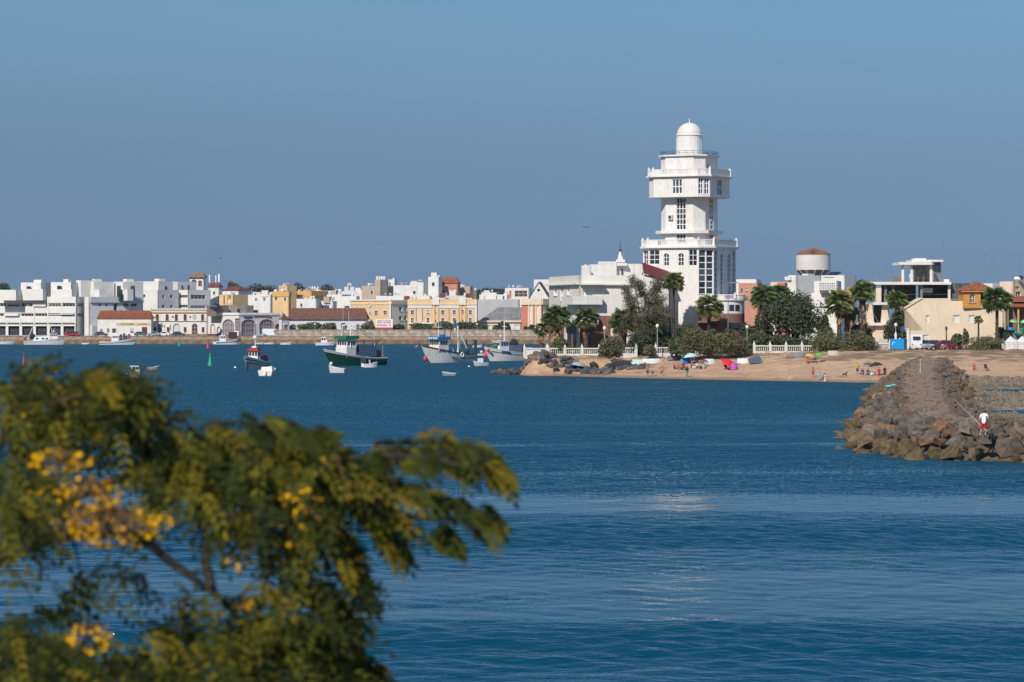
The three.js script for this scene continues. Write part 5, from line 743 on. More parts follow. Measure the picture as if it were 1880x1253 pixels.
function shrub(label, x0, x1, yTop, yBase, d, cols, o = {}) {
  const w = (x1 - x0) * d / F, b = py(yBase, d), h = py(yTop, d) - b, g = thing(o.name || 'shrub', label, o.cat || 'shrub', [px((x0 + x1) / 2, d), b, -d], 0, o.group), dep = o.dep ?? Math.min(w, 5);
  const lobes = [...lobesIn(w * .95, h, dep, o.k ?? 9, 0), [0, h * .4, 0, w * .36, h * .38, dep * .36], [-w * .28, h * .3, 0, w * .2, h * .28, dep * .3], [w * .28, h * .3, 0, w * .2, h * .28, dep * .3]];
  part(g, 'foliage', leafCloud({ n: o.n ?? Math.min(5200, 900 + 200 * w * h | 0), size: o.size ?? .2, lobes, cols, floor: -.3, slim: o.slim, upright: o.upright }), leafM);
  const st = []; for (let i = 0; i < 7; i++) st.push(bar([rr(-.1, .1) * w, -.2, rr(-.3, .3)], [rr(-.38, .38) * w, h * rr(.5, .75), rr(-.3, .3) * dep], .05, 5, .02)); part(g, 'stems', st, M.trunk);
  return g;
}
function tree(label, x0, x1, yTop, yLow, yBase, d, cols, o = {}) {
  const w = (x1 - x0) * d / F, b = py(yBase, d), top = py(yTop, d) - b, low = py(yLow, d) - b, g = thing(o.name || 'tree', label, 'tree', [px((x0 + x1) / 2, d), b, -d], 0, o.group), dep = w * .8;
  const lobes = lobesIn(w, (top - low), dep, o.k ?? 16, low), br = [tube([[0, -.3, 0], [.1 * w * .2, low * .6, 0], [0, low + (top - low) * .3, 0]], t => (o.r ?? .28) * (1 - .5 * t), 8)];
  for (const L of lobes.slice(0, 9)) br.push(tube([[0, low * .7, 0], [L[0] * .5, low + (L[1] - low) * .4, L[2] * .5], [L[0], L[1], L[2]]], t => (o.r ?? .28) * .45 * (1 - .75 * t), 5));
  part(g, 'trunk', br, M.trunk); part(g, 'crown', leafCloud({ n: o.n ?? 5200, size: o.size ?? .22, lobes, cols, slim: o.slim }), leafM); return g;
}
// fan palms
const frondGeo = [0, 1, 2].map(k => {
  srand(900 + k); const f = [], pet = .55; f.push([[0, -.018, 0], [0, .018, 0], [pet, .012, 0], [pet, -.012, 0]]);
  const n = 15, sp = 2.3; for (let i = 0; i < n; i++) { const a = -sp / 2 + sp * i / (n - 1), L = (.62 + .12 * Math.cos(a)) * rr(.9, 1.08), wd = .045, dr = .22 + .1 * k; const dx = Math.cos(a), dz = Math.sin(a), mx = pet + dx * L * .6, mz = dz * L * .6, ex = pet + dx * L, ez = dz * L; f.push([[pet, 0, 0], [mx - dz * wd, -.02, mz + dx * wd], [ex, -dr * rr(.6, 1.4), ez], [mx + dz * wd, -.02, mz - dx * wd]]); }
  return polys(f);
});
function palm(label, x, yc, yBase, d, rpx, o = {}) {
  const b = py(yBase, d), h = py(yc, d) - b, r = rpx * d / F, g = thing('fan_palm', label, 'palm', [px(x, d), b, -d], R() * 6, o.group), tr = o.tr ?? .22, lean = o.lean ?? 0;
  part(g, 'trunk', tube([[0, -.4, 0], [lean * .3, h * .5, 0], [lean, h, 0]], t => tr * (1.25 - .45 * t) * (1 + .05 * Math.sin(t * 60)), 9, 16), o.tm || M.ptrunk);
  if (o.skirt) { const l = []; for (let i = 0; i < 46; i++) { const a = R() * 6.283, y = h - R() * o.skirt, rad = tr * rr(1.1, 2.4) * (o.fat ?? 1); l.push(polys([[[0, 0, -.1], [0, 0, .1], [.18, -.75, .16], [.18, -.75, -.16]]]).scale(1.1, rr(.8, 1.3), 1.2).rotateY(a).translate(Math.cos(a) * rad * .55 + lean * y / h, y, -Math.sin(a) * rad * .55)); } part(g, 'dead_frond_skirt', l, o.sm || mat([.28, .18, .09], .95, { side: THREE.DoubleSide }), { kind: 'stuff' }); }
  const fm = [[M.frond, M.frond2], [M.frond4, M.frond], [M.frond2, M.frond3], [M.frond4, M.frond2]][R() * 4 | 0], n = o.n ?? 34; for (let i = 0; i < n; i++) { const m = part(g, 'frond', frondGeo[i % 3], i > n - 5 && R() < .6 ? M.frondDry : R() < .62 ? fm[0] : fm[1]); const el = 1.35 - 1.95 * Math.pow(i / (n - 1), .8); m.position.set(lean, h, 0); m.rotation.set(rr(-.35, .35), i * 2.399 + rr(-.2, .2), el, 'YZX'); const s = r / 1.15 * rr(.85, 1.1); m.scale.set(s, s, s * 1.05); }
  return g;
}
srand(500);
palm('stout palm with a thick shaggy trunk at the left front of the villa', 1022, 585, 645, 458, 26, { tr: .55, skirt: 3.2, fat: 1.6, n: 36 });
palm('palm standing before the villa corner balconies', 1077, 588, 645, 457.5, 22, { tr: .25, skirt: 1 });
palm('smallest young palm at the left end of the promenade', 994, 606, 642, 459, 15, { tr: .3, skirt: 1.2, n: 24 });
palm('bushy palm in front of the villa garage doors', 1146, 592, 648, 456.5, 28, { tr: .35, skirt: 1.6, n: 40 });
palm('palm beside the white globe lamp left of the lighthouse', 1200, 594, 650, 456.5, 24, { tr: .33, skirt: .8, n: 40 });
palm('tall slender palm rising in front of the lighthouse base', 1237, 519, 650, 456, 21, { tr: .22, n: 38 });
palm('palm before the rounded terrace house at the lighthouse foot', 1302, 565, 650, 455, 25, { tr: .26, skirt: .9, n: 36 });
palm('tall palm with brown skirt right of the rounded annex', 1401, 548, 640, 462, 25, { tr: .3, skirt: 3.2, fat: 1.5 });
palm('palm behind the dark fig tree, right of the skirted palm', 1432, 545, 640, 466, 24, { tr: .28, skirt: 2, fat: 1.3 });
palm('broad palm right of the dark fig tree', 1541, 558, 645, 460, 27, { tr: .34, skirt: 3.0, n: 40 });
palm('shorter palm close behind the broad palm', 1556, 575, 645, 463, 20, { tr: .3, skirt: 2.5 });
palm('thick trunked palm with grey skirt next to the concrete building', 1584, 537, 640, 462, 22, { tr: .62, skirt: 5.4, fat: 1.5, n: 38, sm: mat([.20, .15, .115], .95, { side: THREE.DoubleSide }) });
palm('palm in front of the concrete frame building', 1648, 553, 640, 470, 20, { tr: .24, skirt: 1.6 });
palm('low leafy palm at the left corner of the cream house', 1652, 585, 645, 467, 17, { tr: .3, skirt: .8 });
palm('tall palm in front of the right end of the cream house', 1831, 553, 640, 456, 27, { tr: .27, skirt: .6, n: 42 });
palm('small young palm before the cream house wall', 1797, 588, 645, 456, 9, { tr: .16, n: 20 });
{ const d = 455.4, g = thing('tree', 'grey brown tamarisk tree between the villa and the palms', 'tree', [px(1188, d), 3, -d]), q = d / F, L = []; srand(77);
  for (const [cx, y0, y1, w, n] of [[-24, 512, 592, 24, 13], [20, 516, 600, 28, 14], [-4, 560, 610, 30, 6], [-40, 575, 610, 16, 3]]) for (let i = 0; i < n; i++) { const y = y0 + (y1 - y0) * (i + .5) / n, k = .55 + .45 * Math.sin((i + .5) / n * 3.1); L.push([(cx + rr(-.7, .7) * w * k) * q, py(y, d) - 3, rr(-1.5, 1.5), w * q * rr(.38, .7) * k, rr(.6, 1.3), rr(.6, 1.2)]); }
  const br = []; for (const l of L) if (R() < .6) br.push(tube([[rr(-.4, .4), 0, 0], [l[0] * .5, l[1] * .55, l[2] * .4], [l[0], l[1], l[2]]], t => .12 * (1 - .85 * t), 5)); part(g, 'trunk', br, M.trunk);
  part(g, 'crown', leafCloud({ n: 19000, size: .15, fuzz: true, lobes: L, cols: [...GREEN.grey, ...GREEN.grey, ...GREEN.dry, [.08, .085, .03]], slim: .35 }), leafM); }
tree('large dark fig tree behind the balustrade gap', 1398, 1512, 536, 628, 648, 458, GREEN.dark, { n: 9000, size: .23, k: 24, r: .4 });
shrub('round green bush in front of the villa balustrade', 1096, 1146, 617, 657, 447, GREEN.olive, { n: 3600 });
shrub('low bush by the beach steps', 1180, 1206, 632, 652, 451, GREEN.olive, { n: 1500 });
shrub('bush below the tall slender palm', 1226, 1262, 612, 652, 449, GREEN.mid);
shrub('wide feathery bush left of the street lamp', 1246, 1322, 598, 654, 447, GREEN.olive, { n: 5200, upright: true, slim: .3 });
shrub('feathery bush right of the street lamp', 1308, 1376, 602, 654, 446, GREEN.olive, { n: 5000, upright: true, slim: .3 });
shrub('low dark shrub left of the dark fig tree', 1372, 1412, 606, 648, 455, GREEN.mid, { n: 2600 });
shrub('dark undergrowth at the foot of the fig tree', 1400, 1500, 615, 646, 456, GREEN.dark, { n: 4200 });
shrub('tall dark shrub between villa and lighthouse wing', 1168, 1240, 600, 648, 457, GREEN.dark, { n: 4200 });
shrub('feathery bush right of the balustrade gap', 1488, 1552, 600, 653, 448, GREEN.olive, { n: 4600, upright: true, slim: .3 });
shrub('largest feathery bush left of the blue container', 1544, 1618, 604, 656, 447, GREEN.olive, { n: 5200, upright: true, slim: .3 });
shrub('dark hedge behind the globe lamp and blue container', 1622, 1666, 588, 632, 460, GREEN.dark, { n: 3200 });
shrub('wide olive bush at the right beside the tents', 1772, 1846, 616, 656, 449, GREEN.olive, { n: 5200, upright: true, slim: .3 });
shrub('small dark shrub in front of the cream house', 1744, 1770, 612, 642, 455, GREEN.mid, { n: 1400 });
shrub('slim upright shrub before the cream house', 1769, 1780, 600, 634, 457, GREEN.mid, { n: 700 });
shrub('dark foliage behind the loggia of the ochre turret', 1796, 1826, 538, 560, 466, GREEN.dark, { n: 1500 });
shrub('small grey bush on the rocks below the promenade', 998, 1010, 645, 656, 451, GREEN.grey, { n: 400, size: .12 });
{ // dry grass and scrub on the beach crest
  const lobes = []; srand(44); for (let i = 0; i < 260; i++) { const x = rr(1100, 1880), d = rr(438, 452), X = px(x, d); if (noise(x / 40, d / 5) < -.1) continue; lobes.push([X, landH(X, d) + .1, -d, rr(.3, 1.1), rr(.12, .3), rr(.3, .8)]); }
  const m = fin(new THREE.Mesh(leafCloud({ n: 9000, size: .1, lobes, cols: GREEN.dry, slim: .2, upright: true }), leafM)); m.name = 'dry_grass'; m.userData = { kind: 'stuff', label: 'dry scrub grass along the top of the beach', category: 'grass' }; scene.add(m);
}
srand(690);
for (const [x0, x1, y0, y1, d, c, lab] of [[1150, 1196, 606, 650, 454, GREEN.dark, 'dark shrub between the garage doors and the globe lamp'], [1240, 1292, 592, 648, 455, GREEN.dark, 'dark shrub filling the corner under the lighthouse wing'], [1284, 1330, 600, 648, 453, GREEN.mid, 'green shrub at the foot of the annex palm'], [1356, 1398, 592, 650, 458, GREEN.dark, 'dark leafy shrub right of the annex'], [1384, 1420, 575, 625, 466, GREEN.mid, 'tall green shrub under the skirted palms'], [1500, 1530, 575, 640, 466, GREEN.mid, 'tall shrub between fig tree and broad palm'], [1560, 1604, 590, 640, 464, GREEN.dark, 'dark shrub at the base of the grey skirted palm'], [1012, 1050, 622, 648, 456, GREEN.mid, 'low green hedge behind the long balustrade'], [1826, 1860, 600, 645, 459, GREEN.dark, 'dark shrub before the porch at the right']]) shrub(lab, x0, x1, y0, y1, d, c, { n: 3600 });
srand(700);
for (const [x0, x1, y0, y1, lab, c, o] of [[545, 592, 592, 609, 'rounded green trees before the warehouse', GREEN.mid], [588, 620, 593, 609, 'smaller trees right of the rounded ones before the warehouse', GREEN.olive], [658, 692, 595, 609, 'low trees left of the billboard', GREEN.mid], [690, 722, 601, 609, 'dark hedge under the billboard', GREEN.dark], [720, 744, 594, 609, 'dark tree right of the billboard', GREEN.dark], [754, 800, 592, 609, 'hedge at the left of the ornate building', GREEN.mid], [796, 836, 588, 609, 'taller tree in the middle of the ornate building hedge', GREEN.mid], [832, 872, 590, 609, 'hedge at the right of the ornate building', GREEN.mid], [866, 896, 592, 609, 'hedge end beside the market hall', GREEN.mid], [904, 916, 593, 609, 'left cypress like tree before the market hall', GREEN.dark], [914, 926, 591, 609, 'middle cypress like tree before the market hall', GREEN.dark], [924, 938, 592, 609, 'right cypress like tree before the market hall', GREEN.dark], [960, 982, 597, 609, 'bush before the pink house', GREEN.dark]]) shrub(lab, x0, x1, y0, y1 + 3, 915, c, { name: 'quay_tree', cat: 'tree', group: 'trees behind the parapet wall', n: 2200, size: .3, dep: 4 });
for (const [x0, x1, y0, lab] of [[-20, 20, 519, 'distant trees at the far left above the flats'], [415, 442, 518, 'distant trees above the red ridge'], [452, 512, 521, 'distant tree line left of the stair tower'], [540, 560, 520, 'distant tree right of the stair tower'], [590, 618, 522, 'distant tree left of the church gable'], [655, 668, 531, 'distant tree between church and concrete house'], [872, 945, 527, 'distant trees behind the market hall'], [1568, 1590, 513, 'distant trees behind the skirted palm']]) shrub(lab, x0, x1, y0, y0 + 26, 1300, GREEN.far, { name: 'distant_trees', cat: 'trees', n: 1400, size: .6, dep: 10, group: 'tree line behind the town' });

// ---------- foreground tree in yellow flower ----------
{
  const D = 11, q = D / F, TX = px(-420, D), g = thing('flowering_tree', 'blurred foreground tree with feathery green leaves and yellow flower clusters', 'tree', [TX, 1, -D - .4]);
  const W = (x, y, z = 0) => V(px(x, D + z) - TX, py(y, D + z) - 1, -z + .4);
  const bark = mat([.10, .075, .062], .95, { map: T.bark });
  part(g, 'trunk', tube([V(0, -.2, 0), V(.15, 3.2, .1), V(.1, 6.2, 0), W(-300, 1240), W(-160, 1130), W(-40, 1050)], t => .22 - .15 * t, 10, 30), bark);
  const limbs = [
    [[-40, 1050, 0], [15, 1010, 0], [60, 955, .1], [130, 915, .15], [260, 870, .3], [420, 840, .4], [560, 840, .3]], [[-10, 1030, 0], [60, 1000, -.1], [130, 980, -.2], [250, 985, -.15], [310, 1030, -.1], [390, 1088, -.1], [430, 1120, 0]],
    [[60, 955, .1], [60, 860, .25], [120, 770, .4], [180, 700, .5]], [[260, 870, .3], [280, 800, .5], [330, 760, .6]], [[420, 840, .4], [600, 855, .1], [740, 838, -.1], [830, 850, -.2], [885, 872, -.2]], [[560, 840, .3], [640, 900, .1], [760, 950, 0], [840, 955, 0], [890, 970, 0]],
    [[390, 1088, -.1], [380, 1000, 0], [470, 960, .1], [600, 980, .2], [680, 1080, .2]], [[-60, 1260, 0], [120, 1290, -.1], [260, 1245, -.1], [350, 1215, -.1], [480, 1200, 0], [640, 1240, 0]], [[420, 1120, 0], [520, 1090, 0], [640, 1130, .1]], [[-200, 1180, 0], [-60, 1260, 0]], [[640, 900, .1], [700, 980, .05], [745, 1030, 0]],
    [[-40, 1050, 0], [-30, 900, .2], [20, 760, .4], [40, 690, .5]],
  ];
  for (const l of limbs) { const a = l.map(p => W(...p)); part(g, 'branch', tube(a, t => (l[0][0] < 20 ? .03 : .017) * (1 - .72 * t) + .0025, 6), bark); }
  const nodes = limbs.flat().filter(p => p[0] > -60);
  const leafMat = new THREE.MeshPhysicalMaterial({ color: 0xffffff, roughness: .85, specularIntensity: .35, vertexColors: true, side: THREE.DoubleSide, transmission: .15, thickness: 0 });
  const cols = [[.052, .060, .005], [.026, .036, .004], [.10, .10, .007], [.017, .025, .004], [.14, .11, .006], [.036, .048, .006]];
  function pinnate(P, N, C, o, dir, len) {                 // one feathered leaf: pairs of leaflets along a drooping rachis
    const side = V(rr(-.5, .5), rr(-.3, .3), 1).cross(dir).normalize(), up = side.clone().cross(dir).normalize(); if (up.y < 0) up.negate();
    const c0 = cols[R() * cols.length | 0], n = 5 + (R() * 2 | 0);
    for (let i = 0; i <= n; i++) for (const s of i === n ? [0] : [-1, 1]) {
      const t = (i + .6) / (n + .6), b = o.clone().addScaledVector(dir, len * t); b.y -= len * .35 * t * t;
      const ld = dir.clone().multiplyScalar(s ? .55 : 1).addScaledVector(side, s * .85).addScaledVector(V(0, -1, 0), .35 + .3 * R()).normalize(), L = rr(.036, .056), w = up.clone().cross(ld).normalize().multiplyScalar(L * rr(.16, .22)), nn = ld.clone().cross(w).normalize(); if (nn.y < 0) nn.negate();
      const a = b, m = b.clone().addScaledVector(ld, L * .5).addScaledVector(nn, .004), e = b.clone().addScaledVector(ld, L), k = rr(.75, 1.3);
      const q4 = [a, m.clone().add(w), e, m.clone().sub(w)]; for (const z of [0, 1, 2, 0, 2, 3]) { P.push(q4[z].x, q4[z].y, q4[z].z); N.push(nn.x, nn.y, nn.z); C.push(c0[0] * k, c0[1] * k, c0[2] * k); }
    }
  }
  function geo(P, N, C) { const x = new THREE.BufferGeometry(); x.setAttribute('position', new THREE.Float32BufferAttribute(P, 3)); x.setAttribute('normal', new THREE.Float32BufferAttribute(N, 3)); x.setAttribute('color', new THREE.Float32BufferAttribute(C, 3)); x.setAttribute('uv', new THREE.BufferAttribute(new Float32Array(P.length / 3 * 2), 2)); x.computeVertexNormals(); return x; }
  srand(1234);
  // sprays: column, row, half width, half height, leaves, depth
  const sprays = [[20, 700, 60, 40, 26, .5], [110, 715, 70, 34, 30, .45], [200, 705, 60, 32, 28, .5], [60, 770, 70, 40, 26, .3], [160, 770, 80, 45, 34, .3], [258, 750, 34, 18, 7, .4], [270, 808, 64, 34, 26, .4], [350, 806, 62, 32, 28, .5], [430, 816, 62, 32, 28, .4], [330, 860, 80, 45, 38, .2], [430, 860, 80, 45, 40, .2], [510, 828, 54, 32, 26, .3], [585, 842, 52, 30, 26, .2], [520, 880, 80, 45, 40, .1], [610, 890, 70, 40, 36, .1], [650, 866, 40, 24, 18, .1], [10, 860, 60, 50, 26, .2], [20, 940, 60, 50, 30, -.2], [60, 890, 60, 40, 18, -.1], [240, 905, 60, 40, 18, .1], [390, 930, 60, 45, 32, 0], [470, 960, 70, 45, 30, -.1], [560, 960, 60, 40, 24, 0], [600, 1000, 36, 24, 8, 0], [520, 1030, 50, 26, 15, 0], [630, 1050, 18, 30, 6, .1], [655, 1075, 12, 16, 4, .1], [550, 1085, 44, 22, 12, 0], [465, 1085, 44, 28, 12, -.1], [400, 1150, 60, 44, 28, -.1], [490, 1160, 70, 44, 34, -.1], [575, 1145, 40, 24, 10, 0], [615, 1160, 22, 16, 4, .1], [360, 1220, 80, 44, 32, -.2], [470, 1230, 80, 40, 36, -.1], [570, 1228, 50, 28, 16, 0], [640, 1248, 36, 14, 8, 0], [30, 1180, 70, 50, 34, -.2], [60, 1235, 90, 34, 40, -.3], [190, 1240, 80, 30, 34, -.2], [300, 1245, 60, 26, 22, -.2], [110, 1205, 60, 30, 16, -.2], [150, 1080, 60, 30, 9, 0], [60, 1100, 60, 30, 7, 0], [260, 1190, 60, 40, 12, -.1], [215, 1040, 40, 26, 6, 0], [330, 1110, 40, 30, 9, 0]];
  for (const [x, y, rx, ry, n, z] of sprays) {
    const P = [], N = [], C = [], tw = []; const hub = nodes.reduce((a, b) => Math.hypot(b[0] - x, b[1] - y) < Math.hypot(a[0] - x, a[1] - y) ? b : a);
    const H = W(...hub), ctr = W(x, y, z); tw.push(tube([H, H.clone().lerp(ctr, .5).add(V(0, .03, 0)), ctr], t => .006 * (1 - .6 * t), 5));
    for (let i = 0; i < n * (y < 920 ? 1.35 : y > 1125 ? 1.6 : 1.05); i++) { const a = R() * 6.283, r = Math.sqrt(R()); const o = W(x + Math.cos(a) * r * rx, y + Math.sin(a) * r * ry, z + rr(-.45, .45)); const dir = V(rr(-.35, 1.1), rr(-.9, .3), rr(-.8, .8)).normalize(); pinnate(P, N, C, o, dir, rr(.12, .19)); }
    const s = part(g, 'leaf_spray', geo(P, N, C), leafMat, { kind: 'stuff' }); part(s, 'twig', tw, bark);
  }
  // drooping outer shoots, feathered along their length
  for (const [pts, n, w] of [[[[640, 845], [720, 822], [800, 806], [868, 828], [915, 860]], 50, 11], [[[660, 870], [740, 846], [810, 836], [860, 850]], 22, 9], [[[650, 885], [740, 890], [820, 918], [900, 952]], 34, 8], [[[650, 910], [720, 935], [790, 968], [822, 978]], 22, 7], [[[640, 920], [690, 960], [733, 1004]], 18, 7], [[[600, 970], [640, 1020], [672, 1070]], 20, 10], [[[560, 1190], [630, 1215], [700, 1246]], 40, 15], [[[560, 1090], [600, 1105], [640, 1140]], 16, 9], [[[420, 775], [520, 780], [590, 800]], 30, 14], [[[150, 690], [215, 690], [262, 730]], 24, 13], [[[480, 1180], [560, 1165], [625, 1175]], 24, 12]]) {
    const P = [], N = [], C = [], c = new THREE.CatmullRomCurve3(pts.map(p => W(p[0], p[1], 0))), t = V();
    for (let i = 0; i < n * 1.15; i++) { const k = Math.pow(R(), .85), o = c.getPoint(k); c.getTangent(k, t); const e = w * q * (1.15 - .6 * k); o.add(V(rr(-e, e), rr(-e, e), rr(-.3, .3))); const dir = t.clone().multiplyScalar(.8).add(V(rr(-.2, .35), rr(-.75, .1), rr(-.55, .55))).normalize(); pinnate(P, N, C, o, dir, rr(.06, .12)); }
    const s = part(g, 'leaf_spray', geo(P, N, C), leafMat, { kind: 'stuff' }); part(s, 'twig', tube(c.getPoints(6), u => .006 * (1 - .75 * u), 5), bark);
  }
  const flowerM = new THREE.MeshPhysicalMaterial({ color: new THREE.Color().setRGB(.70, .37, .004), roughness: .8, specularIntensity: .2, side: THREE.DoubleSide });
  const stalkM = mat([.13, .07, .035], .9);
  for (const [x, y, rx, ry, n, z] of [[110, 850, 60, 24, 90, -.5], [165, 905, 60, 30, 80, -.5], [205, 970, 85, 42, 190, -.5], [150, 955, 55, 28, 70, -.5], [300, 962, 26, 18, 16, -.4], [80, 910, 34, 24, 20, -.4], [545, 920, 46, 26, 24, -.4], [560, 970, 50, 40, 12, -.4], [165, 1172, 50, 26, 60, -.5], [450, 1118, 22, 14, 14, -.4], [425, 1040, 16, 20, 5, -.4], [500, 1160, 40, 24, 10, -.4], [480, 790, 60, 20, 3, .2], [160, 760, 120, 40, 5, .1], [620, 880, 60, 40, 5, -.3], [680, 830, 100, 20, 3, -.2]]) {
    const l = []; const st = []; const c = W(x, y - ry, z);
    for (let i = 0; i < n; i++) { const a = R() * 6.283, r = Math.sqrt(R()), p = W(x + Math.cos(a) * r * rx, y + Math.sin(a) * r * ry, z + rr(-.12, .12)), s = rr(.007, .0125); const f = []; const rot = new THREE.Euler(rr(-1, 1), R() * 6, rr(-1, 1)); for (let k = 0; k < 5; k++) { const t = k / 5 * 6.283; f.push([[0, 0, 0], [Math.cos(t - .5) * s * .8, s * .35, Math.sin(t - .5) * s * .8], [Math.cos(t) * s * 1.25, s * .5, Math.sin(t) * s * 1.25], [Math.cos(t + .5) * s * .8, s * .35, Math.sin(t + .5) * s * .8]]); } l.push(polys(f).applyMatrix4(new THREE.Matrix4().makeRotationFromEuler(rot)).translate(p.x, p.y, p.z)); if (i % 4 === 0) st.push(bar(c, p, .0025, 4)); }
    const fl = part(g, 'flower_cluster', l, flowerM, { label: 'golden yellow flower cluster', kind: 'stuff' }); if (st.length) part(fl, 'stalks', st, stalkM);
  }
}
// ---------- boats ----------
// hull: x forward (bow at +L/2), y up from the waterline, z to port; colour bands are strips of the same lofted surface
function hullStrip(L, B, sheer, o, v0, v1, inset = 0) {
  const n = 26, m = 6, G = [];
  const pt = (t, v, s) => {
    const fine = Math.pow(Math.max(0, (t - .45) / .55), o.full ?? 2.2), aft = t < .18 ? .9 + .1 * t / .18 : 1; let hb = B / 2 * (1 - fine) * aft; const top = sheer(t), y = -.25 + (top + .25) * v;
    hb *= 1 - (o.flare ?? .28) * (1 - Math.pow(v, .8)); const rake = (o.rake ?? .12) * L * Math.max(0, (t - .5) / .5) * (v - .35); return [-L / 2 + L * t + rake - (o.stern ?? 0) * (1 - t) * (1 - v) * -.3, y, s * Math.max(.02, hb + inset)];
  };
  for (const s of [-1, 1]) for (let i = 0; i < n; i++) for (let j = 0; j < m; j++) { const t0 = i / n, t1 = (i + 1) / n, a = v0 + (v1 - v0) * j / m, b = v0 + (v1 - v0) * (j + 1) / m; const q = [pt(t0, a, s), pt(t1, a, s), pt(t1, b, s), pt(t0, b, s)]; G.push(s > 0 ? q : q.reverse()); }
  for (let j = 0; j < m; j++) { const a = v0 + (v1 - v0) * j / m, b = v0 + (v1 - v0) * (j + 1) / m; G.push([pt(0, a, -1), pt(0, a, 1), pt(0, b, 1), pt(0, b, -1)]); }
  return polys(G);
}
function deckGeo(L, B, sheer, o, drop) { const n = 20, G = []; for (let i = 0; i < n; i++) { const f = t => { const fine = Math.pow(Math.max(0, (t - .45) / .55), o.full ?? 2.2); return [-L / 2 + L * t + (o.rake ?? .12) * L * Math.max(0, (t - .5) / .5) * .5, sheer(t) - drop, B / 2 * (1 - fine) * .95]; }; const a = f(i / n), b = f((i + 1) / n); G.push([[a[0], a[1], a[2]], [b[0], b[1], b[2]], [b[0], b[1], -b[2]], [a[0], a[1], -a[2]]]); } return polys(G); }
function hull(g, L, B, sheer, o = {}) {
  for (const [v0, v1, m, nm, ins] of o.bands) part(g, nm || 'hull', hullStrip(L, B, sheer, o, v0, v1, ins || 0), m);
  part(g, 'deck', deckGeo(L, B, sheer, o, o.drop ?? .45), o.deck || mat([.38, .36, .33], .8));
  const rail = []; for (const s of [-1, 1]) { const pts = []; for (let i = 0; i <= 14; i++) { const t = i / 14, fine = Math.pow(Math.max(0, (t - .45) / .55), o.full ?? 2.2), aft = t < .18 ? .9 + .1 * t / .18 : 1; pts.push([-L / 2 + L * t + (o.rake ?? .12) * L * Math.max(0, (t - .5) / .5) * .65, sheer(t), s * Math.max(.02, B / 2 * (1 - fine) * aft)]); } rail.push(tube(pts, o.railR ?? .05, 5, 28)); } part(g, 'gunwale', rail, o.rail || M.boatW);
}
function boat(name, label, x, yw, yaw, dOverride) { const d = dOverride ?? dw(yw); const g = thing(name, label, 'boat', [px(x, d), 0, -d], yaw); g.userData.d = undefined; delete g.userData.d; return g; }
const cabin = (g, x0, x1, z0, z1, y0, y1, m, slope = .15) => part(g, 'wheelhouse', polys((() => { const a = [[x0, y0, z0], [x1, y0, z0], [x1, y0, z1], [x0, y0, z1]], b = [[x0 + slope * .3, y1, z0 + .06], [x1 - slope, y1, z0 + .06], [x1 - slope, y1, z1 - .06], [x0 + slope * .3, y1, z1 - .06]]; return [[a[0], b[0], b[1], a[1]], [a[2], b[2], b[3], a[3]], [a[1], b[1], b[2], a[2]], [a[3], b[3], b[0], a[0]], [b[0], b[3], b[2], b[1]]]; })()), m);
const paneX = (h, x, z0, z1, y0, y1, n, m) => { for (let i = 0; i < n; i++) { const w = (z1 - z0) / n; part(h, 'window', bb(x - .03, x + .04, y0, y1, z0 + w * (i + .14), z0 + w * (i + .86)), m || M.glass); } };
const paneZ = (h, z, x0, x1, y0, y1, n, m) => { for (let i = 0; i < n; i++) { const w = (x1 - x0) / n; part(h, 'window', bb(x0 + w * (i + .14), x0 + w * (i + .86), y0, y1, z - .035, z + .035), m || M.glass); } };
const bW = M.boatW, bWs = mat([.78, .78, .77], .5, { map: T.stain }), navy = mat([.012, .03, .09], .4), hullG = mat([.006, .055, .03], .35), boot = mat([.04, .015, .015], .6), seaB = mat([.015, .16, .36], .4), redP = mat([.40, .02, .03], .45);
const mastParts = (g, x, y0, h, z = 0, r = .06) => { const m = part(g, 'mast', bar([x, y0, z], [x, y0 + h, z], r, 6, r * .6), bW); return m; };
const rigging = (g, l) => part(g, 'rigging', l.map(([a, b]) => bar(a, b, .022, 4)), mat([.10, .09, .08], .8));
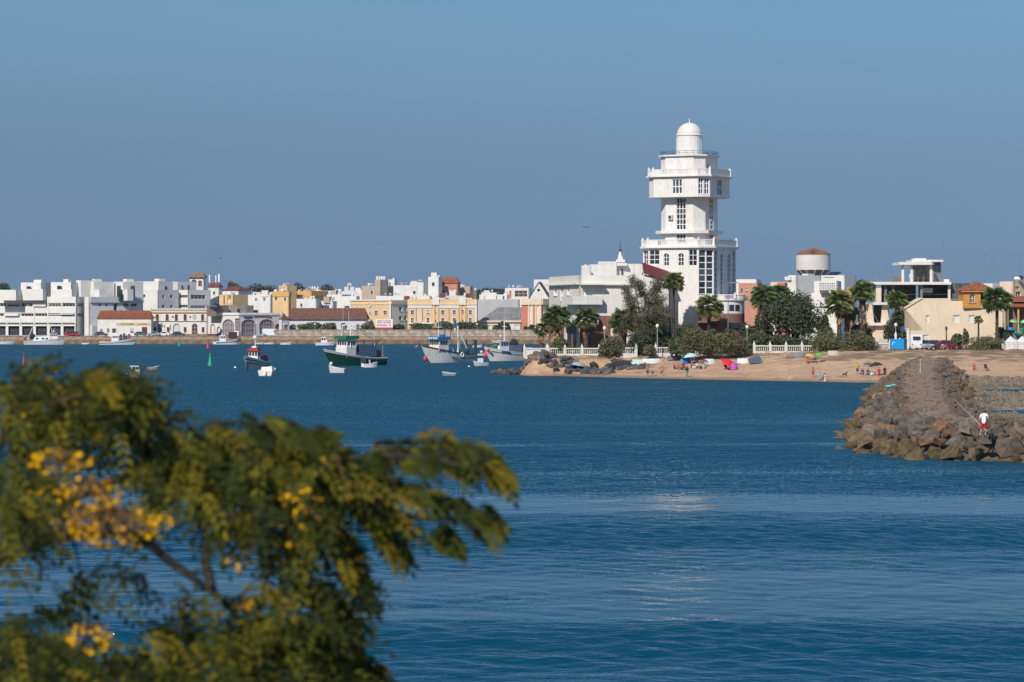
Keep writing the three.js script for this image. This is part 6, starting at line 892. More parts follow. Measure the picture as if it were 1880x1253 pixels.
// green trawler, bow left and towards us
{
  const L = 13.5, B = 4.1, sh = t => 1.15 + 1.5 * Math.pow(Math.max(0, t - .25) / .75, 1.6), g = boat('trawler', 'dark green trawler with white wheelhouse, bow to the left', 652, 671, Math.PI + .8); g.scale.y = 1.18;
  hull(g, L, B, sh, { bands: [[0, .1, boot, 'boot_top'], [.1, .86, hullG], [.86, 1, mat([.55, .58, .55], .5), 'bulwark']], rake: .16, rail: bW, deck: mat([.30, .32, .30], .8) });
  part(g, 'foredeck_house', [bb(1.2, 3.6, 1.3, 2.9, -1.5, 1.5)], bWs);
  const c = cabin(g, 1.0, 3.5, -1.45, 1.45, 2.9, 4.15, bWs, .2); paneX(c, 3.42, -1.3, 1.3, 3.25, 3.85, 4); paneZ(c, 1.42, 1.3, 3.3, 3.25, 3.85, 3); paneZ(c, -1.42, 1.3, 3.3, 3.25, 3.85, 3);
  part(g, 'green_canopy', bb(.6, 3.9, 4.18, 4.75, -1.7, 1.7), mat([.012, .15, .055], .5)); part(g, 'arch_frame', [bar([2.6, 2.9, -1.5], [2.2, 6.4, -1.1], .09, 6), bar([2.6, 2.9, 1.5], [2.2, 6.4, 1.1], .09, 6), bar([2.2, 6.4, -1.2], [2.2, 6.4, 1.2], .1, 6)], bW); part(g, 'radar', [cyl(.3, .3, .22, 10, 2.2, 6.5, 0), cyl(.03, .03, 2.2, 5, 2.2, 6.5, -.6), cyl(.02, .02, 3.4, 5, 2.2, 6.4, 1.0)], bW); part(g, 'blue_awning', bb(-3.8, .5, 1.4, 3.1, -1.75, -1.7), mat([.07, .11, .17], .7)); part(g, 'blue_awning', bb(-3.8, .5, 1.4, 3.1, 1.7, 1.75), mat([.07, .11, .17], .7)); part(g, 'deck_roof', bb(-5.2, .6, 3.8, 3.95, -1.6, 1.6), mat([.10, .07, .06], .8)); part(g, 'stern_gantry', [bar([-5.9, 1.1, -1.4], [-5.9, 4.2, -1.3], .1, 6), bar([-5.9, 1.1, 1.4], [-5.9, 4.2, 1.3], .1, 6), bar([-5.9, 4.2, -1.4], [-5.9, 4.2, 1.4], .1, 6), bar([-5.9, 4.1, 0], [-4.2, 2.0, 0], .07, 5)], mat([.25, .17, .12], .8)); part(g, 'net_drum', new THREE.CylinderGeometry(.6, .6, 2, 14).rotateX(Math.PI / 2).translate(-5.2, 1.8, 0), mat([.03, .03, .035], .9)); part(g, 'winch', [cyl(.35, .35, .8, 10, -1.2, 1.3, .5), bx(.5, .9, .5, -2.4, 1.2, -.4), cyl(.12, .06, 1.3, 6, -3.4, 2.4, 1.2)], bW); part(g, 'deck_poles', [bar([-3.6, 1.3, 1.5], [-3.6, 3.8, 1.5], .05, 5), bar([-1.6, 1.3, 1.5], [-1.6, 3.8, 1.5], .05, 5), bar([-3.6, 1.3, -1.5], [-3.6, 3.8, -1.5], .05, 5), bar([-5.1, 3.9, 0], [-4.2, 5.6, 0], .06, 5)], bW);
  rigging(g, [[[2.2, 6.4, 0], [7.2, 2.6, 0]], [[2.2, 6.4, .9], [-5.9, 4.2, 1.2]], [[2.2, 6.4, -.9], [-5.9, 4.2, -1.2]]]); const st = []; for (let i = 0; i < 3; i++) st.push(bb(.2 - i * .5, .42 - i * .5, .3, 1.5, -2.08, -2.0), bb(.2 - i * .5, .42 - i * .5, .3, 1.5, 2.0, 2.08)); part(g, 'hull_stripes', st, mat([.10, .16, .15], .5)); part(g, 'fenders', [new THREE.SphereGeometry(.33, 10, 8).translate(6.6, .3, -.5)], mat([.6, .58, .52], .6)); part(g, 'name_board', bb(5.2, 6.1, 2.1, 2.35, .82, .88).rotateY(-.0), bW);
}
// blue roofed trawler
{
  const L = 11.4, B = 4.0, sh = t => 1.5 + 1.5 * Math.pow(Math.max(0, t - .2) / .8, 1.6), g = boat('trawler', 'grey white trawler with bright blue wheelhouse roof, bow to the left', 823, 666, Math.PI + .75), hw = mat([.72, .74, .75], .5, { map: T.stain }); g.scale.y = 1.15;
  hull(g, L, B, sh, { bands: [[0, .06, boot, 'boot_top'], [.06, .93, hw], [.93, 1, mat([.07, .025, .03], .6), 'bulwark_rail']], rake: .17, rail: mat([.07, .025, .03], .6), railR: .1 });
  for (const s of [-1, 1]) part(g, 'rubbing_strake', tube([[-6.4, .95, s * 1.74], [-4, .75, s * 1.87], [-1, .8, s * 1.9], [.8, 1.0, s * 1.86]], .07, 5), navy);
  const c = cabin(g, 1.2, 3.9, -1.5, 1.5, 2.0, 4.0, bWs, .3); paneX(c, 3.72, -1.35, 1.35, 3.1, 3.7, 5); paneZ(c, 1.47, 1.5, 3.5, 3.1, 3.7, 3); paneZ(c, -1.47, 1.5, 3.5, 3.1, 3.7, 3);
  part(g, 'blue_roof', [bb(.9, 4.2, 4.0, 4.5, -1.75, 1.75), bb(1.2, 2.0, 4.5, 4.9, -.5, .5)], seaB); part(g, 'roof_lettering', [0, 1, 2, 3, 4, 5].map(i => bb(4.205, 4.22, 4.12, 4.4, -1.4 + i * .48 + (i > 2 ? .1 : 0), -1.08 + i * .48 + (i > 2 ? .1 : 0))), bW); part(g, 'radar_mast', [bar([2.6, 4.5, 0], [2.6, 6.9, 0], .06, 6), bb(2.3, 2.9, 6.1, 6.2, -.9, .9), cyl(.02, .02, 2.2, 5, 2.6, 6.2, .7), cyl(.02, .02, 1.8, 5, 2.6, 6.2, -.7)], bW);
  part(g, 'derrick', [bar([-2.6, 1.6, 0], [-2.6, 6.4, 0], .12, 6), bar([-2.6, 6.0, 0], [-5.0, 2.4, 0], .13, 6), bar([-4.0, 2.2, .9], [-2.2, 6.6, 0], .05, 5)], bW); part(g, 'black_booms', [bar([.6, 4.2, .8], [-.6, 6.8, 1.2], .06, 5), bar([.2, 4.2, -.6], [-.2, 6.2, -1], .06, 5)], M.dmetal); part(g, 'net_heap', [new THREE.SphereGeometry(.9, 10, 8).scale(1.2, .7, 1.2).translate(-4.2, 1.9, 0), new THREE.SphereGeometry(.6, 8, 6).translate(-5.2, 2.0, .5)], mat([.03, .05, .06], .95)); part(g, 'stern_gantry', [bar([-6.2, 1.4, -1.5], [-6.2, 3.9, -1.4], .13, 6), bar([-6.2, 1.4, 1.5], [-6.2, 3.9, 1.4], .13, 6), bb(-6.4, -6.0, 1.6, 3.9, -1.5, -1.0)], M.dmetal); part(g, 'winch', [cyl(.4, .4, 1, 10, -1.2, 1.6, .3), bx(.6, 1, .8, -.4, 1.6, -.5), cyl(.3, .3, .7, 8, -1.9, 1.7, -.7)], bW);
  rigging(g, [[[2.6, 6.9, 0], [6.6, 2.9, 0]], [[2.6, 6.8, 0], [-2.6, 6.4, 0]], [[-2.6, 6.4, 0], [-6.2, 3.9, 1.2]], [[-2.6, 6.4, 0], [-6.2, 3.9, -1.2]], [[-2.6, 6.2, 0], [-1.2, 1.6, 1.8]], [[-2.6, 6.2, 0], [-1.2, 1.6, -1.8]]]); part(g, 'hull_number', [0, 1, 2, 3, 4, 5, 6, 7].filter(i => i !== 2).map(i => bb(1.2 + i * .36, 1.44 + i * .36, 1.75 + i * .045, 2.15 + i * .045, -2.0 + i * .08, -1.9 + i * .08)), mat([.03, .05, .09], .6)); part(g, 'red_fender', [new THREE.SphereGeometry(.38, 12, 10).scale(1, 1.4, 1).translate(.56 * L, .75, -.35), new THREE.SphereGeometry(.2, 8, 6).translate(.53 * L, .1, -.4)], mat([.50, .06, .07], .6)); part(g, 'white_lifebuoy', new THREE.TorusGeometry(.36, .12, 8, 16).translate(-1.9, 1.35, -2.05), bW); part(g, 'stem_post', tube([[.44 * L, -.1, 0], [.53 * L, 1.4, 0], [.615 * L, 2.95, 0]], .13, 6), mat([.60, .62, .62], .5));
}
// white trawler by the beach tip
{
  const L = 10.5, B = 3.4, sh = t => 1.45 + 1.2 * Math.pow(Math.max(0, t - .2) / .8, 1.6), g = boat('trawler', 'white trawler with flared hull half hidden behind the beach tip', 932, 663, Math.PI + .7); g.scale.y = 1.12;
  hull(g, L, B, sh, { bands: [[0, .05, boot, 'boot_top'], [.05, .72, bWs], [.72, .8, mat([.12, .14, .18], .5), 'stripe', .02], [.8, 1, bW, 'bulwark']], rake: .17 });
  const c = cabin(g, .6, 3.2, -1.2, 1.2, 1.9, 3.6, bW, .35); paneX(c, 3.0, -1.1, 1.1, 2.8, 3.35, 5); paneZ(c, 1.17, .8, 2.8, 2.8, 3.35, 3); paneZ(c, -1.17, .8, 2.8, 2.8, 3.35, 3); part(g, 'wheelhouse_roof', bb(.3, 3.1, 3.6, 3.75, -1.35, 1.35), bW);
  part(g, 'mast', [bar([.9, 3.7, 0], [.9, 7.2, 0], .1, 6), bb(.85, .95, 6.3, 6.4, -.7, .7), new THREE.SphereGeometry(.25, 8, 6).translate(1.6, 4.6, .4)], bW); part(g, 'net_heap', [new THREE.SphereGeometry(.9, 10, 8).translate(-1.6, 3.2, 0)], mat([.02, .02, .022], .95)); part(g, 'stern_shelter', bb(-2.8, .4, 1.6, 2.9, -1.25, 1.25), mat([.13, .16, .20], .7)); part(g, 'net_drum', new THREE.CylinderGeometry(.5, .5, 1.8, 12).rotateX(Math.PI / 2).translate(-3.4, 2.0, 0), mat([.22, .12, .1], .8)); rigging(g, [[[.9, 7.2, 0], [5.4, 2.6, 0]], [[.9, 7.0, 0], [-4.8, 1.8, .6]], [[.9, 7.0, 0], [-4.8, 1.8, -.6]]]); part(g, 'green_gear', bx(1.1, .7, 1.2, 3.7, 2.1, 0), M.green); part(g, 'orange_floats', [new THREE.SphereGeometry(.3, 8, 6).translate(5.6, 2.1, -.5), new THREE.SphereGeometry(.24, 8, 6).translate(5.2, 1.7, -.75), bar([5.3, 2.5, .4], [5.3, 3.3, .4], .04, 5)], mat([.55, .16, .1], .6)); part(g, 'hull_number', [0, 1, 2, 3, 4, 5].map(i => bb(.6 + i * .36, .86 + i * .36, 1.35 + i * .03, 1.72 + i * .03, -1.72 + i * .06, -1.62 + i * .06)), mat([.03, .05, .08], .6));
}
// small fishing boat head-on with red roof
{
  const L = 9, B = 3.0, sh = t => 1.25 + 1.0 * Math.pow(Math.max(0, t - .25) / .75, 1.6), g = boat('fishing_boat', 'striped white fishing boat with a red roofed wheelhouse seen from the bow', 468, 679, -Math.PI / 2 - .24); g.scale.y = 1.1;
  hull(g, L, B, sh, { bands: [[0, .55, mat([.46, .47, .46], .5), 'hull'], [.55, .64, mat([.16, .07, .05], .6), 'stripe', .02], [.64, .76, bWs], [.76, .84, navy, 'stripe', .02], [.84, 1, bWs, 'bulwark']], rake: .14 });
  part(g, 'blue_bow_patch', [polys([[[4.0, .05, .18], [4.6, .05, .05], [4.9, 1.0, .05], [4.2, 1.0, .32]], [[4.6, .05, -.05], [4.0, .05, -.18], [4.2, 1.0, -.32], [4.9, 1.0, -.05]]])], seaB);
  const c = cabin(g, -.6, 1.2, -.85, .85, 1.5, 3.0, bWs, .2); paneX(c, 1.08, -.8, .8, 2.2, 2.85, 3, M.dark); paneZ(c, .82, -.3, .9, 2.2, 2.85, 2); paneZ(c, -.82, -.3, .9, 2.2, 2.85, 2); part(g, 'red_roof', [bb(-.8, 1.3, 3.0, 3.28, -1.0, 1.0), bb(-.6, 1.0, 3.28, 3.5, -.7, .7)], redP); part(g, 'roof_hatch', bb(-.2, .6, 3.5, 3.75, -.4, .4), bW); part(g, 'mast', [bar([0, 3.5, 0], [0, 5.2, 0], .07, 6), bb(-.25, .25, 5.0, 5.4, -.3, .3), cyl(.02, .02, 1.3, 5, 0, 5.4, .1)], bW); part(g, 'net_gear', [bb(-4, -1.6, 1.4, 2.2, -.9, .2), bar([-2, 1.6, 1.1], [-2.5, 3.2, 1.3], .05, 5), bar([-2.5, 3.0, 1.6], [-1, 3.0, 1.6], .04, 5)], mat([.12, .10, .09], .9)); part(g, 'blue_barrel', cyl(.3, .3, .9, 10, -3.2, 1.2, -1.0), navy); part(g, 'red_float', new THREE.SphereGeometry(.26, 8, 6).translate(-2.2, 2.2, -1.2), redP);
}
// trawlers and launches along the far quay
{
  const sh = t => 1.15 + 1.0 * Math.pow(Math.max(0, t - .3) / .7, 1.6); const g = boat('trawler', 'long white boat with cabin windows moored at the left of the far quay', 80, 634.3, .1, 880);
  hull(g, 12.2, 3.6, sh, { bands: [[0, .06, boot, 'boot_top'], [.06, .9, bW], [.9, 1, mat([.25, .12, .1], .6), 'rail_strip']], rake: .1 }); const c = part(g, 'long_cabin', polys([[[-3.4, 1.2, 1.45], [1.9, 1.2, 1.45], [1.9, 2.7, 1.25], [-2.6, 2.5, 1.25]], [[1.9, 1.2, -1.45], [-3.4, 1.2, -1.45], [-2.6, 2.5, -1.25], [1.9, 2.7, -1.25]], [[-2.6, 2.5, 1.25], [1.9, 2.7, 1.25], [1.9, 2.7, -1.25], [-2.6, 2.5, -1.25]], [[-3.4, 1.2, 1.45], [-2.6, 2.5, 1.25], [-2.6, 2.5, -1.25], [-3.4, 1.2, -1.45]]]), bW); for (const x of [-2.4, -.6, .6]) part(c, 'window', bb(x, x + .8, 1.6, 2.1, 1.33, 1.42), M.glass);
  const w = cabin(g, 1.8, 4.6, -1.2, 1.2, 1.7, 3.5, bWs, .6); paneZ(w, 1.17, 2, 4.1, 2.7, 3.2, 4); paneX(w, 4.2, -1.1, 1.1, 2.7, 3.2, 3); part(g, 'wheelhouse_roof', bb(1.6, 4.4, 3.5, 3.65, -1.3, 1.3), mat([.25, .32, .34], .5)); part(g, 'mast', [bar([2.6, 3.6, 0], [1.9, 6.2, 0], .09, 6), bar([2.7, 4.0, 0], [3.4, 5.2, 0], .06, 5), cyl(.4, .4, .25, 10, 3.2, 4.0, 0)], bW); part(g, 'stern_boom', [bar([-5.0, 1.3, 0], [-3.5, 5.4, 0], .12, 6), bar([-5.2, 1.2, 0], [-6.2, 2.8, 0], .1, 6)], bW); part(g, 'net_heap', new THREE.SphereGeometry(.95, 10, 8).translate(-3.6, 2.6, 0), mat([.02, .025, .03], .95)); part(g, 'stern_frame', bb(-6.1, -5.8, .8, 2.4, -1.3, 1.3), mat([.22, .08, .06], .8));
}
{
  const sh = t => .95 + 1.3 * Math.pow(Math.max(0, t - .35) / .65, 1.5), g = boat('fishing_boat', 'white fishing boat with blue stripe and cluttered deck by the sign board house', 214, 634.5, .08, 878);
  hull(g, 10.8, 3.2, sh, { bands: [[0, .55, bW], [.55, .68, navy, 'stripe', .02], [.68, 1, bW, 'bulwark']], rake: .13 }); const c = cabin(g, -1.6, .6, -1.0, 1.0, 1.0, 3.0, bW, .2); paneZ(c, .97, -1.3, .3, 2.1, 2.7, 3); part(g, 'deck_gear', [bb(.9, 1.6, 1.3, 3.2, -.7, .6), bb(1.9, 2.6, 1.5, 3.5, -.3, .8), bb(2.7, 3.2, 1.6, 2.9, -.6, .4)], mat([.05, .07, .10], .9)); part(g, 'red_tarps', [bb(3.4, 4.2, 1.8, 3.3, -.5, .5), bb(-3.4, -2.2, .9, 1.5, -.6, .6)], mat([.30, .06, .07], .9)); part(g, 'radar_post', [cyl(.05, .05, 2.2, 5, -.4, 3, 0), new THREE.SphereGeometry(.3, 8, 6).translate(-1.9, 2.6, .2)], bW);
}
{
  const sh = t => .9 + 1.0 * Math.pow(Math.max(0, t - .3) / .7, 1.5), g = boat('fishing_boat', 'white boat with tall cabin and dark net frame moored before the restaurant', 418, 634.5, .12, 884);
  hull(g, 7.4, 2.8, sh, { bands: [[0, .6, bW], [.6, .8, mat([.10, .12, .2], .5), 'stripe', .02], [.8, 1, bW, 'bulwark']] }); const c = cabin(g, -2.6, -.6, -1.0, 1.0, .9, 2.9, bW, .2); paneZ(c, .97, -2.4, -.8, 1.9, 2.6, 3); part(g, 'net_frame', [bb(.2, 2.9, 1.8, 3.9, -.7, .7), bar([2.8, .4, 1.2], [3.8, 4.2, .9], .14, 6), bar([3.2, .0, 1.0], [4.2, 4.0, .6], .12, 6)], mat([.05, .025, .03], .9)); part(g, 'stern_platform', bb(-4.6, -3.5, .1, .8, -1.0, 1.0), bW); part(g, 'cabin_light', cyl(.15, .15, .6, 8, -1.8, 2.9, 0), bW);
}
function launch(label, x, yw, yaw, L, o = {}) {
  const d = o.d ?? dw(yw), g = thing(o.name || 'motor_boat', label, 'boat', [px(x, d), 0, -d], yaw, o.group), B = o.B ?? L * .36, s0 = o.h ?? .5, sh = t => s0 + s0 * .7 * Math.pow(Math.max(0, t - .3) / .7, 1.5);
  hull(g, L, B, sh, { bands: o.bands || [[0, .9, o.m || bW], [.9, 1, bWs, 'rail_strip']], rake: .1, drop: o.drop ?? .2, railR: .03, deck: o.deck });
  if (o.cabin) { const [a, b, h] = o.cabin, c = cabin(g, a, b, -B * .34, B * .34, s0 * .8, s0 * .8 + h, bW, h * .4); paneX(c, b - h * .25, -B * .3, B * .3, s0 * .8 + h * .5, s0 * .8 + h * .85, 2); paneZ(c, B * .33, a + .1, b - h * .35, s0 * .8 + h * .5, s0 * .8 + h * .85, 2); paneZ(c, -B * .33, a + .1, b - h * .35, s0 * .8 + h * .5, s0 * .8 + h * .85, 2); }
  if (o.console) part(g, 'console', bb(-.3, .5, s0 * .5, s0 + o.console, -.45, .45), bW);
  if (o.screen) part(g, 'windscreen', [bar([0, s0, -B * .35], [-.1, s0 + .75, -B * .3], .05, 5), bar([0, s0, B * .35], [-.1, s0 + .75, B * .3], .05, 5), bar([-.1, s0 + .75, -B * .3], [-.1, s0 + .75, B * .3], .05, 5)], bW);
  if (o.motor) part(g, 'outboard', [bb(-L / 2 - .35, -L / 2, .1, .75, -.18, .18), bb(-L / 2 - .28, -L / 2 - .08, -.25, .1, -.08, .08)], o.motor === 2 ? bW : M.dmetal);
  if (!o.cabin && !o.console) part(g, 'thwarts', [bb(-L * .2, -L * .12, s0 * .6, s0 * .66, -B * .44, B * .44), bb(L * .05, L * .13, s0 * .6, s0 * .66, -B * .42, B * .42)], mat([.4, .33, .25], .8));
  return g;
}
launch('white motor cruiser moored left of the green trawler', 596, 635.5, .1, 5.6, { d: 860, cabin: [-1.2, 1.0, 1.9], h: .8 });
launch('white cabin cruiser seen from astern beside the striped boat', 491, 690, Math.PI / 2 - .1, 4.4, { B: 2.6, h: .85, cabin: [-.9, 1.2, .7], motor: 2, m: mat([.66, .63, .55], .5) });
launch('small boat with three white posts at the left', 248, 693, -Math.PI / 2 + .5, 3.6, { B: 1.9, h: .6, cabin: [-1, .4, 1.3], m: mat([.36, .35, .29], .6) });
launch('white dinghy with dark outboard below the green trawler bow', 619, 685, Math.PI - .2, 2.6, { h: .75, B: 1.2, motor: 1, m: mat([.5, .52, .53], .5) });
launch('white runabout with a windscreen beside the green trawler hull', 679, 675, .25, 2.5, { h: .6, B: 1.2, screen: true, motor: 2 });
launch('open boat with a tall white console right of the blue roofed trawler', 883, 672, -Math.PI + .35, 2.7, { h: .55, B: 1.2, console: .85, m: mat([.40, .42, .40], .6) });
launch('low dark rowing dinghy in front of the blue roofed trawler', 825, 690, Math.PI - .15, 2.1, { h: .38, B: .9, m: mat([.20, .23, .24], .6) });
launch('grey dinghy carrying a pink float at the left', 281, 679, .3, 1.9, { h: .38, B: .9, m: mat([.36, .33, .32], .6) });
launch('white speedboat cut by the left frame edge', 4, 632, .08, 6.6, { d: 890, h: .8, screen: true });
launch('tiny white dinghy between the two boats at the left quay', 156, 632, 0, 2.3, { d: 890, h: .4 });
launch('small white boat moored behind the red roofed boat mast', 475, 631, .1, 2.6, { d: 892, h: .4 });
launch('flat white boat at the quay right of the red roofed boat mast', 493, 631, .05, 3.0, { d: 892, h: .4 });
launch('white open boat at the quay left of the motor cruiser', 524, 633.5, .12, 3.2, { d: 880, h: .6 });
launch('white cabin boat far behind the blue roofed trawler', 876, 637, .1, 2.6, { d: 810, h: .5 });
launch('narrow white punt near the beach tip trawler', 884, 652, .05, 1.9, { d: 660, h: .3 });
// ---------- buoys ----------
function buoy(label, x, yw, hpx, wpx, color, o = {}) { const d = o.d ?? dw(yw), q = d / F, r = wpx * q / 2, h = hpx * q, g = thing('channel_buoy', label, 'buoy', [px(x, d), 0, -d], 0, o.group), m = mat(color, .5); part(g, 'float', cyl(r, r * .85, h * .18, 16, 0, -.05, 0), m); part(g, 'tower', new THREE.CylinderGeometry(r * .25, r * .8, h * .6, 14).translate(0, h * .46, 0), m); part(g, 'topmark', [cyl(r * .06 + .02, r * .06 + .02, h * .2, 6, 0, h * .72, 0), o.can ? cyl(r * .3, r * .3, h * .16, 10, 0, h * .84, 0) : new THREE.ConeGeometry(r * .34, h * .2, 10).translate(0, h * .9, 0)], m); return g; }
buoy('green conical channel buoy in the middle of the channel', 385.5, 672, 25, 10, [.01, .30, .15]); buoy('small green buoy against the far quay', 329, 637, 14, 7, [.01, .22, .12], { d: 850 }); buoy('red channel buoy against the far quay', 381.5, 641, 17, 6.5, [.55, .015, .06], { can: true, d: 790 }); buoy('thin red marker buoy above the tree at the left', 43, 672, 26, 5, [.6, .03, .05], { can: true });
const ball = (label, x, yw, r, c, o = {}) => { const d = o.d ?? dw(yw), g = thing('mooring_float', label, 'float', [px(x, d), 0, -d], 0); part(g, 'body', new THREE.SphereGeometry(r, 14, 10).scale(1, o.sy ?? 1, 1).translate(0, r * .45, 0), mat(c, .55)); part(g, 'ring', new THREE.TorusGeometry(r * .22, r * .06, 5, 10).translate(0, r * (.45 + (o.sy ?? 1)), 0), M.metal); return g; };
ball('large pink mooring float at the left', 102, 685, .42, [.62, .15, .13], { sy: 1.25 }); ball('white float left of the red roofed boat', 431.5, 676, .2, [.8, .8, .8]); ball('white float between the two grey trawlers', 861, 674, .17, [.75, .75, .75]); ball('pink float resting in the grey dinghy', 277, 679.4, .3, [.62, .26, .22], { d: 488 }); ball('small red float ahead of the blue roofed trawler', 765, 637, .45, [.6, .08, .08], { d: 810 }); ball('tiny white float above the tree at the left', 79, 668, .14, [.8, .8, .8]);
{ const d = 640, g = thing('flag_buoy', 'tall red pennant buoy in front of the beach tip trawler', 'buoy', [px(891.5, d), 0, -d]); part(g, 'float', cyl(.5, .4, .5, 12, 0, -.1, 0), redP); part(g, 'pennant_tower', new THREE.ConeGeometry(.55, 2.0, 10).translate(0, 1.2, 0), mat([.6, .02, .06], .6)); part(g, 'staff', cyl(.04, .04, 2.9, 5), M.metal); const h = ball('small white float with red top beside the red pennant buoy', 884, 645, .4, [.7, .5, .55], { d: 700 }); }
// ---------- people ----------
// body from joints joined by tapered capsules, meshed as one skin; clothes are slightly larger shells over chosen bones
function sdfMesh(bones, cell, k = .045) {
  const lo = V(1e9, 1e9, 1e9), hi = V(-1e9, -1e9, -1e9); for (const [a, b, r0, r1] of bones) for (const [p, r] of [[a, r0], [b, r1]]) { lo.min(V(p[0] - r - .06, p[1] - r - .06, p[2] - r - .06)); hi.max(V(p[0] + r + .06, p[1] + r + .06, p[2] + r + .06)); }
  const c = lo.clone().add(hi).multiplyScalar(.5), half = Math.max(hi.x - lo.x, hi.y - lo.y, hi.z - lo.z) / 2, n = Math.max(16, Math.min(96, Math.ceil(2 * half / cell) + 4));
  const mc = new MarchingCubes(n, new THREE.MeshBasicMaterial(), false, false, 60000); mc.isolation = 0;
  const B = bones.map(([a, b, r0, r1]) => { const d = [b[0] - a[0], b[1] - a[1], b[2] - a[2]]; return [a, d, d[0] * d[0] + d[1] * d[1] + d[2] * d[2] || 1e-9, r0, r1]; });
  const H = n / 2; for (let z = 0; z < n; z++) for (let y = 0; y < n; y++) for (let x = 0; x < n; x++) {
    const X = c.x + (x - H) / H * half, Y = c.y + (y - H) / H * half, Z = c.z + (z - H) / H * half; let s = 1e9;
    for (const [a, d, l, r0, r1] of B) { const vx = X - a[0], vy = Y - a[1], vz = Z - a[2]; let t = (vx * d[0] + vy * d[1] + vz * d[2]) / l; t = t < 0 ? 0 : t > 1 ? 1 : t; const dx = vx - d[0] * t, dy = vy - d[1] * t, dz = vz - d[2] * t, e = Math.sqrt(dx * dx + dy * dy + dz * dz) - (r0 + (r1 - r0) * t); const h = Math.max(k - Math.abs(s - e), 0) / k; s = Math.min(s, e) - h * h * k * .25; }
    mc.field[x + y * n + z * n * n] = -s;
  }
  mc.update(); const g = new THREE.BufferGeometry(), m = mc.count; g.setAttribute('position', new THREE.BufferAttribute(mc.positionArray.slice(0, m * 3), 3)); const nm = mc.normalArray.slice(0, m * 3); g.setAttribute('normal', new THREE.BufferAttribute(nm, 3));
  g.scale(half, half, half); g.translate(c.x, c.y, c.z); g.computeVertexNormals(); const w = mergeVertices(g.deleteAttribute('normal') && g, 1e-4); w.computeVertexNormals(); return clean(w);
}
const mid = (a, b, t) => a.map((v, i) => v + (b[i] - v) * t);
function skeleton(pose) {       // x right, z towards the viewer of the front, metres, standing height about 1.72
  const J = { hip: [0, .92, 0], chest: [0, 1.32, 0], neck: [0, 1.48, 0], head: [0, 1.62, .02], lS: [-.18, 1.40, 0], rS: [.18, 1.40, 0], lE: [-.24, 1.12, 0], rE: [.24, 1.12, 0], lH: [-.25, .86, .05], rH: [.25, .86, .05], lP: [-.09, .90, 0], rP: [.09, .90, 0], lK: [-.10, .48, .01], rK: [.10, .48, .01], lA: [-.10, .08, -.02], rA: [.10, .08, -.02], lF: [-.12, .04, .14], rF: [.12, .04, .14], ...pose };
  return J;
}
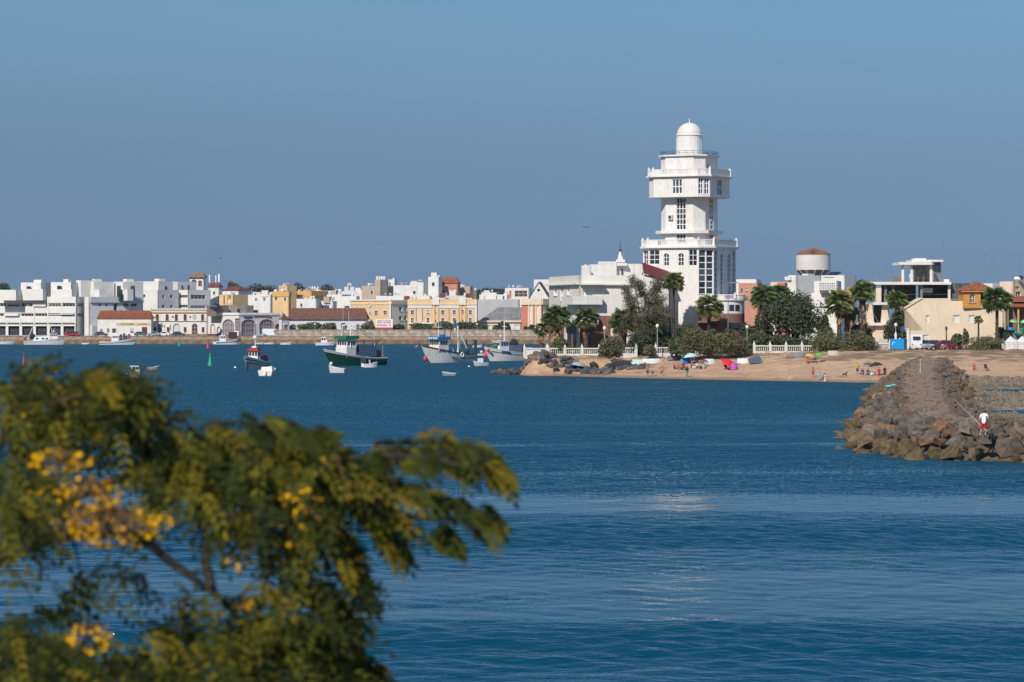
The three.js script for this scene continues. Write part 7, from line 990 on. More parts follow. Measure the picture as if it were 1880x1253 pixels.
function figure(label, x, yFeet, d, ry, pose, look, o = {}) {
  const J = skeleton(pose), y = o.y ?? py(yFeet, d), g = thing('person', label, 'person', [px(x, d), y, -d], ry, o.group), c = o.cell ?? .03, s = o.s ?? 1; g.scale.set(s, s, s);
  const hand = (H, E) => { const u = V(...H).sub(V(...E)).normalize(), w = V(0, 0, 1).cross(u).normalize(); if (!(w.length() > .5)) w.set(1, 0, 0); const P = V(...H), l = [[H, P.clone().addScaledVector(u, .07).toArray(), .032, .03]]; if (o.fine) { for (let i = 0; i < 4; i++) { const b = P.clone().addScaledVector(u, .075).addScaledVector(w, (i - 1.5) * .02), m = b.clone().addScaledVector(u, .04 - Math.abs(i - 1.4) * .005), e = m.clone().addScaledVector(u, .03).add(V(0, 0, .015)); l.push([b.toArray(), m.toArray(), .0105, .01], [m.toArray(), e.toArray(), .01, .008]); } const t0 = P.clone().addScaledVector(w, -.03); l.push([t0.toArray(), t0.clone().addScaledVector(w, -.03).addScaledVector(u, .045).toArray(), .013, .01]); } return l; };
  const arm = q => [[J[q + 'S'], J[q + 'E'], .052, .04], [J[q + 'E'], J[q + 'H'], .04, .027], ...hand(J[q + 'H'], J[q + 'E'])];
  const leg = q => [[J[q + 'P'], J[q + 'K'], .088, .058], [J[q + 'K'], J[q + 'A'], .056, .036], [J[q + 'A'], J[q + 'F'], .042, .032]];
  const torso = [[J.hip, J.chest, .125, .135], [mid(J.lS, J.rS, .12), mid(J.lS, J.rS, .88), .075, .075], [J.lP, J.rP, .1, .1], [J.chest, J.neck, .1, .055]];
  const hd = J.head, fw = o.face || [0, 0, 1]; const head = [[J.neck, hd, .052, .055], [[hd[0], hd[1] + .02, hd[2] - .01], [hd[0], hd[1] - .045, hd[2] + .03], .098, .07], [[hd[0], hd[1] - .015, hd[2] + .09], [hd[0], hd[1] - .035, hd[2] + .105], .012, .016], [[hd[0] - .095, hd[1], hd[2]], [hd[0] - .1, hd[1] - .02, hd[2]], .02, .015], [[hd[0] + .095, hd[1], hd[2]], [hd[0] + .1, hd[1] - .02, hd[2]], .02, .015]];
  part(g, 'body', sdfMesh([...torso, ...head, ...arm('l'), ...arm('r'), ...leg('l'), ...leg('r')], c), look.skin ? mat(look.skin, .6) : M.skin);
  const grow = (l, e) => l.map(([a, b, r0, r1]) => [a, b, r0 + e, r1 + e]);
  part(g, 'hair', sdfMesh(look.long ? [[[hd[0], hd[1] + .045, hd[2] - .03], [hd[0], hd[1] - .12, hd[2] - .08], .1, .07]] : [[[hd[0], hd[1] + .05, hd[2] - .025], [hd[0], hd[1], hd[2] - .05], .1, .085]], c), look.hair ? mat(look.hair, .8) : M.hair);
  if (o.fine) part(g, 'eyes', [new THREE.SphereGeometry(.012, 6, 5).translate(hd[0] - .035, hd[1] + .01, hd[2] + .088), new THREE.SphereGeometry(.012, 6, 5).translate(hd[0] + .035, hd[1] + .01, hd[2] + .088)], M.dark);
  if (look.shirt) part(g, 'shirt', sdfMesh([...grow(torso, .018), [J.lS, mid(J.lS, J.lE, .6), .066, .062], [J.rS, mid(J.rS, J.rE, .6), .066, .062]], c), mat(look.shirt, .85));
  if (look.shorts) part(g, 'shorts', sdfMesh([[J.lP, J.rP, .12, .12], [J.hip, mid(J.hip, J.chest, .15), .138, .138], [J.lP, mid(J.lP, J.lK, look.len ?? .75), .105, .1], [J.rP, mid(J.rP, J.rK, look.len ?? .75), .105, .1]], c), mat(look.shorts, .85));
  return g;
}
const WALK = { lK: [-.1, .5, .14], lA: [-.1, .08, .2], lF: [-.1, .04, .34], rK: [.1, .48, -.06], rA: [.1, .1, -.26], rF: [.1, .04, -.14], lE: [-.24, 1.13, -.1], lH: [-.24, .9, -.1], rE: [.24, 1.13, .1], rH: [.23, .92, .25] };
const SIT = { hip: [0, .2, 0], chest: [0, .58, -.06], neck: [0, .74, -.04], head: [0, .88, 0], lS: [-.18, .66, -.05], rS: [.18, .66, -.05], lE: [-.26, .42, .05], rE: [.26, .42, .05], lH: [-.2, .36, .28], rH: [.2, .36, .28], lP: [-.09, .2, .02], rP: [.09, .2, .02], lK: [-.14, .48, .36], rK: [.14, .48, .36], lA: [-.13, .08, .55], rA: [.13, .08, .55], lF: [-.13, .04, .7], rF: [.13, .04, .7] };
const CROUCH = { hip: [0, .42, -.05], chest: [0, .76, .12], neck: [0, .9, .2], head: [0, 1.03, .26], lS: [-.18, .84, .15], rS: [.18, .84, .15], lE: [-.2, .58, .28], rE: [.2, .58, .28], lH: [-.12, .34, .4], rH: [.12, .34, .4], lP: [-.09, .42, -.04], rP: [.09, .42, -.04], lK: [-.14, .5, .34], rK: [.14, .5, .34], lA: [-.12, .08, .04], rA: [.12, .08, .04], lF: [-.13, .04, .2], rF: [.13, .04, .2] };
// angler on the breakwater, seen from behind, leaning forward over his rod
{
  const d = 190.4, x = 1807, feet = 801.5, y = py(feet, d);
  figure('angler in white shirt and red shorts standing on the breakwater boulders', x, feet, d, Math.PI - .25, { hip: [0, .92, -.06], chest: [.0, 1.30, .1], neck: [0, 1.45, .17], head: [0, 1.58, .25], lS: [-.2, 1.37, .12], rS: [.2, 1.37, .12], lE: [-.27, 1.12, .25], rE: [.28, 1.1, .18], lH: [-.17, .98, .46], rH: [.2, .95, .42], lP: [-.1, .9, -.05], rP: [.1, .9, -.05], lK: [-.12, .5, .1], lA: [-.1, .1, .0], lF: [-.12, .05, .16], rK: [.16, .47, .0], rA: [.24, .08, -.08], rF: [.26, .04, .08] }, { shirt: [.80, .80, .82], shorts: [.55, .015, .03], len: .8 }, { cell: .022, fine: true, s: 1.03 });
  const b = part(thing('stone_step', 'flat grey boulder under the feet of the angler', 'boulder', [px(x, d), y - .32, -d]), 'block', rockGeos[3].clone().scale(.95, .42, .6), rockDry[0]);
  const A = V(px(1822, 188.6), py(802, 188.6), -188.6), Z = V(px(1752, 197), py(733, 197), -197), g = thing('fishing_rod', 'long pale fishing rod propped on the boulders beside the angler', 'fishing rod', [A.x, A.y, A.z]); Z.sub(A); part(g, 'blank', bar([0, 0, 0], Z, .028, 6, .01), mat([.55, .42, .28], .5)); part(g, 'handle', bar([0, 0, 0], Z.clone().multiplyScalar(.12), .04, 6), M.dmetal); part(g, 'reel', new THREE.SphereGeometry(.08, 8, 6).translate(Z.x * .13, Z.y * .13 - .08, Z.z * .13), M.dmetal); part(g, 'line_rings', [.3, .5, .7, .85].map(t => new THREE.TorusGeometry(.03, .006, 4, 8).translate(Z.x * t, Z.y * t - .03, Z.z * t)), M.metal);
}
const beachY = (x, d) => landH(px(x, d), d);
function onBeach(label, x, yf, ry, pose, look, o = {}) { let d = 420; for (let i = 0; i < 40; i++) { const t = HY + (EYE - beachY(x, d)) * F / d; d += (t - yf) * .35; d = Math.max(402, Math.min(455, d)); } return figure(label, x, yf, d, ry, pose, look, { ...o, y: beachY(x, d) - .02 }); }
onBeach('bather in dark shorts walking left of two others at the water edge', 1189, 692.5, .5, WALK, { shorts: [.05, .04, .05], skin: [.30, .16, .10] });
onBeach('child in blue shorts beside the walking bather', 1198.5, 691.5, -.3, {}, { shorts: [.03, .08, .25] }, { s: .82 });
onBeach('small child in a red swimsuit standing alone near the water', 1215, 691, .1, {}, { shorts: [.4, .04, .05] }, { s: .8 });
onBeach('person in black shirt and turquoise shorts at the water edge', 1261.5, 693, .4, {}, { shirt: [.02, .02, .03], shorts: [.02, .35, .42], skin: [.22, .12, .08] });
onBeach('bare chested man in red shorts at the water edge', 1493, 695, .6, WALK, { shorts: [.35, .05, .04], skin: [.34, .18, .12] });
onBeach('woman in a light blue skirt standing at the water edge', 1503, 698.5, -.4, { rE: [.3, 1.15, .12], rH: [.36, 1.2, .3] }, { shorts: [.12, .45, .52], long: true, skin: [.5, .27, .19] });
onBeach('crouching bather beside the white dog', 1511, 700, 1.3, CROUCH, { shorts: [.06, .07, .03], skin: [.32, .17, .11] });
onBeach('person in red seated left of the black shirted bather', 1245, 679, .2, SIT, { shirt: [.60, .06, .04], shorts: [.10, .05, .04] }, {});
onBeach('dark haired person seated left of the one in red', 1238, 678, 1.0, SIT, { shorts: [.05, .04, .04], skin: [.3, .15, .1] }, {});
onBeach('person seated right of the one in red', 1252.5, 679.5, -.8, SIT, { shorts: [.1, .03, .03], skin: [.28, .15, .1] });
onBeach('person seated under the blue grey parasol at the beach tip', 1062, 682, .4, SIT, { shirt: [.03, .03, .04], shorts: [.03, .03, .05] });
onBeach('second person seated beside the beach tip parasol', 1073, 680.5, -.6, SIT, { shirt: [.5, .5, .5], shorts: [.04, .04, .05] });
onBeach('person in dark top seated under the red parasol', 1332, 679, .3, SIT, { shirt: [.02, .02, .025], shorts: [.03, .03, .03] });
onBeach('person in white among the bags left of the red parasol', 1281, 677, .5, SIT, { shirt: [.55, .55, .52], shorts: [.03, .03, .05] });
onBeach('person in burgundy seated left of the bags', 1271, 676, -.3, SIT, { shirt: [.25, .06, .10], shorts: [.3, .15, .15] });
onBeach('person in dark clothes seated under the green parasol', 1497, 667, .2, SIT, { shirt: [.02, .03, .02], shorts: [.03, .03, .03] });
onBeach('person in pink seated under the orange parasol', 1483, 667.5, -.3, SIT, { shirt: [.5, .1, .1], shorts: [.1, .05, .05] });
onBeach('person in lime shirt standing left of the dark parasols', 1574.5, 688, .5, {}, { shirt: [.35, .45, .06], shorts: [.03, .05, .08] });
onBeach('person in black seated below the grey parasol', 1584, 689, .2, SIT, { shirt: [.02, .025, .04], shorts: [.02, .02, .03] });
onBeach('person in navy seated below the black parasol', 1594, 689, -.4, SIT, { shirt: [.02, .04, .10], shorts: [.02, .02, .03] });
onBeach('person in a bright red shirt standing by the breakwater', 1614, 697, .3, {}, { shirt: [.55, .02, .04], shorts: [.5, .03, .05] });
onBeach('person in black beside the one in red by the breakwater', 1625, 695, -.3, {}, { shirt: [.02, .02, .02], shorts: [.15, .03, .03] });
onBeach('person in red seated on the sand right of the breakwater', 1789, 680, .4, SIT, { shirt: [.45, .03, .05], shorts: [.4, .03, .05] });
// dogs
function dog(label, x, yf, ry, color, s) { let d = 420; for (let i = 0; i < 40; i++) { const t = HY + (EYE - beachY(x, d)) * F / d; d = Math.max(402, Math.min(455, d + (t - yf) * .35)); } const g = thing('dog', label, 'dog', [px(x, d), beachY(x, d), -d], ry); g.scale.set(s, s, s); const L = (a, k, h, f) => [[[a, .44, k], [a * 1.05, .28, h], .07, .045], [[a * 1.05, .28, h], [a, .04, f], .042, .028], [[a, .03, f], [a, .025, f + .06], .032, .025]]; part(g, 'body', sdfMesh([[[0, .5, .25], [0, .47, -.22], .15, .11], [[0, .55, .3], [0, .72, .42], .09, .075], [[0, .75, .45], [0, .71, .6], .08, .045], [[-.05, .82, .44], [-.07, .74, .42], .03, .018], [[.05, .82, .44], [.07, .74, .42], .03, .018], [[0, .5, -.28], [0, .62, -.5], .035, .018], ...L(-.1, .26, .24, .26), ...L(.1, .26, .27, .24), ...L(-.1, -.2, -.3, -.24), ...L(.1, -.2, -.26, -.3)], .025, .04), mat(color, .9)); return g; }
dog('white dog at the water edge beside the crouching bather', 1516, 701, -.3, [.75, .74, .72], 1.1); dog('dark dog standing alone on the sand', 1551, 692, 1.2, [.03, .03, .03], .85);
// ---------- beach things ----------
function spot(x, yf) { let d = 425; for (let i = 0; i < 40; i++) { const t = HY + (EYE - beachY(x, d)) * F / d; d = Math.max(402, Math.min(456, d + (t - yf) * .35)); } return [px(x, d), beachY(x, d), -d]; }
function parasol(label, x, yf, wpx, color, o = {}) {
  const p = spot(x, yf), q = -p[2] / F, r = wpx * q / 2 * 1.15, g = thing('beach_parasol', label, 'parasol', p, 0), h = o.h ?? 1.85, n = 8, m = mat(color, .8, { side: THREE.DoubleSide }), rig = new THREE.Group(); g.rotation.set(o.tx ?? 0, o.ry ?? 0, o.tz ?? .1);
  part(g, 'pole', cyl(.022, .02, h, 6), M.boatW);
  for (let i = 0; i < n; i++) { const a = i / n * 6.283, b = (i + 1) / n * 6.283, P = (A, f, k) => [Math.cos(A) * r * f, h - k * r * .55, Math.sin(A) * r * f]; const mm = (a + b) / 2; part(g, 'canopy_panel', polys([[P(a, 0, 0), P(b, .55, .28), P(a, .55, .28)], [P(a, .55, .28), P(b, .55, .28), P(b, 1, 1), P(mm, .96, .93), P(a, 1, 1)]]), o.alt && i % 2 ? mat(o.alt, .8, { side: THREE.DoubleSide }) : m); }
  part(g, 'ribs', [0, 1, 2, 3, 4, 5, 6, 7].map(i => { const a = i / 8 * 6.283; return bar([0, h - .3, 0], [Math.cos(a) * r * .7, h - r * .22, Math.sin(a) * r * .7], .008, 4); }), M.metal); return g;
}
parasol('blue grey parasol at the tip of the beach', 1060, 681, 24, [.28, .33, .45], { h: 1.45, tz: -.15 });
parasol('large tilted bright red parasol', 1331, 679, 26, [.62, .01, .03], { h: 1.75, tz: -.45, tx: .35 });
parasol('pale blue parasol over the blue beach tent', 1270, 668, 24, [.38, .55, .68], { h: 1.7, tz: .15 });
parasol('burgundy parasol left of the white boats', 1291, 674, 14, [.22, .03, .07], { h: 1.2, tz: -.3 });
parasol('orange parasol beside the green one', 1487, 667, 18, [.75, .30, .09], { h: 1.45, tz: -.1 });
parasol('bright green parasol beside the orange one', 1505, 666, 16, [.06, .42, .03], { h: 1.5, tz: .1 });
parasol('dark grey parasol left of the black one', 1591, 687, 18, [.08, .085, .09], { h: 1.75, tz: -.2 });
parasol('black parasol near the breakwater', 1611, 690, 24, [.02, .022, .028], { h: 2.0, tz: .15 });
{ const p = spot(1348, 679.5), g = thing('beach_tent', 'purple half dome beach tent beside the red parasol', 'tent', p, -.3); part(g, 'shell', new THREE.SphereGeometry(.62, 18, 12, 0, Math.PI * 1.3, 0, Math.PI / 2).scale(1, 1.9, .9), mat([.40, .06, .36], .7, { side: THREE.DoubleSide })); part(g, 'hoops', [0, .6, 1.2, 1.8].map(a => new THREE.TorusGeometry(.63, .012, 4, 20, Math.PI).scale(1, 1.9, 1).rotateY(a)), M.metal); }
{ const p = spot(1262, 668), g = thing('beach_tent', 'royal blue beach tent with a turquoise side under the pale parasol', 'tent', p, .2); part(g, 'blue_cloth', polys([[[-.5, 0, .4], [.6, 0, .4], [.4, .95, 0], [-.3, .95, 0]], [[.6, 0, .4], [.7, 0, -.6], [.4, .95, 0]], [[-.5, 0, .4], [-.3, .95, 0], [-.6, 0, -.6]]]), mat([.03, .10, .35], .8, { side: THREE.DoubleSide })); part(g, 'turquoise_cloth', polys([[[-1.25, 0, .3], [-.75, 0, .35], [-.8, .75, .1], [-1.1, .75, .1]], [[.4, .85, 0], [1.8, .6, -.4], [1.7, .35, .2], [.7, .5, .4]]]), mat([.02, .32, .36], .8, { side: THREE.DoubleSide })); part(g, 'poles', [bar([-.3, 0, 0], [-.3, .95, 0], .02, 4), bar([.4, 0, 0], [.4, .95, 0], .02, 4)], M.metal); }
function upturned(label, x, yf, L, ry, m, o = {}) { const p = spot(x, yf), g = thing('beached_boat', label, 'boat', p, ry), sh = t => .42 + .12 * t; const h = new THREE.Group(); h.name = 'shell'; g.add(h); if (o.up) { h.rotation.x = .25; } else { h.rotation.x = Math.PI; h.position.y = .42; } part(h, 'hull', hullStrip(L, L * .36, sh, { rake: .08, flare: .62 }, 0, 1), m); part(h, 'bottom', deckGeo(L * .99, L * .36 * .39, t => -.24, { rake: .05 }, 0), m); part(h, 'keel', bb(-L / 2, L / 2 * .8, -.33, -.24, -.03, .03), m); return g; }
upturned('pale green upturned dinghy on the sand below the grey boulders', 1176, 669, 3.2, .15, mat([.42, .58, .53], .6, { side: THREE.DoubleSide })); upturned('white upturned dinghy leaning beside the pale green one', 1197, 667.5, 3.4, .35, mat([.68, .68, .66], .6, { side: THREE.DoubleSide })); upturned('white upturned boat left of the dark tarpaulin', 1366, 667.5, 2.1, .1, mat([.7, .69, .66], .6, { side: THREE.DoubleSide })); upturned('small white upturned boat behind the burgundy parasol', 1303, 668, 1.6, .3, mat([.62, .63, .63], .6, { side: THREE.DoubleSide })); upturned('grey upturned boat at the foot of the feathery bushes', 1467, 656, 2.2, .2, mat([.20, .2, .2], .7, { side: THREE.DoubleSide })); upturned('pale upturned boat right of the green parasol', 1530, 653, 1.6, .1, mat([.5, .42, .36], .7, { side: THREE.DoubleSide })); upturned('dark grey upturned boat left of the beach tent', 1240, 662, 2.4, .2, mat([.12, .15, .19], .7, { side: THREE.DoubleSide }));
{ const p = spot(1387, 668), g = thing('tarpaulin_cover', 'dark grey tarpaulin stretched over a frame on the sand', 'tarpaulin', p, .1); part(g, 'sheet', solid([[[-1.1, .12, .7], [1.15, .12, .5], [.75, 1.15, -.6], [-1.0, .75, -.7]]], .05), mat([.07, .085, .11], .6)); part(g, 'frame', [bar([-1.0, 0, -.7], [-1.0, .75, -.7], .03, 5), bar([.75, 0, -.6], [.75, 1.15, -.6], .03, 5), bar([-1.1, .1, .7], [1.15, .1, .5], .03, 5)], M.metal); }
for (const [x, yf, c, lab] of [[1275, 678, [.5, .48, .44], 'cream beach bag left of the blue cool box'], [1287, 677.5, [.04, .05, .09], 'blue cool box between the seated people'], [1294, 677, [.28, .35, .32], 'grey green folded chair right of the cool box'], [1340, 680, [.03, .03, .03], 'black bag between red parasol and purple tent'], [1602, 690, [.6, .6, .6], 'white towel bundle under the black parasol'], [1078, 681, [.5, .45, .45], 'pale bag by the beach tip parasol']]) { const g = thing('beach_bag', lab, 'bag', spot(x, yf), R() * 2); part(g, 'body', new THREE.CapsuleGeometry(.22, .3, 4, 10).rotateZ(Math.PI / 2).scale(1, 1.1, .8).translate(0, .23, 0), mat(c, .85)); part(g, 'handle', new THREE.TorusGeometry(.16, .018, 5, 12, Math.PI).translate(0, .42, 0), M.dmetal); }
for (const [x, yf, lab, c] of [[1813, 681, 'dark folding chair on the sand right of the breakwater', [.04, .03, .03]], [1258, 680, 'red striped folding chair right of the seated group', [.25, .03, .03]]]) { const g = thing('beach_chair', lab, 'chair', spot(x, yf), .5); part(g, 'seat', bb(-.28, .28, .3, .34, -.25, .28), mat(c, .8)); part(g, 'backrest', polys([[[-.28, .32, -.25], [.28, .32, -.25], [.28, .95, -.5], [-.28, .95, -.5]]]), mat(c, .8, { side: THREE.DoubleSide })); for (const [a, b] of [[-.26, -.25], [.26, -.25], [-.26, .26], [.26, .26]]) part(g, 'leg', bar([a, 0, -b * .8], [a, .36, b], .015, 4), M.metal); }
{ const a = spot(1450, 698), g = thing('surf_rod', 'dark surf rod standing upright in a holder at the water edge', 'fishing rod', a); part(g, 'blank', bar([0, .3, 0], [-.25, 3.3, -.2], .016, 5, .006), M.dmetal); part(g, 'holder', cyl(.03, .03, .7, 6, 0, -.1, 0), bW); }
{ const d = 330, g = thing('marker_pole', 'thin pale pole standing on the crest of the breakwater', 'pole', [px(1690, d), moundH(px(1690, d), d) - .2, -d]); part(g, 'pole', cyl(.035, .03, 1.75, 6), mat([.55, .6, .5], .6)); part(g, 'cap', new THREE.SphereGeometry(.05, 6, 5).translate(0, 1.75, 0), M.boatW); }
{ const d = 300, X = px(1634, d), g = thing('blue_tarp_scrap', 'crumpled pale blue plastic sheet on the breakwater rocks', 'plastic sheet', [X, moundH(X, d) + .4, -d]); part(g, 'sheet', new THREE.IcosahedronGeometry(.5, 1).scale(1.1, .35, .8), mat([.12, .38, .45], .6, { flatShading: true })); part(g, 'fold', new THREE.IcosahedronGeometry(.28, 0).scale(1.2, .5, .8).translate(.4, .14, .15), mat([.18, .45, .52], .6, { flatShading: true })); }
// ---------- kiosk, container, sign, vehicles ----------
{ const d = 459, g = thing('ticket_kiosk', 'small white kiosk with dark windows at the promenade tip', 'kiosk', [px(970, d), 3.05, -d]), q = d / F; part(g, 'walls', panel(14 * q, 14 * q * .95, [[2 * q, 4 * q, 5 * q, 8 * q], [7 * q, 4 * q, 10 * q, 8 * q]]).translate(-7 * q, 0, .6), M.white); part(g, 'side_walls', [bb(-7 * q, -7 * q + .1, 0, 13 * q, -.6, .25), bb(7 * q - .1, 7 * q, 0, 13 * q, -.6, .25), bb(-7 * q + .1, 7 * q - .1, 0, 13 * q, -.7, -.6)], M.white); part(g, 'window', bb(-6 * q, 4 * q, 3.6 * q, 8.4 * q, .3, .35), M.glass); part(g, 'roof', bb(-7.6 * q, 7.6 * q, 13.3 * q, 14.3 * q, -.8, .75), mat([.30, .36, .42], .6)); }
{ const d = 457, g = thing('covered_dinghy', 'blue covered small boat on the promenade behind the white wall', 'boat', [px(1013, d), 3.06, -d]); part(g, 'cover', new THREE.SphereGeometry(.55, 16, 8, 0, 6.3, 0, Math.PI / 2).scale(1, .9, .8).translate(0, .45, 0), mat([.01, .18, .36], .6)); part(g, 'hull', bb(-.75, .75, .25, .5, -.4, .4), mat([.5, .42, .2], .7)); part(g, 'trailer', [bb(-.6, .6, 0, .12, -.3, .3)], M.dmetal); }
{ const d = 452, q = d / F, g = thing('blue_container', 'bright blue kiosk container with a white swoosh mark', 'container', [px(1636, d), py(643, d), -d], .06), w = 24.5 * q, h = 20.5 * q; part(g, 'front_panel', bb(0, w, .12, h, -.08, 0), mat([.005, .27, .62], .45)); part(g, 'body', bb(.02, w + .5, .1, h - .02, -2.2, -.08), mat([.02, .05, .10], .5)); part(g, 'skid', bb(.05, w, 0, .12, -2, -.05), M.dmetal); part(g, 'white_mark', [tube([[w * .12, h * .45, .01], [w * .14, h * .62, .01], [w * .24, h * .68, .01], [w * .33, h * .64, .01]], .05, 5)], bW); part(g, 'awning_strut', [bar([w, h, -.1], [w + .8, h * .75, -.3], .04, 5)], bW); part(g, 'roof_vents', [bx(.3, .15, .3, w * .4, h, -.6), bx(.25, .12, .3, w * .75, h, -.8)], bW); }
{ const d = 453, q = d / F, g = thing('notice_board', 'grey notice board on legs left of the blue container', 'sign', [px(1622, d), py(645, d), -d]); part(g, 'board', bb(-8 * q, 8 * q, 10 * q, 22 * q, -.05, .05), mat([.45, .45, .42], .7)); for (const s of [-1, 1]) part(g, 'leg', bb(s * 6 * q - .05, s * 6 * q + .05, 0, 10 * q, -.04, .04), M.dmetal); }
{ const d = 455, g = thing('garden_statue', 'white stone statue on a pedestal beside the globe lamp', 'statue', [px(1645, d), py(643, d), -d]); part(g, 'pedestal', bx(.7, 1.2, .7), M.white); part(g, 'figure', new THREE.LatheGeometry([[.28, 0], [.3, .3], [.18, .9], [.25, 1.25], [.1, 1.45], [.14, 1.6], [.02, 1.75]].map(a => new THREE.Vector2(...a)), 10).translate(0, 1.2, 0), M.white); }
const wheelG = new THREE.CylinderGeometry(.31, .31, .2, 16).rotateX(Math.PI / 2), rimG = new THREE.CylinderGeometry(.19, .19, .21, 12).rotateX(Math.PI / 2);
function car(label, X, Y, Z, ry, color, o = {}) {
  const g = thing(o.van ? 'parked_van' : 'parked_car', label, o.van ? 'van' : 'car', [X, Y, Z], ry, o.group), m = mat(color, .3, { phys: true, clearcoat: .8, clearcoatRoughness: .1 });
  const prof = o.van ? [[-2.6, .3], [2.5, .3], [2.6, .85], [2.35, 1.1], [1.75, 2.1], [1.4, 2.3], [-2.55, 2.35], [-2.65, .6]] : [[-2.0, .3], [2.0, .3], [2.05, .65], [1.9, .82], [.95, .92], [.3, 1.42], [-1.1, 1.46], [-1.75, 1.0], [-2.05, .9]];
  const s = new THREE.Shape(prof.map(p => new THREE.Vector2(...p))), w = o.van ? 1.9 : 1.7; part(g, 'body', boxUV(new THREE.ExtrudeGeometry(s, { depth: w - .16, bevelEnabled: true, bevelSize: .05, bevelThickness: .08, bevelSegments: 2 }).translate(0, 0, -(w - .16) / 2)), m);
  for (const z of [-1, 1]) { const ww = o.van ? [[1.0, 1.2], [2.15, 1.2], [1.68, 1.95], [1.0, 2.0]] : [[-1.3, .95], [.75, .93], [.25, 1.34], [-1.0, 1.37]]; const f = ww.map(p => [p[0], p[1], z * (w / 2 + .004)]); part(g, 'side_window', polys([z > 0 ? f : f.reverse()]), M.glass); for (const x of o.van ? [-1.6, 1.6] : [-1.25, 1.25]) { const t = part(g, 'wheel', wheelG, M.dark); t.position.set(x, .31, z * (w / 2 - .08)); part(t, 'rim', rimG, M.metal); } part(g, 'headlight', bb(o.van ? 2.5 : 1.93, o.van ? 2.66 : 2.1, .62, .78, z * .62 - .14, z * .62 + .14), M.boatW); part(g, 'tail_light', bb(o.van ? -2.72 : -2.11, o.van ? -2.6 : -2.0, .7, .9, z * .66 - .1, z * .66 + .1), mat([.4, .02, .02], .4)); }
  part(g, 'windscreen', polys([o.van ? [[2.36, 1.16, -.85], [2.36, 1.16, .85], [1.82, 2.06, .8], [1.82, 2.06, -.8]] : [[.99, .955, -.75], [.99, .955, .75], [.36, 1.44, .68], [.36, 1.44, -.68]]]).translate(.05, .03, 0), mat([.028, .036, .045], .12, { side: THREE.DoubleSide })); part(g, 'rear_window', polys([o.van ? [[-2.72, 1.5, .6], [-2.72, 1.5, -.6], [-2.7, 2.05, -.6], [-2.7, 2.05, .6]] : [[-1.78, 1.06, .68], [-1.78, 1.06, -.68], [-1.2, 1.46, -.62], [-1.2, 1.46, .62]]]).translate(-.05, .02, 0), mat([.028, .036, .045], .12, { side: THREE.DoubleSide }));
  return g;
}
const QC = QY + .01;
car('white panel van parked before the restaurant on the far quay', px(497, 912), QC, -912, 0, [.72, .74, .74], { van: true });
car('white car parked before the orange trimmed waterfront house', px(299, 912), QC, -912, Math.PI, [.7, .71, .72]); car('dark blue car parked beside the big arch on the far quay', px(328, 912), QC, -912, 0, [.03, .05, .08]); car('grey car parked before the boathouse doors', px(258, 911), QC, -911, 0, [.10, .11, .12]); car('dark car parked by the left end of the boathouse', px(186, 911), QC, -911, 0, [.06, .065, .07]); car('silver car parked left of the big arch of the waterfront house', px(281, 911), QC, -911, Math.PI, [.3, .31, .32]);
for (let i = 0; i < 4; i++) car(['leftmost', 'second', 'third', 'rightmost'][i] + ' of four red cars in a row before the balcony block', px(124.5 + i * 5.2, 912), QC, -912, Math.PI / 2, [.40, .03, .06], { group: 'red cars before the balcony block' });
{ const Y = 4.06; structure('parking_apron', bb(px(1662, 455), px(1776, 455), Y - .3, Y, -461, -452.6), M.asphalt);
  [['white van parked by the white pole left of the red cars', 1679, 457, Math.PI / 2, [.7, .7, .69], 1], ['silver car facing out at the left end of the parking row', 1696, 456, -Math.PI / 2 + .2, [.28, .26, .28]], ['dark red car second from the left in the parking row', 1706, 456.6, -Math.PI / 2 + .1, [.22, .02, .03]], ['black car third in the parking row', 1715, 456.2, -Math.PI / 2 + .1, [.03, .035, .04]], ['bright red car fourth in the parking row', 1723, 456.6, -Math.PI / 2 + .1, [.45, .02, .04]], ['grey blue car fifth in the parking row', 1731, 456.2, -Math.PI / 2 + .15, [.16, .18, .22]], ['maroon car parked sideways at the right end of the row', 1741, 455, 0, [.16, .008, .02]]].forEach(([l, x, d, ry, c, van]) => car(l, px(x, d), Y + .005, -d, ry, c, { van: !!van, group: 'vehicles parked before the cream house' })); }
{ const d = 457, g = thing('gate_post', 'tall white post beside the parked van', 'post', [px(1667, d), 4.0, -d]); part(g, 'shaft', bx(.34, py(605, d) - 4.0, .34), M.white); part(g, 'cap', bx(.46, .15, .46, 0, py(605, d) - 4.0, 0), M.white); }
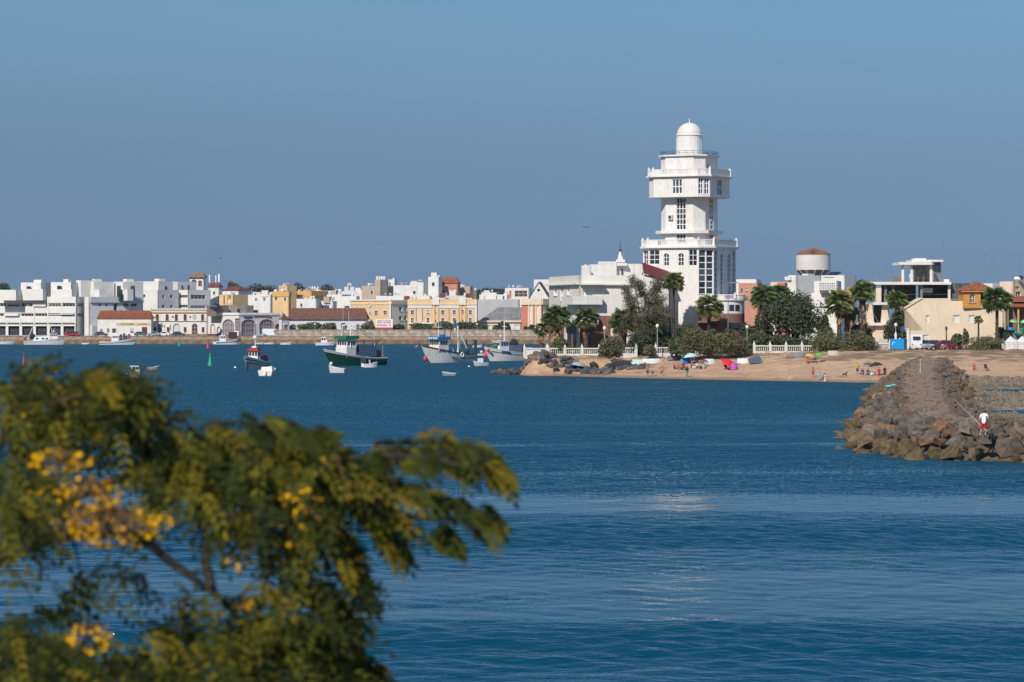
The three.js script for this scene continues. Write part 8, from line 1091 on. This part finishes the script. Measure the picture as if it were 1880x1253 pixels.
{ const d = 457, g = thing('traffic_signal', 'dark signal box on a post before the cream house', 'signal', [px(1738, d), 4.0, -d]), h = py(607, d) - 4.0; part(g, 'post', cyl(.12, .1, h, 6), M.dmetal); part(g, 'head', bx(.32, .6, .28, 0, h, 0), M.dark); }
{ const d = 457, g = thing('road_sign', 'round blue road sign on a pole beside the cream house door', 'sign', [px(1657, d), 4.0, -d]); const h = py(604, d) - 4.0; part(g, 'pole', cyl(.04, .04, h, 6), M.metal); part(g, 'disc', new THREE.CylinderGeometry(.34, .34, .04, 18).rotateX(Math.PI / 2).translate(0, h, .05), mat([.02, .06, .3], .5)); }
{ const d = 909, g = thing('harbour_light', 'small blue and white harbour light column behind the blue roofed trawler', 'harbour light', [px(835.5, d), QY, -d]), Y = y => py(y, d) - QY; part(g, 'white_base', new THREE.CylinderGeometry(.35, .6, Y(603), 10).translate(0, Y(603) / 2, 0), bW); part(g, 'blue_shaft', cyl(.42, .42, Y(588) - Y(603), 10, 0, Y(603) + .01, 0), mat([.01, .12, .22], .5)); part(g, 'lantern', cyl(.18, .18, .5, 8, 0, Y(588), 0), M.dmetal); }
// gulls
for (const [x, y, d, s, lab] of [[699, 455, 500, .9, 'white gull flying above the concrete tower'], [1076, 418, 420, .9, 'dark gull gliding left of the lighthouse'], [405, 475, 500, .8, 'dark gull flying above the phone masts'], [66, 402, 480, .5, 'white gull high at the far left'], [1731, 412, 460, .5, 'tiny gull high above the concrete building']]) { const dark = lab.includes('dark'), m = mat(dark ? [.08, .08, .09] : [.6, .6, .62], .8, { side: THREE.DoubleSide }), g = thing('gull', lab, 'bird', [px(x, d), py(y, d), -d], R() * 2); g.scale.setScalar(s); part(g, 'body', new THREE.SphereGeometry(.09, 8, 6).scale(2.6, .9, 1), m); for (const k of [-1, 1]) part(g, 'wing', polys([[[.1, 0, 0], [.05, .16, k * .35], [-.05, .1, k * .75], [-.08, .12, k * .35], [-.1, 0, 0]]]), m); part(g, 'tail', polys([[[-.2, 0, 0], [-.38, .01, .08], [-.38, .01, -.08]]]), m); }
scene.fog = new THREE.FogExp2(0xc4d2e2, 0.00003);   // thin sea haze
renderer.render(scene, camera);
